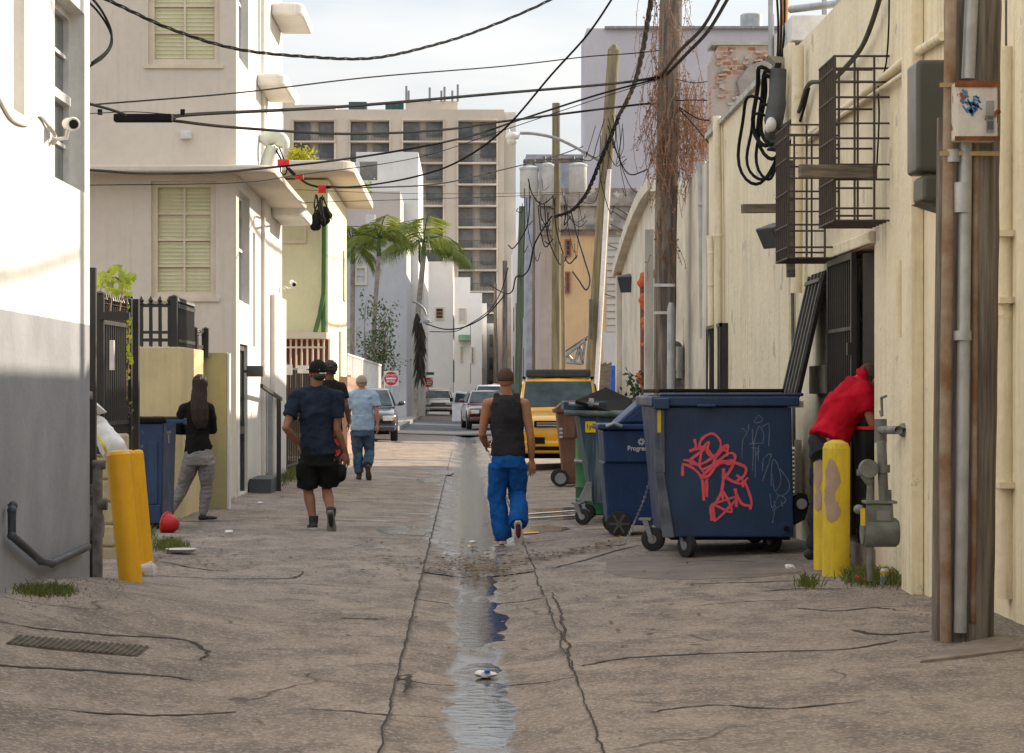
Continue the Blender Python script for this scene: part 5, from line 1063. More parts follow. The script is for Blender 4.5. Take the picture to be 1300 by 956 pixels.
m_clear=bpy.data.materials.new('clear_plastic'); m_clear.use_nodes=True; b=m_clear.node_tree.nodes['Principled BSDF']; b.inputs['Base Color'].default_value=(.8,.8,.8,1); b.inputs['Roughness'].default_value=.25; b.inputs['Alpha'].default_value=.35
mb=MB().lathe([(.028,0),(.045,.11),(.043,.11),(.026,.002)],n=16).xf(Matrix.Translation(p+Vector((-.03,0,.05)))@Matrix.Rotation(R(80),4,'Y')); mb.v=[v+Vector((0,0,.01*nz(v.x*40,v.y*40))) for v in mb.v]; mb.build('cup_body',m_clear,cup,smooth=True); MB().lathe([(.045,0),(.05,.003),(.03,.025),(.0,.03)],n=16).xf(Matrix.Translation(p+Vector((.08,0,.05)))@Matrix.Rotation(R(80),4,'Y')).build('lid',m_clear,cup,smooth=True)
p=foot(1123,742); t=thing('drink_can','small white and blue can standing in the grass by the gas meter','can',p)
MB().lathe([(0,0),(.024,0),(.03,.008),(.03,.10),(.024,.112),(0,.112)],p,n=20).build('can_body',m_plastw,t,smooth=True); MB().lathe([(.0305,.02),(.0305,.06)],p,n=20).build('blue_band',mat('light_blue_print',(.15,.35,.6),rough=.4,bump=0),t); MB().lathe([(.0306,.065),(.0306,.095)],p,n=20).build('yellow_band',mat('yellow_print',(.75,.50,.04),rough=.4,bump=0),t)
p=foot(1106,741); o=MB().tube(spl([p+Vector((-.10,.06,.05)),p+Vector((-.05,.02,.03)),p+Vector((.03,0,.02)),p+Vector((.09,-.01,.02))],5),.009,n=6).build('red_straw',m_redm); tag(o,'bent red plastic strip in the grass beside the can','litter')
for i,(px,py,lab) in enumerate(((182,703,'small white paper scrap behind the orange bollards'),(290,677,'white crumpled wrapper before the standing woman'),(330,640,'pale tissue scrap near the art deco building steps'),(1003,722,'tiny white scrap near the big dumpster wheel'),(600,690,'white foam chip in the wet gutter'))):
    p=foot(px,py); o=crumple(p+Vector((0,0,.015)),.035+.012*(i%2),9,i,.45).build('paper_scrap',m_plastw); tag(o,lab,'litter')
p=Vector((.105,F*1.47/(853-499),-.03)); t=thing('floating_litter','pale crushed carton with a blue bottle cap in the gutter puddle','litter',p); crumple(p,.055,12,7,.35).build('carton',m_plastw,t,smooth=True); MB().lathe([(0,0),(.016,0),(.016,.012),(0,.014)],p+Vector((.005,-.04,.012)),n=14).build('bottle_cap',mat('blue_cap',(.01,.12,.55),rough=.35,bump=0),t)
# leaf litter (stuff)
rl=random.Random(31); mb=MB()
def leaf(mb,p,s,flat=True):
    a=rl.uniform(0,6.3); d=Vector((math.cos(a),math.sin(a),rl.uniform(-.2,.3))); e=Vector((-math.sin(a),math.cos(a),rl.uniform(-.3,.3)))*.5
    mb.add([p-d*s,p-d*s*.2+e*s,p+d*s,p-d*s*.2-e*s],[(0,1,2,3)])
for i in range(1500):
    q=rl.random()
    if q<.40: px,py=rl.gauss(612,26),rl.gauss(716,9)
    elif q<.62: px,py=rl.gauss(560,60),rl.gauss(712,14)
    elif q<.80: t_=rl.random(); px,py=660+130*t_+rl.gauss(0,8),713-22*t_+rl.gauss(0,3)
    elif q<.9: px,py=rl.gauss(230,60),rl.gauss(700,14)
    else: px,py=rl.uniform(380,900),rl.uniform(640,830)
    p=foot(px,py); 
    if p.x>-.34 and p.x<.55: p.z=max(gutz(p.x,p.y,.0)+.012,wlevel(p.y)+.004)
    leaf(mb,p+Vector((0,0,.012)),rl.uniform(.014,.036))
o=mb.build('leaf_litter',leafmat('fallen_leaf',(.035,.02,.012),(.30,.17,.04))); tag(o,'scattered small brown and yellow fallen leaves','leaves',kind='stuff')
for i,(px,py) in enumerate(((598,701),(789,688))):
    p=foot(px,py); mb=MB(); 
    for j in range(5): leaf(mb,p+Vector((rl.uniform(-.04,.04),rl.uniform(-.04,.04),.02+.01*j)),.035)
    o=mb.build('yellow_leaf',mat('yellow_leaf',(.62,.36,.02),rough=.5,bump=0)); tag(o,('bright yellow leaf cluster by the chain' if i else 'yellow leaf cluster in the gutter'),'leaf')
# gravel/debris
mb=MB()
for i in range(1300):
    q=rl.random()
    if q<.35: px,py=rl.uniform(20,160),rl.gauss(745,12)
    elif q<.6: px,py=rl.uniform(1130,1300),rl.gauss(780,22)
    elif q<.75: px,py=rl.uniform(1000,1190),rl.gauss(742,10)
    elif q<.85: px,py=rl.uniform(190,340),rl.gauss(650,22)
    else: px,py=rl.uniform(0,1300),rl.uniform(640,950)
    p=foot(px,max(600,py)); s=rl.uniform(.003,.009); mb.add([p+Vector((-s,-s*.7,0)),p+Vector((s,-s*.6,0)),p+Vector((s*.8,s,0)),p+Vector((-s*.9,s*.7,0)),p+Vector((rl.uniform(-.3,.3)*s,0,s*1.1))],[(0,1,4),(1,2,4),(2,3,4),(3,0,4)])
o=mb.build('gravel',mat('debris_stone',(.32,.27,.22),(.18,.15,.13),scale=9,rough=.95,bump=0)); tag(o,'loose gravel and dirt crumbs along the walls','gravel',kind='stuff')
# utility covers
def slab(label,pts,h,m,name='access_cover'):
    P=[foot(*p) for p in pts]; z=sum(p.z for p in P)/len(P)+.006
    t=thing(name,label,'cover',(sum(p.x for p in P)/4,sum(p.y for p in P)/4,z)); MB().prism([(p.x,p.y,p.z-.05) for p in P],(0,0,.056+h)).build('slab',m,t,bevel=.004); return t,P,z+h
t,P,z=slab('long rusty grating set in the ground at the lower left',[(7,818),(175,834),(190,822),(22,808)],.001,mat('rusty_grating',(.13,.105,.08),(.08,.07,.055),scale=8,rough=.9,bump=.5),'drain_grating')
mb=MB()
for i in range(22): u=(i+.5)/22; a=P[0].lerp(P[1],u); c=P[3].lerp(P[2],u); mb.beam((a.x,a.y,a.z+.009),(c.x,c.y,c.z+.009),.012,.004)
mb.build('bars',MATS['rusty_grating'],t)
slab('pale concrete cover slab beside the nearest pole at the lower right',[(1168,842),(1298,826),(1275,806),(1212,822)],.008,MATS['old_concrete_step'])
# chain
t=thing('chain','rusty steel chain hanging from the recycling cart to the ground','chain',W(800,690,22.6)); mb=MB()
A=W(833,575,21.6); C_=W(806,662,22.6); D=foot(792,692); pth=spl([A,A.lerp(C_,.5)+Vector((.01,0,-.04)),C_,D+Vector((0,0,.02)),D+Vector((-.12,-.1,.01))],14)
for i in range(0,len(pth)-1):
    p=pth[i]; d=(pth[i+1]-p).normalized(); u=Vector((0,1,0)) if i%2 else Vector((0,0,1)).cross(d).normalized()
    ring=[p+d*(.022*math.cos(R(a)))+u*(.011*math.sin(R(a))) for a in range(0,361,45)]; mb.tube(ring,.0045,n=5,cap=False)
mb.build('links',m_steel,t)
# ================================================================== bins
def caster(parent,x,y,z,r,ang=65):
    z=gz(x,y)+r; M=Matrix.Translation((x,y,z))@Matrix.Rotation(R(ang),4,'Z')
    w=MB().tube([(-.03,0,0),(.03,0,0)],r,n=24).xf(M).build('wheel',m_tyre,parent,smooth=True,bevel=.008)
    MB().tube([(-.034,0,0),(.034,0,0)],r*.38,n=14).xf(M).build('hub',m_steel,w,smooth=True)
    MB().hexa([(-.045,-.02,-.02),(-.034,-.02,-.02),(-.034,.02,-.02),(-.045,.02,-.02),(-.045,.04,r*1.6),(-.034,.04,r*1.6),(-.034,.09,r*1.6),(-.045,.09,r*1.6)]).hexa([(.034,-.02,-.02),(.045,-.02,-.02),(.045,.02,-.02),(.034,.02,-.02),(.034,.04,r*1.6),(.045,.04,r*1.6),(.045,.09,r*1.6),(.034,.09,r*1.6)]).box(-.05,.05,.01,.12,r*1.6+.001,r*1.6+.02).xf(M).build('fork',m_steel,w)
def ribbon(mb,pts,w,y,k=4):
    """paint stroke on a face of constant y"""
    P=spl([Vector((a,0,c)) for a,c in pts],k); vs=[];n=len(P)
    for i in range(n):
        d=(P[min(i+1,n-1)]-P[max(i-1,0)]).normalized(); e=Vector((-d.z,0,d.x))*w*.5*(1+.5*nz(i*.35,P[0].x*9))
        yo=y(P[i])-.00012*i; vs += [P[i]+e+Vector((0,yo,0)),P[i]-e+Vector((0,yo,0))]
    mb.add(vs,[(2*i,2*i+1,2*i+3,2*i+2) for i in range(n-1)])
Yd=20.1; sD=F/Yd; dx=lambda p:(p-CX)/sD; dz=lambda p:CH+(CY-p)/sD
t=thing('dumpster','big dark blue wheeled dumpster with pink graffiti tag on its end','dumpster',(dx(925),21,gz(2.2,21)))
x0,x1=dx(834),dx(1005); x0b,x1b=dx(850),dx(1008); zb,zt=dz(682),dz(516)
Yf,Yk=20.1,21.9
mb=MB(); th=.03
mb.hexa([(x0b,Yf,zb),(x1b,Yf,zb),(x1b,Yk,zb),(x0b,Yk,zb),(x0,Yf,zt),(x1,Yf,zt),(x1,Yk,zt),(x0,Yk,zt)]); body=mb.build('body',m_blue,t,bevel=.012)
mb=MB(); mb.box(x0-.05,x1+.06,Yf-.05,Yk+.05,zt+.001,zt+.085).box(x0+.02,x1+.1,Yf-.03,Yf+.05,zt+.086,zt+.115); mb.build('rim',m_blue,t,bevel=.012)
MB().box(x0-.03,x0+.10,Yf-.10,Yf-.051,zt-.02,zt+.07).build('rim_bracket',m_blue,t,bevel=.008); MB().box(dx(884),dx(908),Yf-.075,Yf-.051,zt-.005,zt+.02).build('rim_handle',m_blue,t,bevel=.008)
mb=MB(); mb.hexa([(x0-.02,Yf-.05,dz(600)),(x0+.065,Yf-.05,dz(600)),(x0+.065,Yf-.002,dz(600)),(x0-.02,Yf-.002,dz(600)),(x0-.03,Yf-.05,zt-.021),(x0+.06,Yf-.05,zt-.021),(x0+.06,Yf-.002,zt-.021),(x0-.03,Yf-.002,zt-.021)]); mb.hexa([(x0b-.06,Yf-.045,zb),(x0b+.04,Yf-.045,zb),(x0b+.04,Yf-.002,zb),(x0b-.06,Yf-.002,zb),(x0-.015,Yf-.045,dz(601)),(x0+.06,Yf-.045,dz(601)),(x0+.06,Yf-.002,dz(601)),(x0-.015,Yf-.002,dz(601))]); mb.build('corner_channel',mat('worn_grey_blue_steel',(.12,.14,.17),(.05,.06,.09),scale=5,rough=.5,streak=.8,stain=(.3,.3,.3)),t,bevel=.006)
MB().box(x0+.0,x0+.03,Yf-.056,Yf-.051,zt-.22,zt-.03).build('yellow_stripe',m_yelb,t)
MB().box(x0+.02,dx(1000)-.02,Yf+.06,Yk,zt+.116,zt+.15).build('closed_lid',m_black,t,bevel=.01)
# open lid leaning on the wall
hx,hz=dx(1012),zt+.08; tx,tz=3.06,2.5; L_=Vector((tx-hx,0,tz-hz)); nrm=Vector((L_.z,0,-L_.x)).normalized()
ya,yb_=Yf+.02,Yf+.88
def lidpt(u,y,n): q=Vector((hx,0,hz))+L_*u+nrm*n; return (q.x,y,q.z)
mb=MB(); mb.hexa([lidpt(0,ya,.0),lidpt(0,ya,.03),lidpt(0,yb_,.03),lidpt(0,yb_,0),lidpt(1,ya,0),lidpt(1,ya,.03),lidpt(1,yb_,.03),lidpt(1,yb_,0)])
lid=mb.build('open_lid',m_black,t,bevel=.006)
mb=MB()
for k in range(5): y=ya+.02+k*.2; mb.hexa([lidpt(.02,y,-.025),lidpt(.02,y,-.001),lidpt(.02,y+.045,-.001),lidpt(.02,y+.045,-.025),lidpt(.98,y,-.025),lidpt(.98,y,-.001),lidpt(.98,y+.045,-.001),lidpt(.98,y+.045,-.025)])
mb.hexa([lidpt(.9,ya,-.04),lidpt(.9,ya,-.026),lidpt(.9,yb_,-.026),lidpt(.9,yb_,-.04),lidpt(.93,ya,-.04),lidpt(.93,ya,-.026),lidpt(.93,yb_,-.026),lidpt(.93,yb_,-.04)]); mb.build('lid_ribs',mat('worn_lid_plastic',(.05,.05,.05),(.10,.095,.09),scale=6,rough=.5),lid)
MB().tube([(hx,ya-.02,hz-.03),(hx,yb_+.9,hz-.03)],.022,n=10).box(hx-.08,hx+.05,Yf-.03,Yf+.03,hz-.09,hz-.035).build('hinge',m_steel,t,smooth=True)
MB().prism([(x1b+.002,Yf+.05,dz(668)),(x1b+.10,Yf+.05,dz(660)),(x1b+.14,Yf+.05,dz(640)),(x1b+.12,Yf+.05,dz(628)),(x1b+.06,Yf+.05,dz(626)),(x1b+.002,Yf+.05,dz(630))],(0,.06,0)).build('tow_plate',m_black,t,bevel=.006)
MB().tube([(x1b+.07,Yf+.02,dz(640)),(x1b+.07,Yf+.049,dz(640))],.045,n=16).build('tow_wheel',m_steel,t,smooth=True)
MB().tube([(dx(997),Yf-.03,dz(670)),(dx(997),Yf-.001,dz(670))],.045,n=16).build('drain_plug',m_blue,t,smooth=True); MB().tube([(dx(998),Yf-.04,dz(671)),(dx(998),Yf-.031,dz(671))],.025,n=14).build('drain_hole',m_black,t)
MB().box(x0b+.02,x1b-.02,Yf+.1,Yk-.1,zb-.03,zb-.001).build('undercarriage',m_black,t)
for (x,y) in ((dx(873),Yf+.06),(dx(838)+.02,Yf+1.0),(x1b-.14,Yf+.35),(x1b-.14,Yk-.2)): caster(t,x,y,0,.105,70-40*(x>dx(860)))
# graffiti from zoomed crop (px = 640+u*400/1275, py = 460+v*300/956)
def gp(l): return [(dx(640+u*.31373),dz(460+v*.31381)) for u,v in l]
yf=lambda p: -.0; PK=MB(); 
def fy(p): return Yf-.004
pink=[[(722,410),(760,425),(800,470),(808,560)],[(722,410),(722,460)],[(725,395),(770,405),(815,460),(820,545)],[(770,310),(775,345),(750,360),(815,345),(750,400),(800,410),(870,365)],[(870,420),(815,345),(790,350),(800,310),(840,288),(870,310),(876,340),(860,372),(835,378),(820,360),(828,322),(800,355),(795,430),(850,410),(905,370),(930,372),(932,395),(905,412),(870,400),(800,462),(830,455),(880,400),(970,420),(972,455),(940,480)],[(905,335),(860,380),(835,440),(815,490)],[(885,430),(905,470),(960,490),(985,465)],[(940,455),(975,490),(1000,560),(995,595)],[(890,430),(880,520),(855,570)],[(930,510),(960,570),(995,580)],[(840,575),(885,560),(940,545),(920,575),(850,640),(840,575),(920,605),(885,520),(885,560)],[(845,575),(852,645)],[(838,590),(838,640)],[(940,545),(935,510)],[(870,410),(930,400),(890,470),(885,430)],[(905,360),(880,350),(905,335),(900,380)],[(940,548),(938,585)],[(965,480),(966,505)]]
for i_,l in enumerate(pink): ribbon(PK,gp(l),.021,(lambda p,i_=i_: Yf-.003-.0006*i_),5)
PK.build('pink_graffiti',mat('pink_spray_paint',(.78,.10,.13),(.66,.08,.11),scale=10,rough=.5,bump=0),t)
WH=MB()
for l in [[(960,265),(985,280),(990,250)],[(985,280),(965,320),(962,390)],[(1010,240),(1030,215),(1045,235),(1020,245),(1010,235)],[(1005,270),(1008,330),(1030,260),(1050,290),(1045,330)],[(990,330),(1050,325)],[(1000,345),(1030,350),(1020,375)],[(1010,330),(1005,440)],[(1030,335),(1028,400)],[(1018,350),(1016,465)],[(1045,260),(1068,248),(1073,270),(1070,340)],[(1045,440),(1050,390),(1080,375),(1045,480)],[(1080,500),(1085,400),(1105,410),(1120,480),(1095,520),(1085,450)],[(1115,430),(1150,480),(1150,520),(1120,540),(1100,530)],[(1075,530),(1085,590),(1110,540),(1140,560),(1085,600)],[(1090,560),(1100,590)],[(1095,600),(1085,650)],[(1120,560),(1128,585)]]: ribbon(WH,gp(l),.008,fy,5)
WH.build('faint_grey_graffiti',mat('faded_white_spray',(.16,.20,.26),(.09,.12,.18),scale=10,rough=.6,bump=0),t)
# ---- blue recycling cart
Yc=23.4; sC=F/Yc; cx=lambda p:(p-CX)/sC; cz=lambda p:CH+(CY-p)/sC
t=thing('recycling_cart','blue plastic recycling cart with slanted hood and white flower logo','cart',(cx(798),23.8,gz(1.6,23.8)))
zb=cz(667); mb=MB(); a0,a1=cx(765),cx(838)
mb.hexa([(cx(772),Yc,zb),(a1-.02,Yc,zb),(a1-.02,Yc+.65,zb),(cx(772),Yc+.65,zb),(cx(765),Yc-.06,cz(586)),(a1,Yc-.06,cz(586)),(a1,Yc+.75,cz(586)),(cx(765),Yc+.75,cz(586))]).build('lower_body',m_blue2,t,bevel=.02)
MB().hexa([(cx(767),Yc-.10,cz(587)),(a1,Yc-.10,cz(587)),(a1,Yc+.78,cz(587)),(cx(767),Yc+.78,cz(587)),(cx(764),Yc-.12,cz(546)),(a1,Yc-.12,cz(546)),(a1,Yc+.8,cz(546)),(cx(764),Yc+.8,cz(546))]).build('upper_body',m_blue2,t,bevel=.02)
MB().box(cx(758),a1+.02,Yc-.17,Yc+.84,cz(545),cz(538)).build('rim',m_blue2,t,bevel=.012)
mb=MB(); mb.prism([(cx(781),Yc-.12,cz(537.9)),(a1,Yc-.12,cz(537.9)),(a1,Yc-.12,cz(508)),(cx(829),Yc-.12,cz(501)),(cx(822),Yc-.12,cz(501))],(0,.93,0)).build('hood',m_blue2,t,bevel=.02)
MB().prism([(cx(794),Yc-.135,cz(535)),(a1-.05,Yc-.135,cz(535)),(a1-.05,Yc-.135,cz(514)),(cx(826),Yc-.135,cz(508))],(0,.012,0)).build('hood_panel',m_blue2,t,bevel=.004)
MB().tube([(cx(768),Yc-.2,cz(541)),(cx(778),Yc-.22,cz(537)),(cx(788),Yc-.2,cz(541))],.018,n=8).build('handle',m_steel,t,smooth=True)
for yy in (Yc-.02,Yc+.6):
    xw=cx(790); zz=gz(xw,yy)+.125; w=MB().tube([(xw-.04,yy-.06,zz),(xw-.04,yy+.0,zz)],.125,n=26).build('wheel',m_tyre,t,smooth=True,bevel=.01)
    mb=MB()
    mb.tube([(xw-.04,yy-.068,zz),(xw-.04,yy-.061,zz)],.03,n=12)
    for k in range(6): q=k*math.pi/3; mb.beam((xw-.04,yy-.064,zz),(xw-.04+.105*math.cos(q),yy-.064,zz+.105*math.sin(q)),.022,.006,(0,1,0))
    mb.build('spokes',m_dkgrey,w)
text('Progressive','lettering',m_wpaint,t,(cx(795.5),Yc-.118,cz(569)),.066,align='LEFT',sx=.92,bold=.001)
mb=MB(); 
for k in range(8): q=k*math.pi/4+.2; c=Vector((cx(813),Yc-.119,cz(560.5))); mb.beam(c+Vector((math.cos(q)*.012,0,math.sin(q)*.012)),c+Vector((math.cos(q)*.036,0,math.sin(q)*.036)),.013,.002,(0,1,0))
mb.build('flower_logo',m_wpaint,t)
# ---- one yard dumpster
Yo=25.6; sO=F/Yo; ox=lambda p:(p-CX)/sO; oz=lambda p:CH+(CY-p)/sO
t=thing('dumpster','scuffed blue green dumpster with yellow 1yd sticker and propped black lid','dumpster',(ox(770),26.2,gz(1.6,26)))
mb=MB(); mb.hexa([(ox(753),Yo,oz(640)),(ox(850),Yo,oz(640)),(ox(850),Yo+1.0,oz(640)),(ox(753),Yo+1.0,oz(640)),(ox(735),Yo,oz(528)),(ox(850),Yo,oz(528)),(ox(850),Yo+1.15,oz(528)),(ox(735),Yo+1.15,oz(528))]).build('body',m_bluegr,t,bevel=.012)
mb=MB().tube([(ox(716),Yo-.02,oz(524)),(ox(790),Yo-.05,oz(526))],.035,n=10).box(ox(730),ox(850),Yo-.04,Yo+1.2,oz(528)+.002,oz(521)); mb.build('rim',mat('worn_grey_green_rim',(.13,.16,.15),(.06,.08,.08),scale=6,rough=.6,streak=.5),t,bevel=.008)
MB().box(ox(716),ox(770),Yo+.1,Yo+.9,oz(520.5),oz(510)).build('inner_bar',m_bluegr,t,bevel=.01)
MB().tube([(ox(722),Yo+.0,oz(513)),(ox(760),Yo,oz(514))],.022,n=8).tube([(ox(747),Yo-.02,oz(511)),(ox(753),Yo-.02,oz(512))],.05,n=12).build('hinge_rod',m_steel,t,smooth=True)
mb=MB(); mb.hexa([(ox(733),Yo-.02,oz(509.5)),(ox(812),Yo-.02,oz(522)),(ox(812),Yo+1.0,oz(522)),(ox(733),Yo+1.0,oz(509.5)),(ox(733),Yo-.02,oz(508.5)),(ox(812),Yo-.02,oz(520)),(ox(812),Yo+1.0,oz(520)),(ox(733),Yo+1.0,oz(508.5))])
A=Vector((ox(728),Yo+.05,oz(509))); B=Vector((ox(776),Yo+.95,oz(494.5))); 
mb=MB()
P=[Vector((ox(730),Yo-.05,oz(510))),Vector((ox(788),Yo-.05,oz(528))),Vector((ox(812),Yo+1.1,oz(510))),Vector((ox(776),Yo+1.1,oz(493)))]
n=(P[1]-P[0]).cross(P[3]-P[0]).normalized()*.018
mb.hexa([P[0]-n,P[1]-n,P[2]-n,P[3]-n,P[0]+n,P[1]+n,P[2]+n,P[3]+n]).build('propped_lid',m_black,t,bevel=.004)
st=MB().box(ox(743),ox(756),Yo-.012,Yo-.006,oz(549),oz(535)); st=st.build('sticker',mat('yellow_sticker',(.80,.55,.02),rough=.5,bump=0),t); text('1yd','lettering',m_ink,t,(ox(749.5),Yo-.014,oz(541.5)),.068,bold=.001)
for (x,y) in ((ox(740),Yo-.02),(ox(752),Yo+.9),(ox(835),Yo+.1)):
    caster(t,x,y,0,.085)
MB().prism([(ox(733),Yo-.05,oz(636)),(ox(751),Yo-.05,oz(636)),(ox(751),Yo-.05,oz(612)),(ox(745),Yo-.05,oz(612))],(0,.04,0)).build('caster_bracket',m_steel,t,bevel=.004)
# green drum behind
p=foot(757,642); t=thing('green_drum','green metal drum squeezed behind the scuffed dumpster','drum',(1.42,27.4,gz(1.42,27.4))); c=(ox(760)*27.6/25.6,27.6,gz(1.5,27.6)); r=.27
MB().lathe([(0,0),(r,0),(r+.01,.02),(r,.04),(r,.30),(r+.012,.32),(r,.34),(r,.62),(r+.012,.64),(r,.66),(r,.88),(0,.88)],c,n=28).build('shell',m_green,t,smooth=True); MB().lathe([(r+.011,.0),(r+.02,.02),(r+.011,.04)],(c[0],c[1],c[2]+.60),n=28).build('steel_band',m_steel,t,smooth=True)
# brown cart
p=foot(717,618); Yb=p.y; sB=F/Yb; bxx=lambda q:(q-CX)/sB; bzz=lambda q:CH+(CY-q)/sB
t=thing('brown_cart','brown wheeled garbage cart with raised lid in front of the yellow car','cart',p)
MB().hexa([(bxx(716),Yb,bzz(615)),(bxx(748),Yb,bzz(615)),(bxx(748),Yb+.5,bzz(615)),(bxx(716),Yb+.5,bzz(615)),(bxx(707),Yb-.04,bzz(524)),(bxx(752),Yb-.04,bzz(524)),(bxx(752),Yb+.62,bzz(524)),(bxx(707),Yb+.62,bzz(524))]).build('body',m_brown,t,bevel=.02)
MB().box(bxx(703),bxx(754),Yb-.07,Yb+.66,bzz(524)+.001,bzz(519)).box(bxx(714),bxx(730),Yb-.06,Yb-.041,bzz(556),bzz(530)).build('rim',m_brown,t,bevel=.01)
MB().prism([(bxx(705),Yb-.05,bzz(518.9)),(bxx(720),Yb-.05,bzz(518.9)),(bxx(752),Yb-.05,bzz(508)),(bxx(716),Yb-.05,bzz(509))],(0,.7,0)).build('lid',m_brown,t,bevel=.008)
for yy in (Yb-.03,Yb+.5):
    x=bxx(713); zz=gz(x,yy)+.13; w=MB().tube([(x-.02,yy-.05,zz),(x-.02,yy+.01,zz)],.13,n=22).build('wheel',m_tyre,t,smooth=True); MB().tube([(x-.02,yy-.058,zz),(x-.02,yy-.051,zz)],.085,n=18).build('hub',m_steel,w,smooth=True)
mb=MB()
for k in range(3): mb.box(bxx(710),bxx(714),Yb-.075,Yb-.066,bzz(546+k*5),bzz(543+k*5))
mb.build('white_marks',m_wpaint,t)
# ---- left blue dumpster
Yl=23.4; sL=F/Yl; lx=lambda q:(q-CX)/sL; lz=lambda q:CH+(CY-q)/sL
t=thing('dumpster','narrow dark blue dumpster with scratched white tag by the black iron panel','dumpster',(lx(180),24,gz(-3.1,24)))
MB().hexa([(lx(120),Yl,lz(663)),(lx(206),Yl,lz(663)),(lx(206),Yl+.9,lz(663)),(lx(120),Yl+.9,lz(663)),(lx(118),Yl,lz(537)),(lx(208),Yl,lz(537)),(lx(208),Yl+1.0,lz(537)),(lx(118),Yl+1.0,lz(537))]).build('body',m_blue,t,bevel=.012)
MB().box(lx(116),lx(210),Yl-.04,Yl+1.04,lz(537)+.002,lz(530)).build('lid',m_black,t,bevel=.012)
MB().box(lx(172),lx(180),Yl-.02,Yl+.0,lz(530)+.012,lz(528.2)).box(lx(195),lx(208),Yl-.02,Yl,lz(530)+.012,lz(528.2)).build('lid_bumps',m_black,t)
MB().prism([(lx(210.5),Yl,lz(540)),(lx(210.5),Yl,lz(533)),(lx(234),Yl,lz(533)),(lx(234),Yl,lz(537)),(lx(222),Yl,lz(538)),(lx(212),Yl,lz(548))],(0,.05,0)).box(lx(233),lx(236),Yl-.02,Yl+.06,lz(539),lz(531)).build('side_arm',m_blue,t,bevel=.005)
MB().tube([(lx(211),Yl+.05,lz(549)),(lx(216),Yl+.05,lz(549))],.015,n=8).tube([(lx(213),Yl+.05,lz(549)),(lx(213.5),Yl+.05,lz(563))],.008,n=6).build('latch_chain',m_steel,t)
MB().box(lx(184),lx(204),Yl-.03,Yl-.002,lz(664),lz(641)).box(lx(188),lx(200),Yl-.012,Yl-.002,lz(640),lz(560)).build('lower_bracket',mat('blue_panel_lighter',(.03,.06,.13),(.02,.045,.1),rough=.5),t,bevel=.006)
for (x,y) in ((lx(194),Yl+.06),(lx(130),Yl+.06),(lx(194),Yl+.85)): caster(t,x,y,0,.09)
SC=MB()
def lp2(l): return [(lx(90+u*.2721),lz(480+v*.272)) for u,v in l]
for l in [[(275,270),(285,250),(290,275)],[(295,245),(300,275),(312,250)],[(318,248),(322,270)],[(330,245),(340,262)],[(285,300),(300,290),(310,310),(300,325),(320,322)],[(318,305),(332,325),(335,310)],[(280,285),(285,310)]]: ribbon(SC,lp2(l),.008,lambda p:Yl-.004,3)
SC.build('scratched_tag',MATS['faded_white_spray'],t)
# ================================================================== iron fences on the left
def spear_fence(label,a,b,z0,z1,n,post=True,name='iron_fence',spear=True,rails=(.12,.8),bar=.011):
    a=Vector(a); b=Vector(b); t=thing(name,label,'fence',(a.x,a.y,z0)); H=z1-z0; d=(b-a)
    mb=MB(); 
    for i in range(n):
        p=a.lerp(b,(i+.5)/n); mb.box(p.x-bar,p.x+bar,p.y-bar,p.y+bar,z0,z1-.1)
        if spear: mb.lathe([(bar,0),(bar*2.2,.008),(bar*.8,.02),(bar*1.7,.045),(0,.10)],(p.x,p.y,z1-.10),n=8)
    mb.build('bars',m_iron,t); mb=MB()
    for r in rails: mb.beam((a.x,a.y,z0+H*r),(b.x,b.y,z0+H*r),.035,.035)
    mb.build('rails',m_iron,t)
    if post:
        for q in (a,b): MB().box(q.x-.035,q.x+.035,q.y-.035,q.y+.035,z0-.1,z1-.02).lathe([(.045,0),(.045,.01),(0,.03)],(q.x,q.y,z1-.02),n=8).build('post',m_iron,t)
    return t
spear_fence('tall black iron panel above the ivory pier, tangled with a creeper',(-3.0,19.35,0),(-2.95,20.6,0),CH+(499-560)/153,CH+(499-372)/153,13)
MB().box(-2.97,-2.88,20.75,20.84,-.05,CH+(499-380)/144).build('gate_post',m_iron); tag(bpy.data.objects['gate_post'],'black iron gate post reaching the ground beside the ivory pier','post')
MB().box(-2.80,-2.73,17.4,17.46,-.05,CH+(499-340)/172).build('corner_post',m_iron); tag(bpy.data.objects['corner_post'],'black post just behind the corner of the near left building','post')
mb=MB(); mb.box(-2.99,-2.75,19.28,19.34,1.28,1.34).box(-2.99,-2.75,19.28,19.34,2.05,2.11); tag(mb.build('hinge_arms',m_iron),'two short black hinge arms left of the tall iron panel','bracket')
o=MB().box(*sorted((W(139,0,19.2).x,W(144.5,0,19.2).x)),19.2,19.25,W(0,470,19.2).z,W(0,432,19.2).z).build('taped_notice',m_plastw,bevel=.004); tag(o,'white taped notice on the tall iron panel','notice')
spear_fence('front run of spiked black fence on the yellow wall',(W(162,0,25.68).x,25.68,0),(W(221,0,25.68).x,25.68,0),1.96,CH+(499-375)/116.8,5,True,bar=.018)
spear_fence('side run of spiked black fence on the lit end of the yellow wall',(-3.17,25.9,0),(-3.17,27.5,0),1.96,CH+(499-378)/114,16,False,bar=.012)
spear_fence('small black fence bay ending beside the olive wall block',(-3.17,27.55,0),(-3.06,27.75,0),1.96,CH+(499-416)/108,2,True,bar=.014)
spear_fence('farther low spiked black fence seen through the front run',(-4.15,29.0,0),(-3.35,29.0,0),1.5,CH+(499-404)/103.4,7,False,bar=.010)
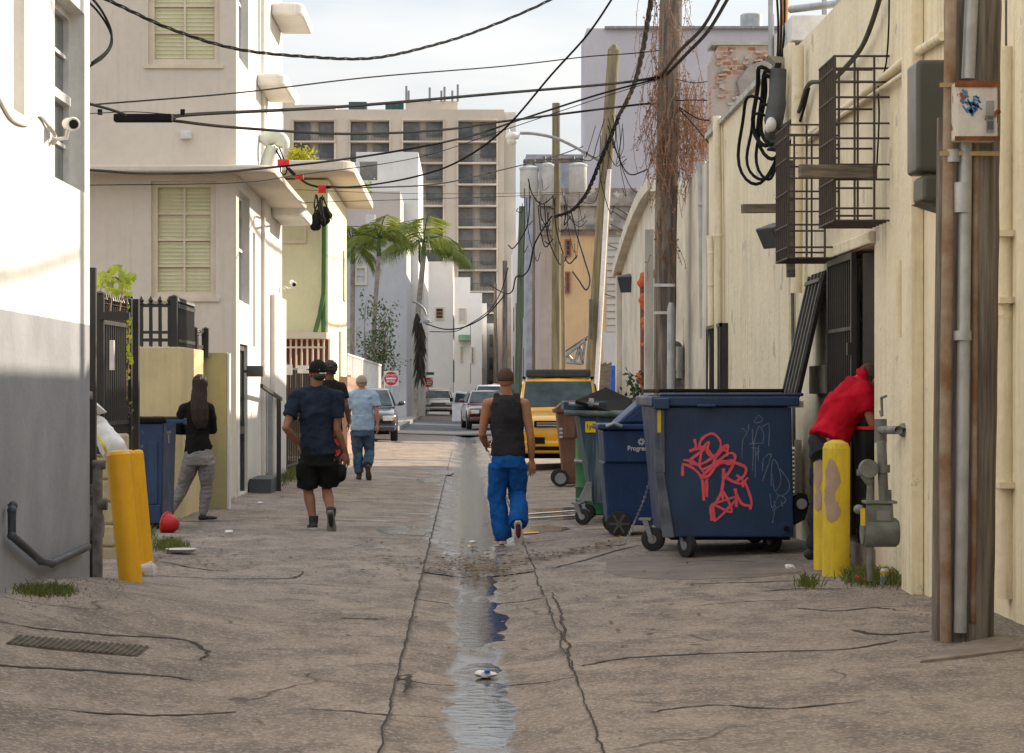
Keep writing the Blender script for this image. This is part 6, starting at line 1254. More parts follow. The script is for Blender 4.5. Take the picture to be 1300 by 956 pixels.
# handrail & gates near art deco building
t=thing('handrail','black sloping handrail with post at the art deco building steps','handrail',(-2.75,34,0)); MB().beam(W(332,490,31.6),W(357,507,36.5),.04,.05).box(*(lambda p:(p.x-.03,p.x+.03,p.y-.03,p.y+.03,.05,p.z))(W(354,506,33.0))).build('rail',m_iron,t)
MB().box(-2.96,-2.66,32.2,33.6,-.02,.28).build('step',mat('slate_step',(.10,.11,.12),rough=.8),t,bevel=.01)
spear_fence('tall black gate between the art deco building and the lime house',(W(362,0,38.6).x,38.6,0),(W(392,0,43).x,43,0),.1,1.95,14,True,'iron_gate',False,(.08,.5,.95),.012)
mb=MB(); p=W(362,0,38.5); 
for (a,c,d,e) in ((362,371,463,476),(378,392,464,474)): q=W(a,e,38.5); r_=W(c,d,38.5); mb=MB().box(q.x,r_.x,38.45,38.5,q.z,r_.z); tag(mb.build('gate_sign',m_plastw),('left' if a==362 else 'right')+' pale weathered sign plate on the tall black gate','sign')
mb=MB().box(W(431,0,52).x,W(441,0,52).x,52,58.8,0,CH+(499-478)/58); tag(mb.build('wooden_side_gate',mat('pinkish_fence_boards',(.38,.24,.18),(.3,.19,.14),scale=3,stretch=(8,8,.5),rough=.9)),'pinkish board fence below the side of the lime house','fence')
# red orange foam patches on the arched wall
t=thing('rusty_pipe','rusty drainpipe with bright orange foam patches on the arched parapet wall','pipe',(2.95,40,0)); Yq=37.5
MB().tube([W(817,350,Yq),W(818,500,Yq)],.06,n=10).build('pipe',mat('rusty_pipe_skin',(.20,.09,.06),rough=.9),t,smooth=True); MB().tube([W(823,296,Yq),W(825,350,Yq)],.06,n=10).build('flaking_top',m_cream2,t,smooth=True)
mb=MB(); rf=random.Random(6)
for (px,py,r) in ((820,352,.09),(824,347,.08),(816,358,.08),(819,381,.10),(822,388,.10),(818,386,.07),(818,407,.07),(819,414,.07),(817,436,.05),(815,480,.09),(818,486,.08)): mb.ball(W(px,py,Yq-.05),r,r*.7,r*1.1,n=10)
mb.v=[v+Vector((nz(v.x*12,v.z*12,1)*.05,0,nz(v.x*12,v.z*12,4)*.05)) for v in mb.v]; mb.build('foam_patches',mat('orange_foam',(.58,.13,.05),(.48,.10,.04),rough=.9,bump=.4),t,smooth=True)
# truss awning bracket at peach house
t=thing('truss_bracket','grey steel truss bracket carrying an awning on the peach house','bracket',W(730,450,70)); mb=MB()
for a,c in (((718,452),(745,430)),((718,460),(740,462)),((718,452),(718,462)),((722,452),(730,461)),((730,461),(736,440)),((736,440),(740,462)),((744,430),(740,462))): mb.tube([W(*a,70),W(*c,70)],.05,n=6)
mb.build('truss',m_steel,t); MB().prism([W(717,448,70),W(747,428,70),W(747,426,70),W(717,446,70)],(0,2,0)).build('awning_sheet',m_dkgrey,t)
# ================================================================== signs
def dne(label,px,py,Y,r,post_to=None):
    c=W(px,py,Y); t=thing('do_not_enter_sign',label,'sign',c,0,'do not enter signs'); a=r*1.02
    MB().box(c.x-a,c.x+a,Y,Y+.02,c.z-a,c.z+a).build('plate',m_signw,t,bevel=.008)
    MB().tube([(c.x,Y-.006,c.z),(c.x,Y-.002,c.z)],r*.96,n=40).build('red_disc',m_signr,t)
    MB().box(c.x-r*.72,c.x+r*.72,Y-.011,Y-.007,c.z-r*.12,c.z+r*.12).build('white_bar',m_signw,t)
    text('DO NOT','lettering',m_signw,t,(c.x,Y-.012,c.z+r*.42),r*.42,bold=r*.01); text('ENTER','lettering',m_signw,t,(c.x,Y-.012,c.z-r*.42),r*.42,bold=r*.01)
    MB().tube([(c.x,Y+.05,0),(c.x,Y+.05,c.z+a)],.03,n=8).build('post',m_galv,t,smooth=True)
dne('nearer do not enter sign beside the white railing',496.5,480.5,86,.26); dne('farther do not enter sign above the far silver car',543.5,485.5,138,.29)
t=thing('street_name_sign','small green street name sign over the farther do not enter sign','sign',W(547,474,138)); MB().box(W(541,0,138).x,W(551,0,138).x,137.9,137.95,W(0,476,138).z,W(0,472.5,138).z).build('blade',m_green,t); 
# ================================================================== vehicles
def boolcut(o,cutters):
    for c in cutters:
        md=o.modifiers.new('b','BOOLEAN'); md.object=c; md.operation='DIFFERENCE'; md.solver='EXACT'
    par=o.parent; me=bake(o,cutters+[par]); o.modifiers.clear(); o.data=me
    for c in cutters: bpy.data.objects.remove(c)
def car(name,label,cat,loc,rz,paint,Wd,H,L_,belt,hood,ws0,ws1,rear0,rear1,wr=.34,grille=1,dark_lower=False,bumper=None,roofw=.74,trim=None,rack=False,door=False,cw=.95):
    t=thing(name,label,cat,loc,rz); w=Wd/2
    # lower body cross sections along y (0 front .. L rear)
    st=[(0.0,.80,.42,hood*.80),(.06,.90,.34,hood*.88),(.25,.97,.28,hood*.94),(.7,1,.24,hood),(ws0,1,.24,hood+ (belt-hood)*.8),(ws0+.3,1,.24,belt),(L_-.9,1,.25,belt),(L_-.2,.97,.30,belt*.97),(L_-.03,.9,.36,belt*.90),(L_,.82,.42,belt*.84)]
    mb=MB(); vs=[];m=14
    for (y,k,zl,zt) in st:
        W_=w*k; sec=[(0,zl),(W_*.86,zl),(W_*.97,zl+.06),(W_,zl+.22),(W_,zl+(zt-zl)*.62),(W_*.965,zl+(zt-zl)*.86),(W_*.90,zt-.02),(W_*.74,zt+.005),(W_*.35,zt+.02),(0,zt+.022)]
        ring=[(x,y,z) for x,z in sec]+[(-x,y,z) for x,z in sec[1:-1][::-1]]; vs+=ring; m=len(ring)
    fs=[(i*m+k,i*m+(k+1)%m,(i+1)*m+(k+1)%m,(i+1)*m+k) for i in range(len(st)-1) for k in range(m)]+[tuple(range(m))[::-1],tuple((len(st)-1)*m+k for k in range(m))]
    body=mb.add(vs,fs).build('body',paint,t,local=True,smooth=True)
    cuts=[]
    for y in (wr+.48,L_-wr-.55):
        for s in (-1,1): c=MB().tube([(s*(w-.24),y,wr),(s*(w+.2),y,wr)],wr*1.16,n=28).build('cut',m_black); cuts.append(c); c.location=Vector(loc)+Matrix.Rotation(rz,3,'Z')@c.location; c.rotation_euler=(0,0,rz)
    bpy.context.view_layer.update(); boolcut(body,cuts)
    # cabin
    rw=w*roofw; mb=MB(); bz=belt-.03
    secs=[(ws0-.02,w*(cw-.05),bz,w*(cw-.07),bz+.02),(ws1,w*cw,bz,rw*.97,H-.035),(ws1+.25,w*cw,bz,rw,H-.005),((ws1+rear1)/2,w*cw,bz,rw,H),(rear1-.15,w*cw,bz,rw,H-.02),(rear1,w*.94,bz,rw*.96,H-.05),(rear0,w*.9,bz,w*.86,bz+.03)]
    vs=[]; 
    for (y,wb,z0,wt,z1) in secs: vs += [(-wb,y,z0),(wb,y,z0),(wt+.0,y,z1-.05 if z1>bz+.1 else z1),(wt*.9,y,z1),(0,y,z1+.02),(-wt*.9,y,z1),(-wt,y,z1-.05 if z1>bz+.1 else z1)]
    m=7; fs=[(i*m+k,i*m+(k+1)%m,(i+1)*m+(k+1)%m,(i+1)*m+k) for i in range(len(secs)-1) for k in range(m)]+[tuple(range(m))[::-1],tuple((len(secs)-1)*m+k for k in range(m))]
    MB().add(vs,fs).build('cabin',paint,t,local=True,smooth=True)
    # glass
    def lerp(a,b,u): return a+(b-a)*u
    g=MB(); y0=lerp(ws0,ws1,.06); y1=lerp(ws0,ws1,.94); z0=lerp(bz+.02,H-.035,.08); z1=lerp(bz+.02,H-.035,.93); a0=lerp(w*(cw-.07),rw*.97,.06)-.05; a1=lerp(w*(cw-.07),rw*.97,.94)-.05
    n=Vector((0,-(H-bz),ws1-ws0)).normalized()*.022; nz_=Vector((0,n.y,n.z)) if n.z>0 else -n
    g.hexa([Vector((-a0,y0,z0))+nz_*.2,Vector((a0,y0,z0))+nz_*.2,Vector((a1,y1,z1))+nz_*.2,Vector((-a1,y1,z1))+nz_*.2,Vector((-a0,y0,z0))+nz_,Vector((a0,y0,z0))+nz_,Vector((a1,y1,z1))+nz_,Vector((-a1,y1,z1))+nz_]).build('windscreen',m_glassv,t,local=True)
    for s in (-1,1):
        ys=[ws1+.04-.5*(ws1-ws0)*.9,ws1+.1,(ws1+rear1)/2-.05,(ws1+rear1)/2+.05,rear1-.12,rear1+.5*(rear0-rear1)*.7]
        for (ya,yb,yc,yd) in ((ys[0],ys[2],ys[2],ys[1]),(ys[3],ys[5],ys[4],ys[3])):
            def pt(y,top): return Vector((s*(lerp(w*cw,rw,.90 if top else .10)+.012),y,lerp(bz,H-.055,.90 if top else .12)))
            P=[pt(ya,0),pt(yb,0),pt(yc,1),pt(yd,1)]; d=Vector((s*.006,0,0)); MB().hexa([p-d*4 for p in P]+[p+d for p in P]).build('side_window',m_glassv,t,local=True)
        # mirror
        mb=MB().ball((s*(w+.11),ws0+.42,belt+.10),.10,.07,.075).box(*sorted((s*(w-.04),s*(w+.08))),ws0+.40,ws0+.45,belt+.02,belt+.07); mb.build('mirror',trim or paint,t,local=True,smooth=True)
        # lights
        hz=hood*.74; MB().box(*sorted((s*w*.52,s*w*.86)),-.015,.12,hz-.075,hz+.075).build('headlight',mat('headlight_glass',(.62,.64,.64),(.4,.42,.42),scale=18,rough=.12,bump=0,spec=.8),t,local=True,bevel=.03)
        MB().box(*sorted((s*w*.86,s*w*.93)),.03,.16,hz-.06,hz+.06).build('indicator',mat('amber_lens',(.6,.25,.03),rough=.2,bump=0),t,local=True,bevel=.01)
    if grille: 
        mb=MB().box(-w*.46,w*.46,-.03,.1,hood*.66,hood*.82); f=mb.build('grille',m_black,t,local=True,bevel=.01); mb=MB()
        for k in range(4): mb.box(-w*.45,w*.45,-.042,-.031,hood*.675+k*.035,hood*.675+k*.035+.012)
        mb.build('grille_slats',m_rim,f,local=True)
    MB().box(-w*.9,w*.9,-.10,.12,.30,hood*.52).build('bumper',bumper or paint,t,local=True,bevel=.05,seg=3)
    MB().box(-w*.55,w*.55,-.115,-.101,.36,hood*.42).build('lower_intake',m_black,t,local=True,bevel=.01)
    for s in (-1,1):
        for y in (wr+.48,L_-wr-.55):
            x=s*(w-.11); wh=MB().lathe([(wr*.6,-.1),(wr*.95,-.1),(wr,-.07),(wr,.07),(wr*.95,.1),(wr*.6,.1)],(x,y,wr),n=30,axis='x').build('wheel',m_tyre,t,local=True,smooth=True)
            mb=MB().tube([(x-s*.02,y,wr),(x+s*.07,y,wr)],wr*.62,n=24); 
            rim=mb.build('rim',m_dkgrey,wh,local=True,smooth=True); mb=MB()
            for k in range(5): q=k*2*math.pi/5; mb.beam((x+s*.08,y,wr),(x+s*.08,y+math.cos(q)*wr*.6,wr+math.sin(q)*wr*.6),.05,.02,(1,0,0))
            mb.tube([(x+s*.07,y,wr),(x+s*.095,y,wr)],wr*.17,n=12); mb.build('spokes',m_rim,wh,local=True)
    MB().box(-w+.25,w-.25,.3,L_-.3,.2,.34).build('underbody',m_black,t,local=True)
    return t
p_yel=mat('taxi_yellow',(.80,.42,.008),(.72,.37,.008),scale=2,rough=.28,bump=0,coat=.6)
p_blk=mat('dark_blue_black_paint',(.02,.028,.045),rough=.22,bump=0,coat=.8,spec=.6); p_silver=mat('champagne_silver_paint',(.50,.46,.41),rough=.3,metal=.4,bump=0,coat=.5); p_white=mat('white_car_paint',(.74,.75,.76),rough=.3,bump=0,coat=.5); p_red=mat('dark_red_paint',(.10,.012,.022),rough=.25,bump=0,coat=.8)
Yt=43.3; c=thing; 
tx=car('yellow_car','bright yellow boxy off road car with dark roof rack behind the brown cart','car',(1.69,Yt,gz(1.8,44)),R(-2),p_yel,1.76,1.69,4.5,1.10,1.03,1.15,1.72,4.4,4.15,.36,0,bumper=p_yel,roofw=.78,cw=.90)
MB().box(-.62,.62,1.85,4.0,1.71,1.86).build('roof_rack_box',mat('dark_slate_rack',(.055,.06,.07),rough=.6),tx,local=True,bevel=.04,seg=3)
MB().box(-.45,.45,-.045,.08,.78,.90).build('grille_slot',m_black,tx,local=True,bevel=.02); MB().box(-.40,.40,-.058,-.046,.80,.83).box(-.40,.40,-.058,-.046,.85,.87).build('grille_bars',m_rim,tx,local=True)
for s in (-1,1): MB().box(*sorted((s*.25,s*.58)),-.125,-.116,.48,.60).build('fog_recess',m_black,tx,local=True,bevel=.01)
MB().box(-.84,.84,-.05,.3,.28,.42).build('lower_valance',m_black,tx,local=True,bevel=.02)
for s in (-1,1): MB().ball((s*.38,2.3,1.12),.22,.1,.22).box(s*.38-.1,s*.38+.1,2.25,2.35,1.3,1.46).build('seat_headrest',m_black,tx,local=True,smooth=True)
for s in (-1,1): MB().tube([(s*.66,1.75,1.70),(s*.66,4.1,1.71)],.025).build('roof_rail',m_black,tx,local=True)
car('dark_car','dark blue black parked car with bright headlight, left behind the blue shirt man','car',(-2.83,66.3,gz(-2.8,67)),R(2),p_blk,1.84,1.50,4.5,.98,.88,1.25,1.95,4.2,3.6)
car('silver_car','small silver parked car at the far left before the tan building','car',(-1.72,146,.1),R(1),p_silver,1.9,1.55,4.6,1.0,.92,1.2,1.9,4.4,3.9)
rc=car('red_car','dark red car facing the camera beyond the tank top man','car',(.98,91,.05),R(4),p_red,1.86,1.50,4.6,1.0,.90,1.3,2.0,4.3,3.7)
wc=car('white_car','white car with its driver door hanging open behind the dark red car','car',(1.15,109,.08),R(-2),p_white,1.95,1.75,4.8,1.15,1.05,1.2,1.85,4.6,4.2)
dr_=MB(); q=lambda px,py,Y=108: W(px,py,Y)
P=[q(574,535),q(598,535),q(599,512),q(599,508),q(592,498),q(579,497),q(574,500)]; dr_.prism(P,(0,.08,0)); d_=dr_.build('open_door',p_white,wc,bevel=.02)
# keep the door attached to its rotated car: bake it into the car's local frame
bpy.context.view_layer.update(); Mi=wc.matrix_world.inverted()
def localise(o,par):
    off=rootloc(par)
    for v in o.data.vertices: v.co=par.matrix_world.inverted()@(Vector(v.co)+off)
localise(d_,wc)
dg=MB().prism([q(577,511,107.98),q(597,511,107.98),q(596,508,107.98),q(590,500,107.98),q(579,499,107.98)],(0,.015,0)).build('door_window',m_glassv,wc); localise(dg,wc)
dg2=MB().box(q(571,0).x,q(575,0).x,107.8,107.9,q(0,510).z,q(0,505).z).build('door_mirror',m_black,wc); localise(dg2,wc)
car('dark_van','dark vehicle roof and windscreen showing above the dark red car','car',(2.0,118,.08),R(0),p_blk,1.9,1.85,4.8,1.2,1.1,1.1,1.75,4.6,4.3)
# ================================================================== plants
m_leafb=leafmat('bright_leaf',(.06,.14,.012),(.30,.36,.02)); m_leafd=leafmat('mid_leaf',(.03,.075,.015),(.10,.17,.03)); m_palm=leafmat('palm_leaf',(.06,.11,.015),(.32,.34,.05)); m_grass=leafmat('grass_blade',(.06,.09,.018),(.20,.21,.05))
m_bark=mat('grey_bark',(.34,.30,.25),(.22,.19,.155),scale=5,rough=.95,bump=.5)
rp=random.Random(77)
def leafquad(mb,p,d,s,wd=.5):
    d=d.normalized(); e=d.orthogonal().normalized(); e=Matrix.Rotation(rp.uniform(0,6.3),3,d)@e; n=d.cross(e)*s*.15
    mb.add([p,p+d*s*.45+e*s*wd*.5+n,p+d*s,p+d*s*.45-e*s*wd*.5+n],[(0,1,2,3)])
def rvec(): return Vector((rp.uniform(-1,1),rp.uniform(-1,1),rp.uniform(-1,1)))
def frond(lb,sb,base,az,el,L_,droop,leafl,n=44,wd=.12):
    d=Vector((math.cos(az)*math.cos(el),math.sin(az)*math.cos(el),math.sin(el))); p=Vector(base); pts=[p.copy()]; st=L_/14
    for i in range(14): d=(d+Vector((0,0,-droop*(i+2)/14))).normalized(); p=p+d*st; pts.append(p.copy())
    sb.tube(pts,[.035-.002*i for i in range(15)],n=4)
    for i in range(n):
        u=.12+.88*i/n; j=min(13,int(u*14)); q=pts[j].lerp(pts[j+1],u*14-j); dd=(pts[j+1]-pts[j]).normalized(); side=dd.cross(Vector((0,0,1))).normalized()
        ll=leafl*(.35+1.1*math.sin(math.pi*min(1,u*.92+.08))**.7)
        for s in (-1,1):
            e=(side*s*.8+dd*.55+Vector((0,0,-.35-rp.uniform(0,.3)))).normalized(); w_=dd*wd*ll*.35
            lb.add([q-w_*.3,q+e*ll*.5+w_*.5+Vector((0,0,.02)),q+e*ll+Vector((0,0,-.08*ll)),q+e*ll*.5-w_*.5],[(0,1,2,3)])
def palm(label,base,top,r,L_,n,leafl,seed,els=(-.1,1.2),azs=None):
    rp.seed(seed); t=thing('palm_tree',label,'palm tree',base); b=Vector(base); tp_=Vector(top); mid=(b+tp_)/2+Vector((.1*L_*rp.uniform(-1,1),0,0)); MB().tube(spl([b,mid,tp_],8),[r*1.25]+[r]*16,n=12).build('trunk',m_bark,t,smooth=True)
    MB().tube([tp_-Vector((0,0,.1)),tp_+Vector((0,0,.7))],[r*1.1,r*.6],n=10).build('crown_shaft',m_leafd,t,smooth=True)
    lb=MB();sb=MB()
    for i in range(n): frond(lb,sb,tp_+Vector((0,0,.55)),(i*2.4+rp.uniform(-.3,.3)) if not azs else azs[i%len(azs)],rp.uniform(*els),L_*rp.uniform(.8,1.1),rp.uniform(.16,.30),leafl)
    lb.build('crown',m_palm,t); sb.build('frond_ribs',m_leafd,t)
palm('bright palm tree in front of the grey block, its trunk thin and bare',W(474,520,88),W(481,322,88),.085,1.6,9,.5,3)
palm('large palm tree crown with long drooping fronds over the tan building',W(528,530,118),W(538,322,118),.13,3.0,11,.95,8)
palm('partial palm tree behind the side of the lime house',W(447,520,95),W(448,332,95),.10,1.7,11,.7,12)
# hanging dead frond
t=thing('dead_frond','black dead palm frond hanging down before the tan building','dead frond',W(532,445,117)); lb=MB();sb=MB(); rp.seed(4)
P=spl([W(529,398,117),W(534,412,117),W(533,440,117),W(534,468,117)],5); sb.tube(P,.06,n=5)
for q in P:
    for _ in range(12): e=Vector((rp.uniform(-.35,.35),rp.uniform(-.3,.3),-1)).normalized()*rp.uniform(.5,1.3); w_=Vector((.04,0,0)); lb.add([q-w_,q+e*.5+w_*1.4,q+e,q+e*.5-w_*1.4],[(0,1,2,3)])
lb.build('leaflets',mat('dead_dark_leaf',(.035,.028,.022),rough=.9,bump=0),t); sb.build('rib',MATS['dead_dark_leaf'],t)
# street lamp by frond
t=thing('street_light','grey dome street light by the dead palm frond','street light',W(541,408,112)); MB().lathe([(0,0),(.30,0),(.28,.12),(.12,.24),(0,.26)],W(541,410,112),n=18).build('dome',m_steel,t,smooth=True); MB().tube(spl([W(541,400,112),W(538,392,112),W(530,385,112),W(524,383,112)],4),.05,n=8).build('arm',m_steel,t,smooth=True)
def tree(label,cat,base,h,crown_c,rad,nleaf,ls,seed,leafm,stems=6,name='tree',r0=.07):
    rp.seed(seed); b=Vector(base); t=thing(name,label,cat,b); sb=MB(); lb=MB(); c=Vector(crown_c); tips=[]
    for i in range(stems):
        q=c+Vector((rp.uniform(-1,1)*rad[0]*.8,rp.uniform(-1,1)*rad[1]*.8,rp.uniform(-.7,1)*rad[2]*.8)); m1=b.lerp(q,.45)+Vector((rp.uniform(-.1,.1)*h,0,.05*h)); P=spl([b,m1,q],6); sb.tube(P,[r0*(1-.9*k/(len(P)-1)) for k in range(len(P))],n=6)
        tips += P[4:]
        for _ in range(4):
            s=P[rp.randint(5,len(P)-1)]; e=s+Vector((rp.uniform(-1,1)*rad[0]*.5,rp.uniform(-1,1)*rad[1]*.5,rp.uniform(-.3,1)*rad[2]*.5)); sb.tube([s,s.lerp(e,.5)+rvec()*.05,e],[r0*.25,r0*.15,r0*.06],n=4); tips+=[s.lerp(e,u) for u in (.4,.6,.8,1,1)]
    for i in range(nleaf):
        q=rp.choice(tips)+rvec()*ls*1.6; leafquad(lb,q,rvec()+Vector((0,0,-.2)),ls*rp.uniform(.6,1.2))
    sb.build('trunk',m_bark,t,smooth=True); lb.build('crown',leafm,t); return t
tree('loose grey green tree above the white railing',"tree",W(474,500,87),4,W(474,425,87),(.95,.7,1.4),900,.15,5,m_leafd,11,'tree',.07)
tree('leafy shrub growing beside the painted post','plant',W(806,520,35.5),.5,W(806,492,35.5),(.20,.2,.16),150,.11,6,leafmat('dark_glossy_leaf',(.012,.04,.015),(.06,.11,.03)),5,'shrub',.015)
tree('yellow green potted bush on the roof edge of the lime house','plant',W(379,213,52),.8,W(379,197,52),(.28,.3,.28),420,.12,9,leafmat('yellow_green_leaf',(.20,.26,.01),(.55,.46,.01)),6,'potted_bush',.02)
t=thing('plant_pot','pale terracotta plant pot under the bush on the lime house roof','pot',W(383,222,52)); MB().lathe([(0,0),(.12,0),(.17,.26),(.15,.26),(.0,.22)],W(382,219,52),n=18).build('pot',m_frame,t,smooth=True)
tree('small green shrub on the roof edge behind the lime house','plant',W(461,248,60),.5,W(461,235,60),(.12,.2,.22),90,.12,19,m_leafb,4,'shrub',.015)
# creeper on the iron panel
t=thing('creeper','bright green heart leaved creeper hanging over the tall iron panel','creeper',W(150,352,19.8)); lb=MB(); sb=MB(); rp.seed(14)
def heart(mb,p,s):
    d=Vector((rp.uniform(-.6,.6),rp.uniform(-1,.2),-1)).normalized(); e=d.cross(Vector((rp.uniform(-.4,.4),-1,rp.uniform(-.2,.2)))).normalized(); mb.add([p,p+e*s*.45-d*s*.12,p+e*s*.5+d*s*.35,p+d*s,p-e*s*.5+d*s*.35,p-e*s*.45-d*s*.12],[(0,1,2,3),(0,3,4,5)])
for i in range(90): 
    a=rp.uniform(0,6.3); heart(lb,W(147+26*rp.random()**.7*math.cos(a),353+19*math.sin(a)*rp.random()**.6,rp.uniform(19.5,20.3)),rp.uniform(.03,.06))
P=spl([W(156,356,19.9),W(160,380,20.4),W(163,410,20.5),W(164,450,20.5),W(161,490,20.5),W(163,530,20.6),W(158,560,20.6),W(162,600,20.6)],8); sb.tube(P,.006,n=5)
for q in P:
    for _ in range(2): 
        if rp.random()<.62: heart(lb,q+rvec()*.04,rp.uniform(.03,.06))
for x0 in (126,140,152):
    P=spl([W(x0,395,19.6),W(x0+4,360,19.8),W(146,352,19.9),W(160,362,20.1)],5); sb.tube(P,.006,n=5)
lb.build('leaves',leafmat('lime_leaf',(.14,.22,.01),(.42,.45,.03)),t); sb.build('stems',m_twig,t)
# grass and weeds
def tuft(label,areas,n,h,name='grass',kind='stuff'):
    mb=MB(); 
    for (px,py,sx,sy,k) in areas:
        for i in range(int(n*k)):
            p=foot(rp.gauss(px,sx),max(590,rp.gauss(py,sy))); hh=h*rp.uniform(.3,1); d=Vector((rp.uniform(-.6,.6),rp.uniform(-.6,.6),1))*hh; w_=Vector((rp.uniform(.002,.006),rp.uniform(-.003,.003),0)); mb.add([p-w_,p+w_,p+d*.6+w_*.7+Vector((0,0,.0)),p+d+Vector((d.x*.4,d.y*.4,-.1*hh)),p+d*.6-w_*.7],[(0,1,2,3,4)])
    o=mb.build(name,m_grass); tag(o,label,'grass',kind=kind)
tuft('green grass tuft at the foot of the near left wall',[(60,752,16,3,1)],650,.06)
tuft('ragged green grass and weeds round the right gas meter',[(1110,738,16,4,.8),(1140,738,10,3,.5),(1083,735,6,3,.3),(1025,744,7,2,.2)],520,.13)
tuft('weeds along the foot of the art deco building',[(335,612,9,3,1),(368,600,5,5,.8),(355,606,5,5,.4)],900,.22)
tuft('low weeds by the yellow wall and the left dumpster',[(215,695,10,3,.5),(185,680,5,4,.4),(272,637,9,2,.5)],900,.10)
t=thing('weed','tall single weed stem leaning on the cream wall','weed',foot(1140,720)); mb=MB(); b=foot(1143,722)
for (dx_,dz_) in ((-.06,.30),(-.02,.36),(.05,.28),(.09,.36)): mb.tube([b,b+Vector((dx_*.4,0,dz_*.6)),b+Vector((dx_,0,dz_))],[.005,.004,.002],n=4)
mb.build('stems',m_grass,t)
# ================================================================== people
import numpy as np
def remesh(o,vox,smooth=2,disp=None):
    md=o.modifiers.new('r','REMESH'); md.mode='VOXEL'; md.voxel_size=vox
    if smooth: s=o.modifiers.new('s','SMOOTH'); s.factor=.5; s.iterations=smooth
    me=bake(o,[o.parent]); o.modifiers.clear()
    if disp:
        n=len(me.vertices); co=np.empty(n*3,dtype=np.float32); no=np.empty(n*3,dtype=np.float32)
        me.vertices.foreach_get('co',co); me.vertex_normals.foreach_get('vector',no); co=co.reshape(-1,3); no=no.reshape(-1,3)
        d=np.array([disp((float(a),float(b),float(c))) for a,b,c in co],dtype=np.float32); co += no*d[:,None]; me.vertices.foreach_set('co',co.ravel())
    me.polygons.foreach_set('use_smooth',[True]*len(me.polygons)); m=o.data.materials[0]
    o.data=me
    if not len(me.materials): me.materials.append(m)
    return o
def skinm(n,c): return mat(n,c,sc(c,.85),scale=9,rough=.5,bump=.05,sss=.08,fine=False,spec=.3)
m_skin1=skinm('tan_skin',(.36,.17,.09)); m_skin2=skinm('brown_skin',(.26,.12,.065)); m_skin3=skinm('light_skin',(.50,.27,.18)); m_skin4=skinm('deep_skin',(.14,.07,.045))
def cloth(n,c,c2=None,**k): return mat(n,c,c2 or sc(c,.8),scale=k.pop('scale',6),rough=.9,bump=k.pop('bump',.35),bscale=k.pop('bscale',11),dist=.03,spec=.15,**k)
def wrink(amp,fr=11,seed=0,st=(1,1,1)):
    return lambda c: .004+amp*(1.6*(.35-abs(nz(c[0]*fr*.6*st[0]+c[2]*3+seed,c[1]*fr*.6,c[2]*fr*.7*st[2]-c[0]*2)))+.6*nz(c[0]*fr*st[0]+seed,c[1]*fr*st[1],c[2]*fr*st[2])+.5*nz(c[0]*fr*2.3*st[0],c[1]*fr*2.3*st[1]+seed,c[2]*fr*2.3*st[2]))
class Person:
    """joints are measured in metres in the person's own frame: x right, y away from the camera, z up"""
    def __init__(s,label,px,py,cx=None,Y=None,group=None,fp=None):
        f=fp or foot(px,py); s.o=f; s.S=F/f.y; s.cx=px if cx is None else cx; s.py=py
        s.t=thing('person',label,'person',(W(s.cx,0,f.y).x,f.y,f.z)); s.base=Vector(s.t.location)
    def P(s,px,py,dy=0.0):
        w=W(px,py,s.o.y); return Vector((w.x-s.base.x,dy,w.z-s.base.z))
def arm(mb,sh,el,wr,k=1,inf=0):
    mb.tube([sh,sh.lerp(el,.35),sh.lerp(el,.75),el,el.lerp(wr,.3),el.lerp(wr,.7),wr],[(x+inf)*k for x in (.052,.050,.042,.038,.041,.033,.026)],n=14)
    for c,r in ((sh,.054),(el,.039),(wr,.026)): mb.ball(c,(r+inf)*k)
def hand(mb,wr,d,pn,k=1,curl=.5,thumb=1):
    """d: pointing direction, pn: palm normal"""
    d=d.normalized(); pn=(pn-d*pn.dot(d)).normalized(); side=d.cross(pn).normalized()*thumb
    mb.tube([wr,wr+d*.03*k,wr+d*.085*k,wr+d*.098*k],[(.022*k,.017*k),(.036*k,.016*k),(.041*k,.015*k),(.034*k,.012*k)],n=12,ref=side)
    for i,(off,L_) in enumerate(((.031,.070),(.011,.080),(-.010,.075),(-.030,.058))):
        b=wr+d*.088*k+side*off*k; q=b; dd=d.copy()+side*off*2.0; pts=[b]
        for j in range(3):
            dd=(dd.normalized()+pn*curl*(.4+.35*j)*.6).normalized(); q=q+dd*L_*k*(.42,.33,.25)[j]; pts.append(q)
        mb.tube(pts,[.0085*k,.008*k,.0072*k,.006*k],n=8); mb.ball(pts[-1],.0062*k,n=8)
    b=wr+d*.03*k+side*.03*k; mb.tube([b,b+(d*.7+side*.7+pn*.2).normalized()*.045*k,b+(d*.7+side*.7+pn*.2).normalized()*.045*k+(d*.9+side*.15+pn*.3).normalized()*.035*k],[.013*k,.0105*k,.008*k],n=8)
def leg(mb,hp,kn,an,k=1,inf=0,calf=1.0):
    mb.tube([hp,hp.lerp(kn,.4),hp.lerp(kn,.8),kn,kn.lerp(an,.3),kn.lerp(an,.6),an],[(x+inf)*k for x in (.088,.080,.060,.053,.056*calf,.045,.034)],n=16); mb.ball(kn,(.053+inf)*k); mb.ball(an,(.034+inf)*k)
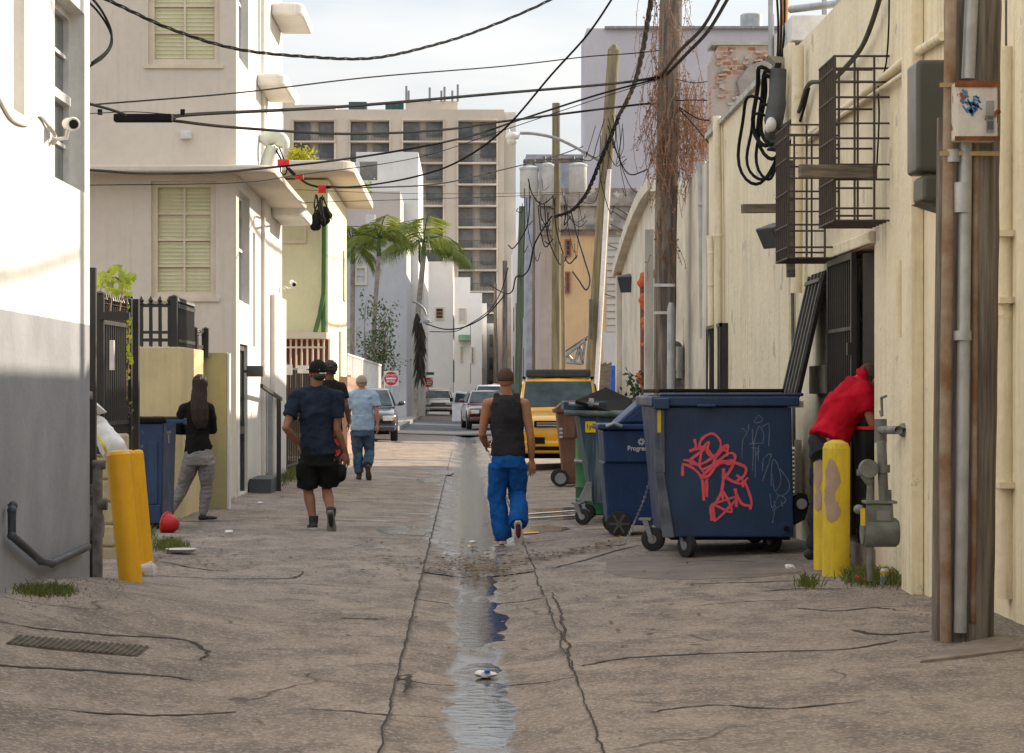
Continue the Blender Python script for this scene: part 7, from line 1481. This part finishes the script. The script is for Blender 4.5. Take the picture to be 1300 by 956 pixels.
def head(s,c,k,yaw,m,hair=None,neck=None):
    """separate builder: geometry goes to mb; yaw rotates the face: 0 = looking away from the camera"""
    R_=Matrix.Rotation(yaw,3,'Z'); mb=MB()
    def q(x,y,z): return c+R_@(Vector((x,y,z))*k)
    mb.ball(c+R_@Vector((0,-.008*k,.020*k)),.074*k,.094*k,.098*k,n=22,rot=R_); mb.ball(q(0,.022,-.048),.056*k,.062*k,.062*k,n=18,rot=R_); mb.ball(q(0,.045,-.085),.030*k,.030*k,.022*k,n=12,rot=R_)
    mb.tube([q(0,.088,.022),q(0,.104,-.012),q(0,.112,-.028),q(0,.092,-.036)],[.009*k,.012*k,.014*k,.010*k],n=8)
    mb.ball(q(0,.080,.030),.050*k,.014*k,.010*k,rot=R_); mb.ball(q(0,.084,-.060),.024*k,.011*k,.006*k,rot=R_); mb.ball(q(0,.083,-.070),.022*k,.011*k,.006*k,rot=R_)
    for e in (-1,1):
        mb.ball(q(e*.076,-.002,-.008),.009*k,.020*k,.031*k,rot=R_@Matrix.Rotation(e*.35,3,'Z'))
        mb.ball(q(e*.040,.060,-.02),.022*k,.02*k,.018*k,rot=R_)
    return mb,q,R_
def face(s,q,R_,k,parent):
    for e in (-1,1): MB().ball(q(e*.030,.080,.008),.011*k,.008*k,.008*k,n=10,rot=R_).build('eye',mat('eye_white',(.6,.58,.55),rough=.2,bump=0),parent,local=True,smooth=True)
    MB().ball(q(0,.092,-.065),.019*k,.005*k,.004*k,n=8,rot=R_).build('lips',mat('lip',(.30,.10,.08),rough=.5,bump=0),parent,local=True,smooth=True)
def neckmb(mb,c,nb,k,q): mb.tube([nb+Vector((0,0,-.05)),nb,c+Vector((0,-.01,-.05))*k],[.066*k,.056*k,.054*k],n=14)
def shoe(mb,ank,d,up,k=1,L_=.27,w=.046):
    """d: heel to toe, up: sole normal"""
    d=d.normalized(); up=(up-d*up.dot(d)).normalized(); side=d.cross(up)
    h=ank-up*.055*k-d*.065*k
    mb.tube([h-d*.008,h+d*.02*k,h+d*.09*k,h+d*.17*k,h+d*.235*k,h+d*.262*k],[(.024*k,.02*k),(w*.78*k,.045*k),(w*.82*k,.047*k),(w*1.02*k,.034*k),(w*.85*k,.026*k),(w*.4*k,.015*k)],n=16,ref=side)
    mb.tube([ank+up*.045*k,ank-up*.01*k,ank-up*.045*k],[.046*k,.045*k,.042*k],n=14)
def sole(ank,d,up,k,m,parent,w=.050):
    d=d.normalized(); up=(up-d*up.dot(d)).normalized(); side=d.cross(up); h=ank-up*.088*k-d*.075*k; out=[]
    prof=[(-.004,.02),(0,.03),(.03,.040),(.09,.036),(.13,.040),(.18,.050),(.23,.044),(.262,.026),(.272,.008)]
    P=[h+d*a*k+side*b*k*w/.05 for a,b in prof]+[h+d*a*k-side*b*k*w/.05 for a,b in prof[::-1]]
    MB().prism(P,up*.026*k).build('shoe_sole',m,parent,local=True,bevel=.004)
m_sole=mat('pale_rubber_sole',(.55,.52,.46),(.40,.37,.33),scale=20,rough=.8); m_blkshoe=mat('black_shoe',(.02,.02,.02),(.04,.038,.035),scale=12,rough=.7)
def torso(mb,hipc,waist,chest,nb,k,inf=0,sx=Vector((1,0,0)),hem=None,shw=.19,fem=False,sh=None):
    a=(.150,.105) if not fem else (.158,.112); b=(.140,.098) if not fem else (.112,.088); c=(.165,.115) if not fem else (.140,.105)
    pts=[hem if hem is not None else hipc,hipc.lerp(waist,.35),waist,waist.lerp(chest,.5),chest,chest.lerp(nb,.55),nb-Vector((0,0,.005)),nb+Vector((0,0,.015))]
    rs=[a,((a[0]+b[0])/2,(a[1]+b[1])/2),b,((b[0]+c[0])/2,(b[1]+c[1])/2),c,(shw*.82*1.0,.095),(.085,.062),(.062,.055)]
    mb.tube(pts,[((x+inf)*k,(y+inf)*k) for x,y in rs],n=24,ref=sx)
    if sh:
        for q in sh: mb.tube([nb+Vector((0,0,-.02)),nb.lerp(q,.6)+Vector((0,0,-.015)),q],[(.05+inf)*k,(.054+inf)*k,(.056+inf)*k],n=14)
def hairshell(q,R_,c,k,name,m,parent,inf=.010,low=-.03,noise_amp=.004,rz=1.0,back=1.0):
    mb=MB().ball(c+R_@Vector((0,-.014*k,.026*k)),(.076+inf)*k,(.094+inf)*k,(.098+inf)*k*rz,n=30,rot=R_)
    o=mb.build(name,m,parent,local=True); 
    bm=bmesh.new(); bm.from_mesh(o.data); Ri=R_.inverted()
    dead=[]
    for v in bm.verts:
        l=Ri@(v.co-c)/k
        cut=low+ (.075 if l.y>.055 else 0)+max(0,(l.y+.01))*.55
        if l.z<cut: dead.append(v)
        else: v.co += Vector(v.normal)*noise_amp*k*(nz(v.co.x*60,v.co.y*60,v.co.z*60)+.3)
    bmesh.ops.delete(bm,geom=dead,context='VERTS'); bm.to_mesh(o.data); bm.free(); sm=o.modifiers.new('s','SOLIDIFY'); sm.thickness=.008; sm.offset=-1
    o.data.polygons.foreach_set('use_smooth',[True]*len(o.data.polygons)); return o
m_hairb=mat('black_hair',(.018,.013,.010),(.035,.024,.018),scale=30,rough=.55,bump=.4,bscale=90,spec=.4)
# ---------------------------------------------------------------- 1 man in tank top
s=Person('man in black tank top and blue track trousers walking away down the gutter',638,688); P=s.P; k=1.0
hc=P(642,483); nb=P(643,502,-.0); shL=P(619,513,.0); shR=P(666,513,.0); elL=P(612,551,.04); wrL=P(617,566,.26); elR=P(674,556,-.02); wrR=P(675,583,.04)
hip=P(645,580); waist=P(645,556); chest=P(643,530,-.005); hL=P(633,585); hR=P(655,585); knL=P(632,632,.05); knR=P(656,628,.10); anL=P(638,678,.0); anR=P(656,665,-.28)
hm,q,R_=head(s,hc,k,R(-8),m_skin1); mb=MB(); mb.v,mb.f=hm.v,hm.f
neckmb(mb,hc,nb,k,q); torso(mb,hip,waist,chest,nb,k,-.004,sh=(shL,shR),shw=.17); arm(mb,shL,elL,wrL); arm(mb,shR,elR,wrR); hand(mb,wrL,Vector((.25,1,.1)),Vector((1,0,-.2)),1,.7,1); hand(mb,wrR,Vector((.08,.05,-1)),Vector((-.5,.8,.1)),1.05,.55,-1)
leg(mb,hL,knL,anL,1,-.018); leg(mb,hR,knR,anR,1,-.018)
body=remesh(mb.build('body',m_skin1,s.t,local=True),.0055,2); face(s,q,R_,k,s.t)
hairshell(q,R_,hc,k,'hair',mat('short_dark_hair',(.06,.035,.022),(.10,.055,.033),scale=60,rough=.8,bump=.5,bscale=200),s.t,.004,-.02,.002)
m_tank=cloth('charcoal_tank_cotton',(.030,.028,.030),bump=.5)
mb=MB(); pts=[P(645,578),P(645,566),waist,P(644,542),P(643,530,-.005),P(643,518,-.005),P(643,508,-.005),P(643,503,0)]; mb.tube(pts,[(.166,.122),(.160,.116),(.152,.110),(.160,.120),(.160,.134),(.142,.128),(.124,.104),(.098,.078)],n=26,ref=(1,0,0))
for e in (-1,1): mb.tube([P(643+e*12,526,-.05),P(643+e*12.5,512,-.055),P(643+e*12,503,-.02),P(643+e*12,506,.04),P(643+e*12,520,.08)],[.045,.040,.034,.035,.04],n=10)
remesh(mb.build('tank_top',m_tank,s.t,local=True),.008,3,wrink(.008,9,3,(1,1,1.3)))
m_track=cloth('blue_track_fabric',(.008,.085,.30),(.007,.065,.23),bump=.4)
mb=MB(); mb.tube([P(645,576),P(645,584),P(645,594)],[(.155,.115),(.160,.124),(.155,.122)],n=26,ref=(1,0,0)); 
mb.tube([P(634,590),P(632,612,.03),P(631,632,.05),P(634,655,.03),P(638,676,-.0),P(640,684,-.0)],[.102,.094,.084,.080,.088,.080],n=20); mb.tube([P(655,590),P(657,610,.06),P(657,628,.09),P(659,645,-.06),P(657,660,-.2),P(657,664,-.23)],[.102,.094,.082,.080,.088,.080],n=20)
tr=remesh(mb.build('trousers',m_track,s.t,local=True),.009,2,wrink(.011,13,5,(1.2,1,.7)))
mb=MB(); mb.tube([P(625,590,-.0),P(623,612,.03),P(623.5,632,.05),P(626,655,.03),P(628.5,676,0)],[(.022,.02)]*5,n=8); remesh(mb.build('side_stripe',cloth('navy_stripe',(.012,.02,.05)),s.t,local=True),.008,1)
m_redshoe=mat('red_shoe',(.50,.03,.025),(.4,.03,.02),rough=.6)
mb=MB(); shoe(mb,P(637,679,.0),Vector((-.25,1,-.05)),Vector((0,0,1)),1.0); remesh(mb.build('shoe',m_redshoe,s.t,local=True),.007,1); sole(P(637,679,.0),Vector((-.25,1,-.05)),Vector((0,0,1)),1.0,m_sole,s.t)
mb=MB(); a_=P(657,665,-.27); shoe(mb,a_,Vector((.05,.35,-1)),Vector((0,1,.35)),.95); remesh(mb.build('shoe',mat('maroon_shoe',(.12,.03,.03),rough=.7),s.t,local=True),.007,1); sole(a_,Vector((.05,.35,-1)),Vector((0,1,.35)),.95,m_sole,s.t)
# ---------------------------------------------------------------- 2 man with cap
s=Person('man in navy t shirt, black cap and black shorts walking away, hand in pocket',402,672); P=s.P; k=1.03
hc=P(403,474); nb=P(402,493); shL=P(376,505); shR=P(428,505); elL=P(364,543,-.12); wrL=P(378,563,.02); elR=P(428,545,-.02); wrR=P(438,573,.05)
hip=P(403,575); waist=P(403,548); chest=P(402,520,-.005); hL=P(392,582); hR=P(415,582); knL=P(391,625,.06); knR=P(414,622,.12); anL=P(398,662,.0); anR=P(422,652,-.22)
hm,q,R_=head(s,hc,k,R(28),m_skin2); mb=MB(); mb.v,mb.f=hm.v,hm.f
neckmb(mb,hc,nb,k,q); torso(mb,hip,waist,chest,nb,k,0,sh=(shL,shR)); arm(mb,shL,elL,wrL,1.05); arm(mb,shR,elR,wrR,1.05); hand(mb,wrL,Vector((.3,.3,-1)),Vector((1,0,0)),1,.3,1); hand(mb,wrR,Vector((.12,.1,-1)),Vector((-.6,.7,0)),1.1,.5,-1)
leg(mb,hL,knL,anL,1,0,1.05); leg(mb,hR,knR,anR,1,0,1.05); remesh(mb.build('body',m_skin2,s.t,local=True),.0055,2); face(s,q,R_,k,s.t)
m_navy=cloth('navy_cotton',(.018,.026,.045))
mb=MB(); torso(mb,P(404,573),waist,chest,nb,k,.014,sh=(shL,shR),hem=P(405,577)); mb.tube([P(405,577),P(404,560),waist],[(.178,.135),(.172,.128),(.162,.120)],n=24,ref=(1,0,0))
mb.tube([shL,shL.lerp(elL,.35),shL.lerp(elL,.62)],[.074,.072,.076],n=14); mb.tube([shR,shR.lerp(elR,.35),shR.lerp(elR,.62)],[.074,.072,.076],n=14); mb.ball(shL,.072); mb.ball(shR,.072)
remesh(mb.build('t_shirt',m_navy,s.t,local=True),.008,3,wrink(.016,8,1,(1,1,1.2)))
m_blks=cloth('black_cargo_cloth',(.012,.012,.012),bump=.6)
mb=MB(); mb.tube([P(403,566),P(403,580),P(403,592)],[(.165,.125),(.172,.135),(.17,.13)],n=24,ref=(1,0,0)); mb.tube([P(392,584),P(391,605,.04),P(390,619,.06)],[.105,.108,.100],n=18); mb.tube([P(416,584),P(417,603,.08),P(416,616,.11)],[.105,.108,.100],n=18); mb.box(*sorted((P(377,0).x,P(382,0).x)),-.05,.1,P(0,608).z,P(0,590).z); mb.ball(P(433,600,.05),.05,.09,.09)
remesh(mb.build('shorts',m_blks,s.t,local=True),.009,2,wrink(.012,9,2))
# cap
c2=hc+Vector((0,0,.012)); o=hairshell(q,R_,hc,k,'cap',cloth('black_cap_cloth',(.012,.012,.014)),s.t,.017,-.005,.001); MB().add(*(lambda: (lambda V:(V,[(0,1,2,3,4,5)]))([q(a,b_,.042-.02*(b_-.09)) for a,b_ in ((-.07,.085),(-.062,.135),(-.03,.165),(.03,.165),(.062,.135),(.07,.085))]))()).build('cap_brim',MATS['black_cap_cloth'],s.t,local=True).modifiers.new('s','SOLIDIFY').thickness=.008
mb=MB()
for (a,b_,c_,d_) in ((-.035,.035,.004,.022),(-.03,.045,-.026,-.008)): 
    vs=[]
    for i in range(7):
        u=a+(b_-a)*i/6; yb=-.121+.9*u*u*4
        vs += [q(u,yb,c_+.02),q(u,yb,d_+.02)]
    mb.add(vs,[(2*i,2*i+2,2*i+3,2*i+1) for i in range(6)])
mb.build('cap_patch',mat('white_patch',(.6,.6,.6),rough=.8,bump=0),s.t,local=True)
mb=MB().ball(q(0,-.045,-.035),.066*k,.05*k,.04*k,rot=R_); mb.build('hair',m_hairb,s.t,local=True,smooth=True)
mb=MB(); shoe(mb,anL,Vector((-.25,1,-.05)),Vector((0,0,1)),1.03); mb.tube([anL+Vector((0,0,.06)),anL],[.052,.05],n=12); remesh(mb.build('shoe',m_blkshoe,s.t,local=True),.007,1); sole(anL,Vector((-.25,1,-.05)),Vector((0,0,1)),1.03,m_sole,s.t)
mb=MB(); shoe(mb,anR,Vector((.06,.4,-1)),Vector((0,1,.4)),1.0); mb.tube([anR+Vector((0,-.02,.07)),anR],[.052,.05],n=12); remesh(mb.build('shoe',m_blkshoe,s.t,local=True),.007,1); sole(anR,Vector((.06,.4,-1)),Vector((0,1,.4)),1.0,mat('brown_grey_sole',(.22,.19,.16),(.15,.13,.11),scale=25,rough=.9),s.t)
# ---------------------------------------------------------------- 3 curly haired man partly hidden
s=Person('curly haired man in black t shirt and patterned shorts behind the cap man',424,616); P=s.P; k=1.04
hc=P(419,470); nb=P(420,484); shL=P(404,491); shR=P(434,492); elL=P(398,520); wrL=P(398,545,.05); elR=P(440,515,-.05); wrR=P(442,535,.08)
hip=P(420,547); waist=P(420,528); chest=P(419,503); hL=P(412,552); hR=P(427,552); knL=P(412,582,.04); knR=P(430,583,.0); anL=P(413,608,.1); anR=P(428,607,-.02)
hm,q,R_=head(s,hc,k,R(-10),m_skin4); mb=MB(); mb.v,mb.f=hm.v,hm.f
neckmb(mb,hc,nb,k,q); torso(mb,hip,waist,chest,nb,k,0,sh=(shL,shR)); arm(mb,shL,elL,wrL); arm(mb,shR,elR,wrR); hand(mb,wrL,Vector((0,.2,-1)),Vector((1,0,0)),1,.5,1); hand(mb,wrR,Vector((.05,.3,-1)),Vector((-1,.2,0)),1,.5,-1); leg(mb,hL,knL,anL); leg(mb,hR,knR,anR)
remesh(mb.build('body',m_skin4,s.t,local=True),.008,2)
mb=MB().ball(hc+Vector((0,-.01,.035)),.105,.115,.11,n=40); mb.v=[v+(v-hc).normalized()*(.035*nz(v.x*22,v.y*22,v.z*22)+.02*nz(v.x*50,v.y*50,v.z*50)) for v in mb.v]; mb.build('curly_hair',m_hairb,s.t,local=True,smooth=True)
mb=MB(); torso(mb,hip,waist,chest,nb,k,.015,sh=(shL,shR),hem=P(420,548)); 
for a,b_ in ((shL,elL),(shR,elR)): mb.tube([a,a.lerp(b_,.6)],[.072,.074],n=12); mb.ball(a,.07)
remesh(mb.build('t_shirt',cloth('black_cotton',(.018,.017,.018)),s.t,local=True),.01,3,wrink(.01,7,4))
mb=MB(); mb.tube([P(420,544),P(420,556)],[(.17,.13),(.17,.13)],n=20,ref=(1,0,0)); mb.tube([hL,P(412,586,.04)],[.105,.105],n=16); mb.tube([hR,P(429,586,.0)],[.105,.105],n=16)
remesh(mb.build('shorts',mat('red_yellow_pattern',(.02,.018,.018),(.5,.03,.03),scale=11,rough=.9,bump=0,ctr=(.5,.52),chip=((.65,.45,.05),.63,14)),s.t,local=True),.01,2)
for a,d in ((anL,1),(anR,1)): mb=MB(); shoe(mb,a,Vector((.1,1,0)),Vector((0,0,1)),1); remesh(mb.build('shoe',m_blkshoe,s.t,local=True),.008,1)
# ---------------------------------------------------------------- 4 light blue shirt man
s=Person('grey capped man in light blue shirt and jeans walking away into the sunlight',460,609); P=s.P; k=1.0
hc=P(459,487); nb=P(460,496); shL=P(445,503); shR=P(475,503); elL=P(442,525,.05); wrL=P(446,540,.2); elR=P(478,522,-.02); wrR=P(479,538,.03)
hip=P(460,545); waist=P(460,528); chest=P(460,512); hL=P(453,548); hR=P(467,548); knL=P(454,576,.04); knR=P(469,573,.1); anL=P(456,602,0); anR=P(468,594,-.25)
hm,q,R_=head(s,hc,k,0,m_skin3); mb=MB(); mb.v,mb.f=hm.v,hm.f
neckmb(mb,hc,nb,k,q); torso(mb,hip,waist,chest,nb,k,0,sh=(shL,shR)); arm(mb,shL,elL,wrL); arm(mb,shR,elR,wrR); hand(mb,wrL,Vector((.2,.5,-1)),Vector((1,0,0)),1,.5,1); hand(mb,wrR,Vector((.03,.1,-1)),Vector((-1,.3,0)),1.1,.6,-1); leg(mb,hL,knL,anL,1,-.022); leg(mb,hR,knR,anR,1,-.022)
remesh(mb.build('body',m_skin3,s.t,local=True),.007,2)
mb=MB(); torso(mb,hip,waist,chest,nb,k,.02,sh=(shL,shR),hem=P(460,546)); mb.tube([P(460,546),waist],[(.185,.14),(.175,.13)],n=20,ref=(1,0,0))
for a,b_ in ((shL,elL),(shR,elR)): mb.tube([a,a.lerp(b_,.68)],[.076,.082],n=12); mb.ball(a,.074)
remesh(mb.build('shirt',cloth('light_blue_cotton',(.33,.46,.62),(.28,.40,.55)),s.t,local=True),.01,3,wrink(.017,8,8))
mb=MB(); mb.tube([P(460,543),P(460,554)],[(.165,.13),(.168,.135)],n=20,ref=(1,0,0)); mb.tube([hL,knL,P(456,600,0)],[.098,.078,.075],n=16); mb.tube([hR,knR,P(467,590,-.18)],[.098,.078,.075],n=16)
remesh(mb.build('jeans',cloth('blue_denim',(.075,.13,.20),(.04,.07,.12),bump=.5,scale=9),s.t,local=True),.01,2,wrink(.014,8,6))
hairshell(q,R_,hc,k,'cap',cloth('khaki_cap_cloth',(.34,.29,.22)),s.t,.016,.0,.001); MB().add([q(a,b_,.05) for a,b_ in ((-.07,.085),(-.05,.15),(.05,.15),(.07,.085))],[(0,1,2,3)]).build('cap_brim',MATS['khaki_cap_cloth'],s.t,local=True).modifiers.new('s','SOLIDIFY').thickness=.008
mb=MB().ball(q(0,-.04,-.03),.068*k,.052*k,.03*k,rot=R_); mb.build('hair',mat('grey_hair',(.28,.25,.22),rough=.8),s.t,local=True,smooth=True)
mb=MB(); shoe(mb,anL,Vector((-.15,1,-.02)),Vector((0,0,1)),1); remesh(mb.build('shoe',mat('brown_shoe',(.10,.06,.04),rough=.7),s.t,local=True),.008,1); mb=MB(); shoe(mb,anR,Vector((.12,.4,-1)),Vector((0,1,.4)),1); remesh(mb.build('shoe',MATS['brown_shoe'],s.t,local=True),.008,1); sole(anR,Vector((.12,.4,-1)),Vector((0,1,.4)),1,mat('dark_brown_sole',(.07,.05,.04),rough=.9),s.t)
mb=MB().tube([wrR+Vector((-.032,0,.0)),wrR+Vector((0,-.032,.0)),wrR+Vector((.032,0,0)),wrR+Vector((0,.032,0)),wrR+Vector((-.032,0,0))],.005,n=6); mb.build('bracelet',m_rim,s.t,local=True)
# ---------------------------------------------------------------- 5 woman
s=Person('woman with long dark hair in black top and grey jeans standing by the yellow wall',236,660,236); P=s.P; k=.93
hc=P(254,489); nb=P(252,509); shL=P(233,520); shR=P(266,520); elL=P(226,546,.04); wrL=P(240,548,.24); elR=P(269,545,.06); wrR=P(256,545,.26)
hip=P(251,580); waist=P(251,553); chest=P(250,530,.01); hL=P(243,586); hR=P(262,586); knL=P(231,620,.06); knR=P(262,620,.04); anL=P(213,654,.0); anR=P(257,652,.05)
hm,q,R_=head(s,hc,k,R(-20),m_skin3); mb=MB(); mb.v,mb.f=hm.v,hm.f
neckmb(mb,hc,nb,k*.85,q); torso(mb,hip,waist,chest,nb,k,0,fem=True,sh=(shL,shR),shw=.165); arm(mb,shL,elL,wrL,.85); arm(mb,shR,elR,wrR,.85); hand(mb,wrL,Vector((1,.3,.1)),Vector((0,0,-1)),.9,.5,1); hand(mb,wrR,Vector((-1,.3,.1)),Vector((0,0,-1)),.9,.5,-1); leg(mb,hL,knL,anL,.95); leg(mb,hR,knR,anR,.95)
remesh(mb.build('body',m_skin3,s.t,local=True),.006,2); face(s,q,R_,k,s.t)
mb=MB(); torso(mb,hip,waist,chest,nb,k,.012,fem=True,sh=(shL,shR),hem=P(252,573),shw=.165); mb.tube([P(252,573),P(251,560),waist],[(.140,.115),(.132,.105),(.115,.095)],n=20,ref=(1,0,0)); arm(mb,shL,elL,elL.lerp(wrL,.85),.85,.016); arm(mb,shR,elR,elR.lerp(wrR,.85),.85,.016)
remesh(mb.build('top',cloth('black_knit',(.012,.011,.010),bump=.5),s.t,local=True),.008,3,wrink(.009,10,7))
mb=MB(); mb.tube([P(252,570),P(252,580),P(252,590)],[(.135,.11),(.158,.13),(.155,.13)],n=22,ref=(1,0,0)); leg(mb,hL,knL,knL.lerp(anL,.93),.95,.010); leg(mb,hR,knR,knR.lerp(anR,.93),.95,.010)
remesh(mb.build('jeans',cloth('grey_denim',(.30,.275,.26),(.22,.20,.19),scale=9,bump=.7,bscale=20),s.t,local=True),.007,1,wrink(.005,22,2,(.4,.4,1.6)))
mb=MB(); 
top=hc+Vector((0,-.02,.04)); mb.ball(hc+Vector((0,-.012,.018)),.088*k,.105*k,.108*k,n=22); 
mb.tube([hc+Vector((0,-.03,.05)),hc+Vector((0,-.055,-.04)),P(254,508,-.09),P(255,520,-.115),P(256,533,-.12),P(257,544,-.115)],[(.078,.075),(.080,.06),(.088,.05),(.098,.045),(.092,.038),(.05,.02)],n=22,ref=(1,0,0))
hh=remesh(mb.build('long_hair',mat('dark_brown_hair',(.014,.009,.007),(.04,.02,.012),scale=7,stretch=(10,10,.8),rough=.6,bump=.8,bscale=9,dist=.01,spec=.3),s.t,local=True),.008,2,lambda c:.008*nz(c[0]*60,c[1]*40,c[2]*3))
for a,d in ((anL,Vector((-.1,1,-.1))),(anR,Vector((.9,.6,-.05)))):
    mb=MB(); d=d.normalized(); up=Vector((0,0,1)); side=d.cross(up); h=a-up*.045-d*.05; mb.tube([h,h+d*.03,h+d*.1,h+d*.17,h+d*.215],[(.02,.02),(.034,.035),(.036,.022),(.038,.02),(.015,.012)],n=14,ref=side); remesh(mb.build('shoe',m_blkshoe,s.t,local=True),.006,1)
# ---------------------------------------------------------------- 6 man in red
Yr=18.28; fp=Vector((W(1050,0,Yr).x,Yr,gz(2.9,Yr))); s=Person('man in red polo shirt bending into the doorway of the cream building',1050,0,fp=fp); P=s.P; k=1.0
hc=P(1110,482,.12); nb=P(1096,484,.05); shL=P(1081,492,.0) ; shN=P(1092,496,-.10); shF=P(1097,492,.22); elN=P(1103,530,-.08); wrN=P(1114,550,-.02); elF=P(1110,525,.24); wrF=P(1118,548,.2)
hip=P(1052,562,.10); waist=P(1062,540,.07); chest=P(1078,510,.05)
hN=P(1050,570,.10); hF=P(1054,570,.28); knN=P(1054,640,.28); knF=P(1050,640,.42); anN=P(1056,700,.30); anF=P(1044,700,.48)
hm,q,R_=head(s,hc,k,R(-80),m_skin3); mb=MB(); mb.v,mb.f=hm.v,hm.f
mb.tube([nb+Vector((-.05,0,-.03)),nb,hc+Vector((-.02,0,-.03))],[.066,.060,.056],n=14)
ax=Vector((0,1,0)); torso(mb,hip,waist,chest,nb,k,-.03,sx=ax,sh=(shN,shF)); arm(mb,shN,elN,wrN); arm(mb,shF,elF,wrF); hand(mb,wrN,Vector((1,.2,-.2)),Vector((0,0,-1)),1,.4,1); hand(mb,wrF,Vector((1,.2,-.2)),Vector((0,0,-1)),1,.4,-1); leg(mb,hN,knN,anN); leg(mb,hF,knF,anF)
remesh(mb.build('body',m_skin3,s.t,local=True),.006,2)
mb=MB(); torso(mb,hip,waist,chest,nb+Vector((-.02,0,.0)),k,.02,sx=ax,sh=(shN,shF),hem=P(1055,557,.05)); mb.tube([P(1054,558,.05),waist,chest],[(.18,.155),(.17,.145),(.185,.15)],n=22,ref=(0,1,0))
for a,b_ in ((shN,elN),(shF,elF)): mb.tube([a,a.lerp(b_,.68)],[.080,.078],n=14); mb.ball(a,.078)
mb.tube([nb+Vector((-.02,0,.02)),nb+Vector((.03,0,.035))],[.072,.070],n=14)
remesh(mb.build('polo_shirt',cloth('red_polo_cotton',(.50,.008,.025),(.40,.006,.02),bump=.4),s.t,local=True),.009,3,wrink(.018,8,3,(1,1,1)))
hairshell(q,R_,hc,k,'hair',mat('brown_hair',(.10,.055,.03),(.06,.035,.02),scale=30,rough=.7),s.t,.008,-.03,.003)
mb=MB(); mb.tube([P(1055,553,.05),hip,P(1052,580,.05)],[(.16,.125),(.17,.135),(.165,.13)],n=20,ref=(0,1,0)); leg(mb,hN,knN,knN.lerp(anN,.95),1,.015); leg(mb,hF,knF,knF.lerp(anF,.95),1,.015); remesh(mb.build('trousers',cloth('dark_grey_denim',(.035,.036,.04)),s.t,local=True),.01,2,wrink(.012,8,9))
for a in (anN,anF): mb=MB(); shoe(mb,a,Vector((1,.1,0)),Vector((0,0,1)),1); remesh(mb.build('shoe',m_blkshoe,s.t,local=True),.008,1)
t=thing('waste_bin','dark bin with a red rim just inside the doorway under the bending man','bin',(3.3,18.3,0)); a=W(1096,546,18.0); MB().hexa([(a.x+.03,17.99,.28),(a.x+.42,17.99,.28),(a.x+.42,18.45,.28),(a.x+.03,18.45,.28),(a.x,17.97,a.z),(a.x+.46,17.97,a.z),(a.x+.46,18.48,a.z),(a.x,18.48,a.z)]).build('bin_body',m_black,t,bevel=.01); MB().box(a.x-.01,a.x+.47,17.96,18.49,a.z+.001,a.z+.025).build('rim',m_redm,t,bevel=.006)

bpy.data.scenes.remove(TMP)
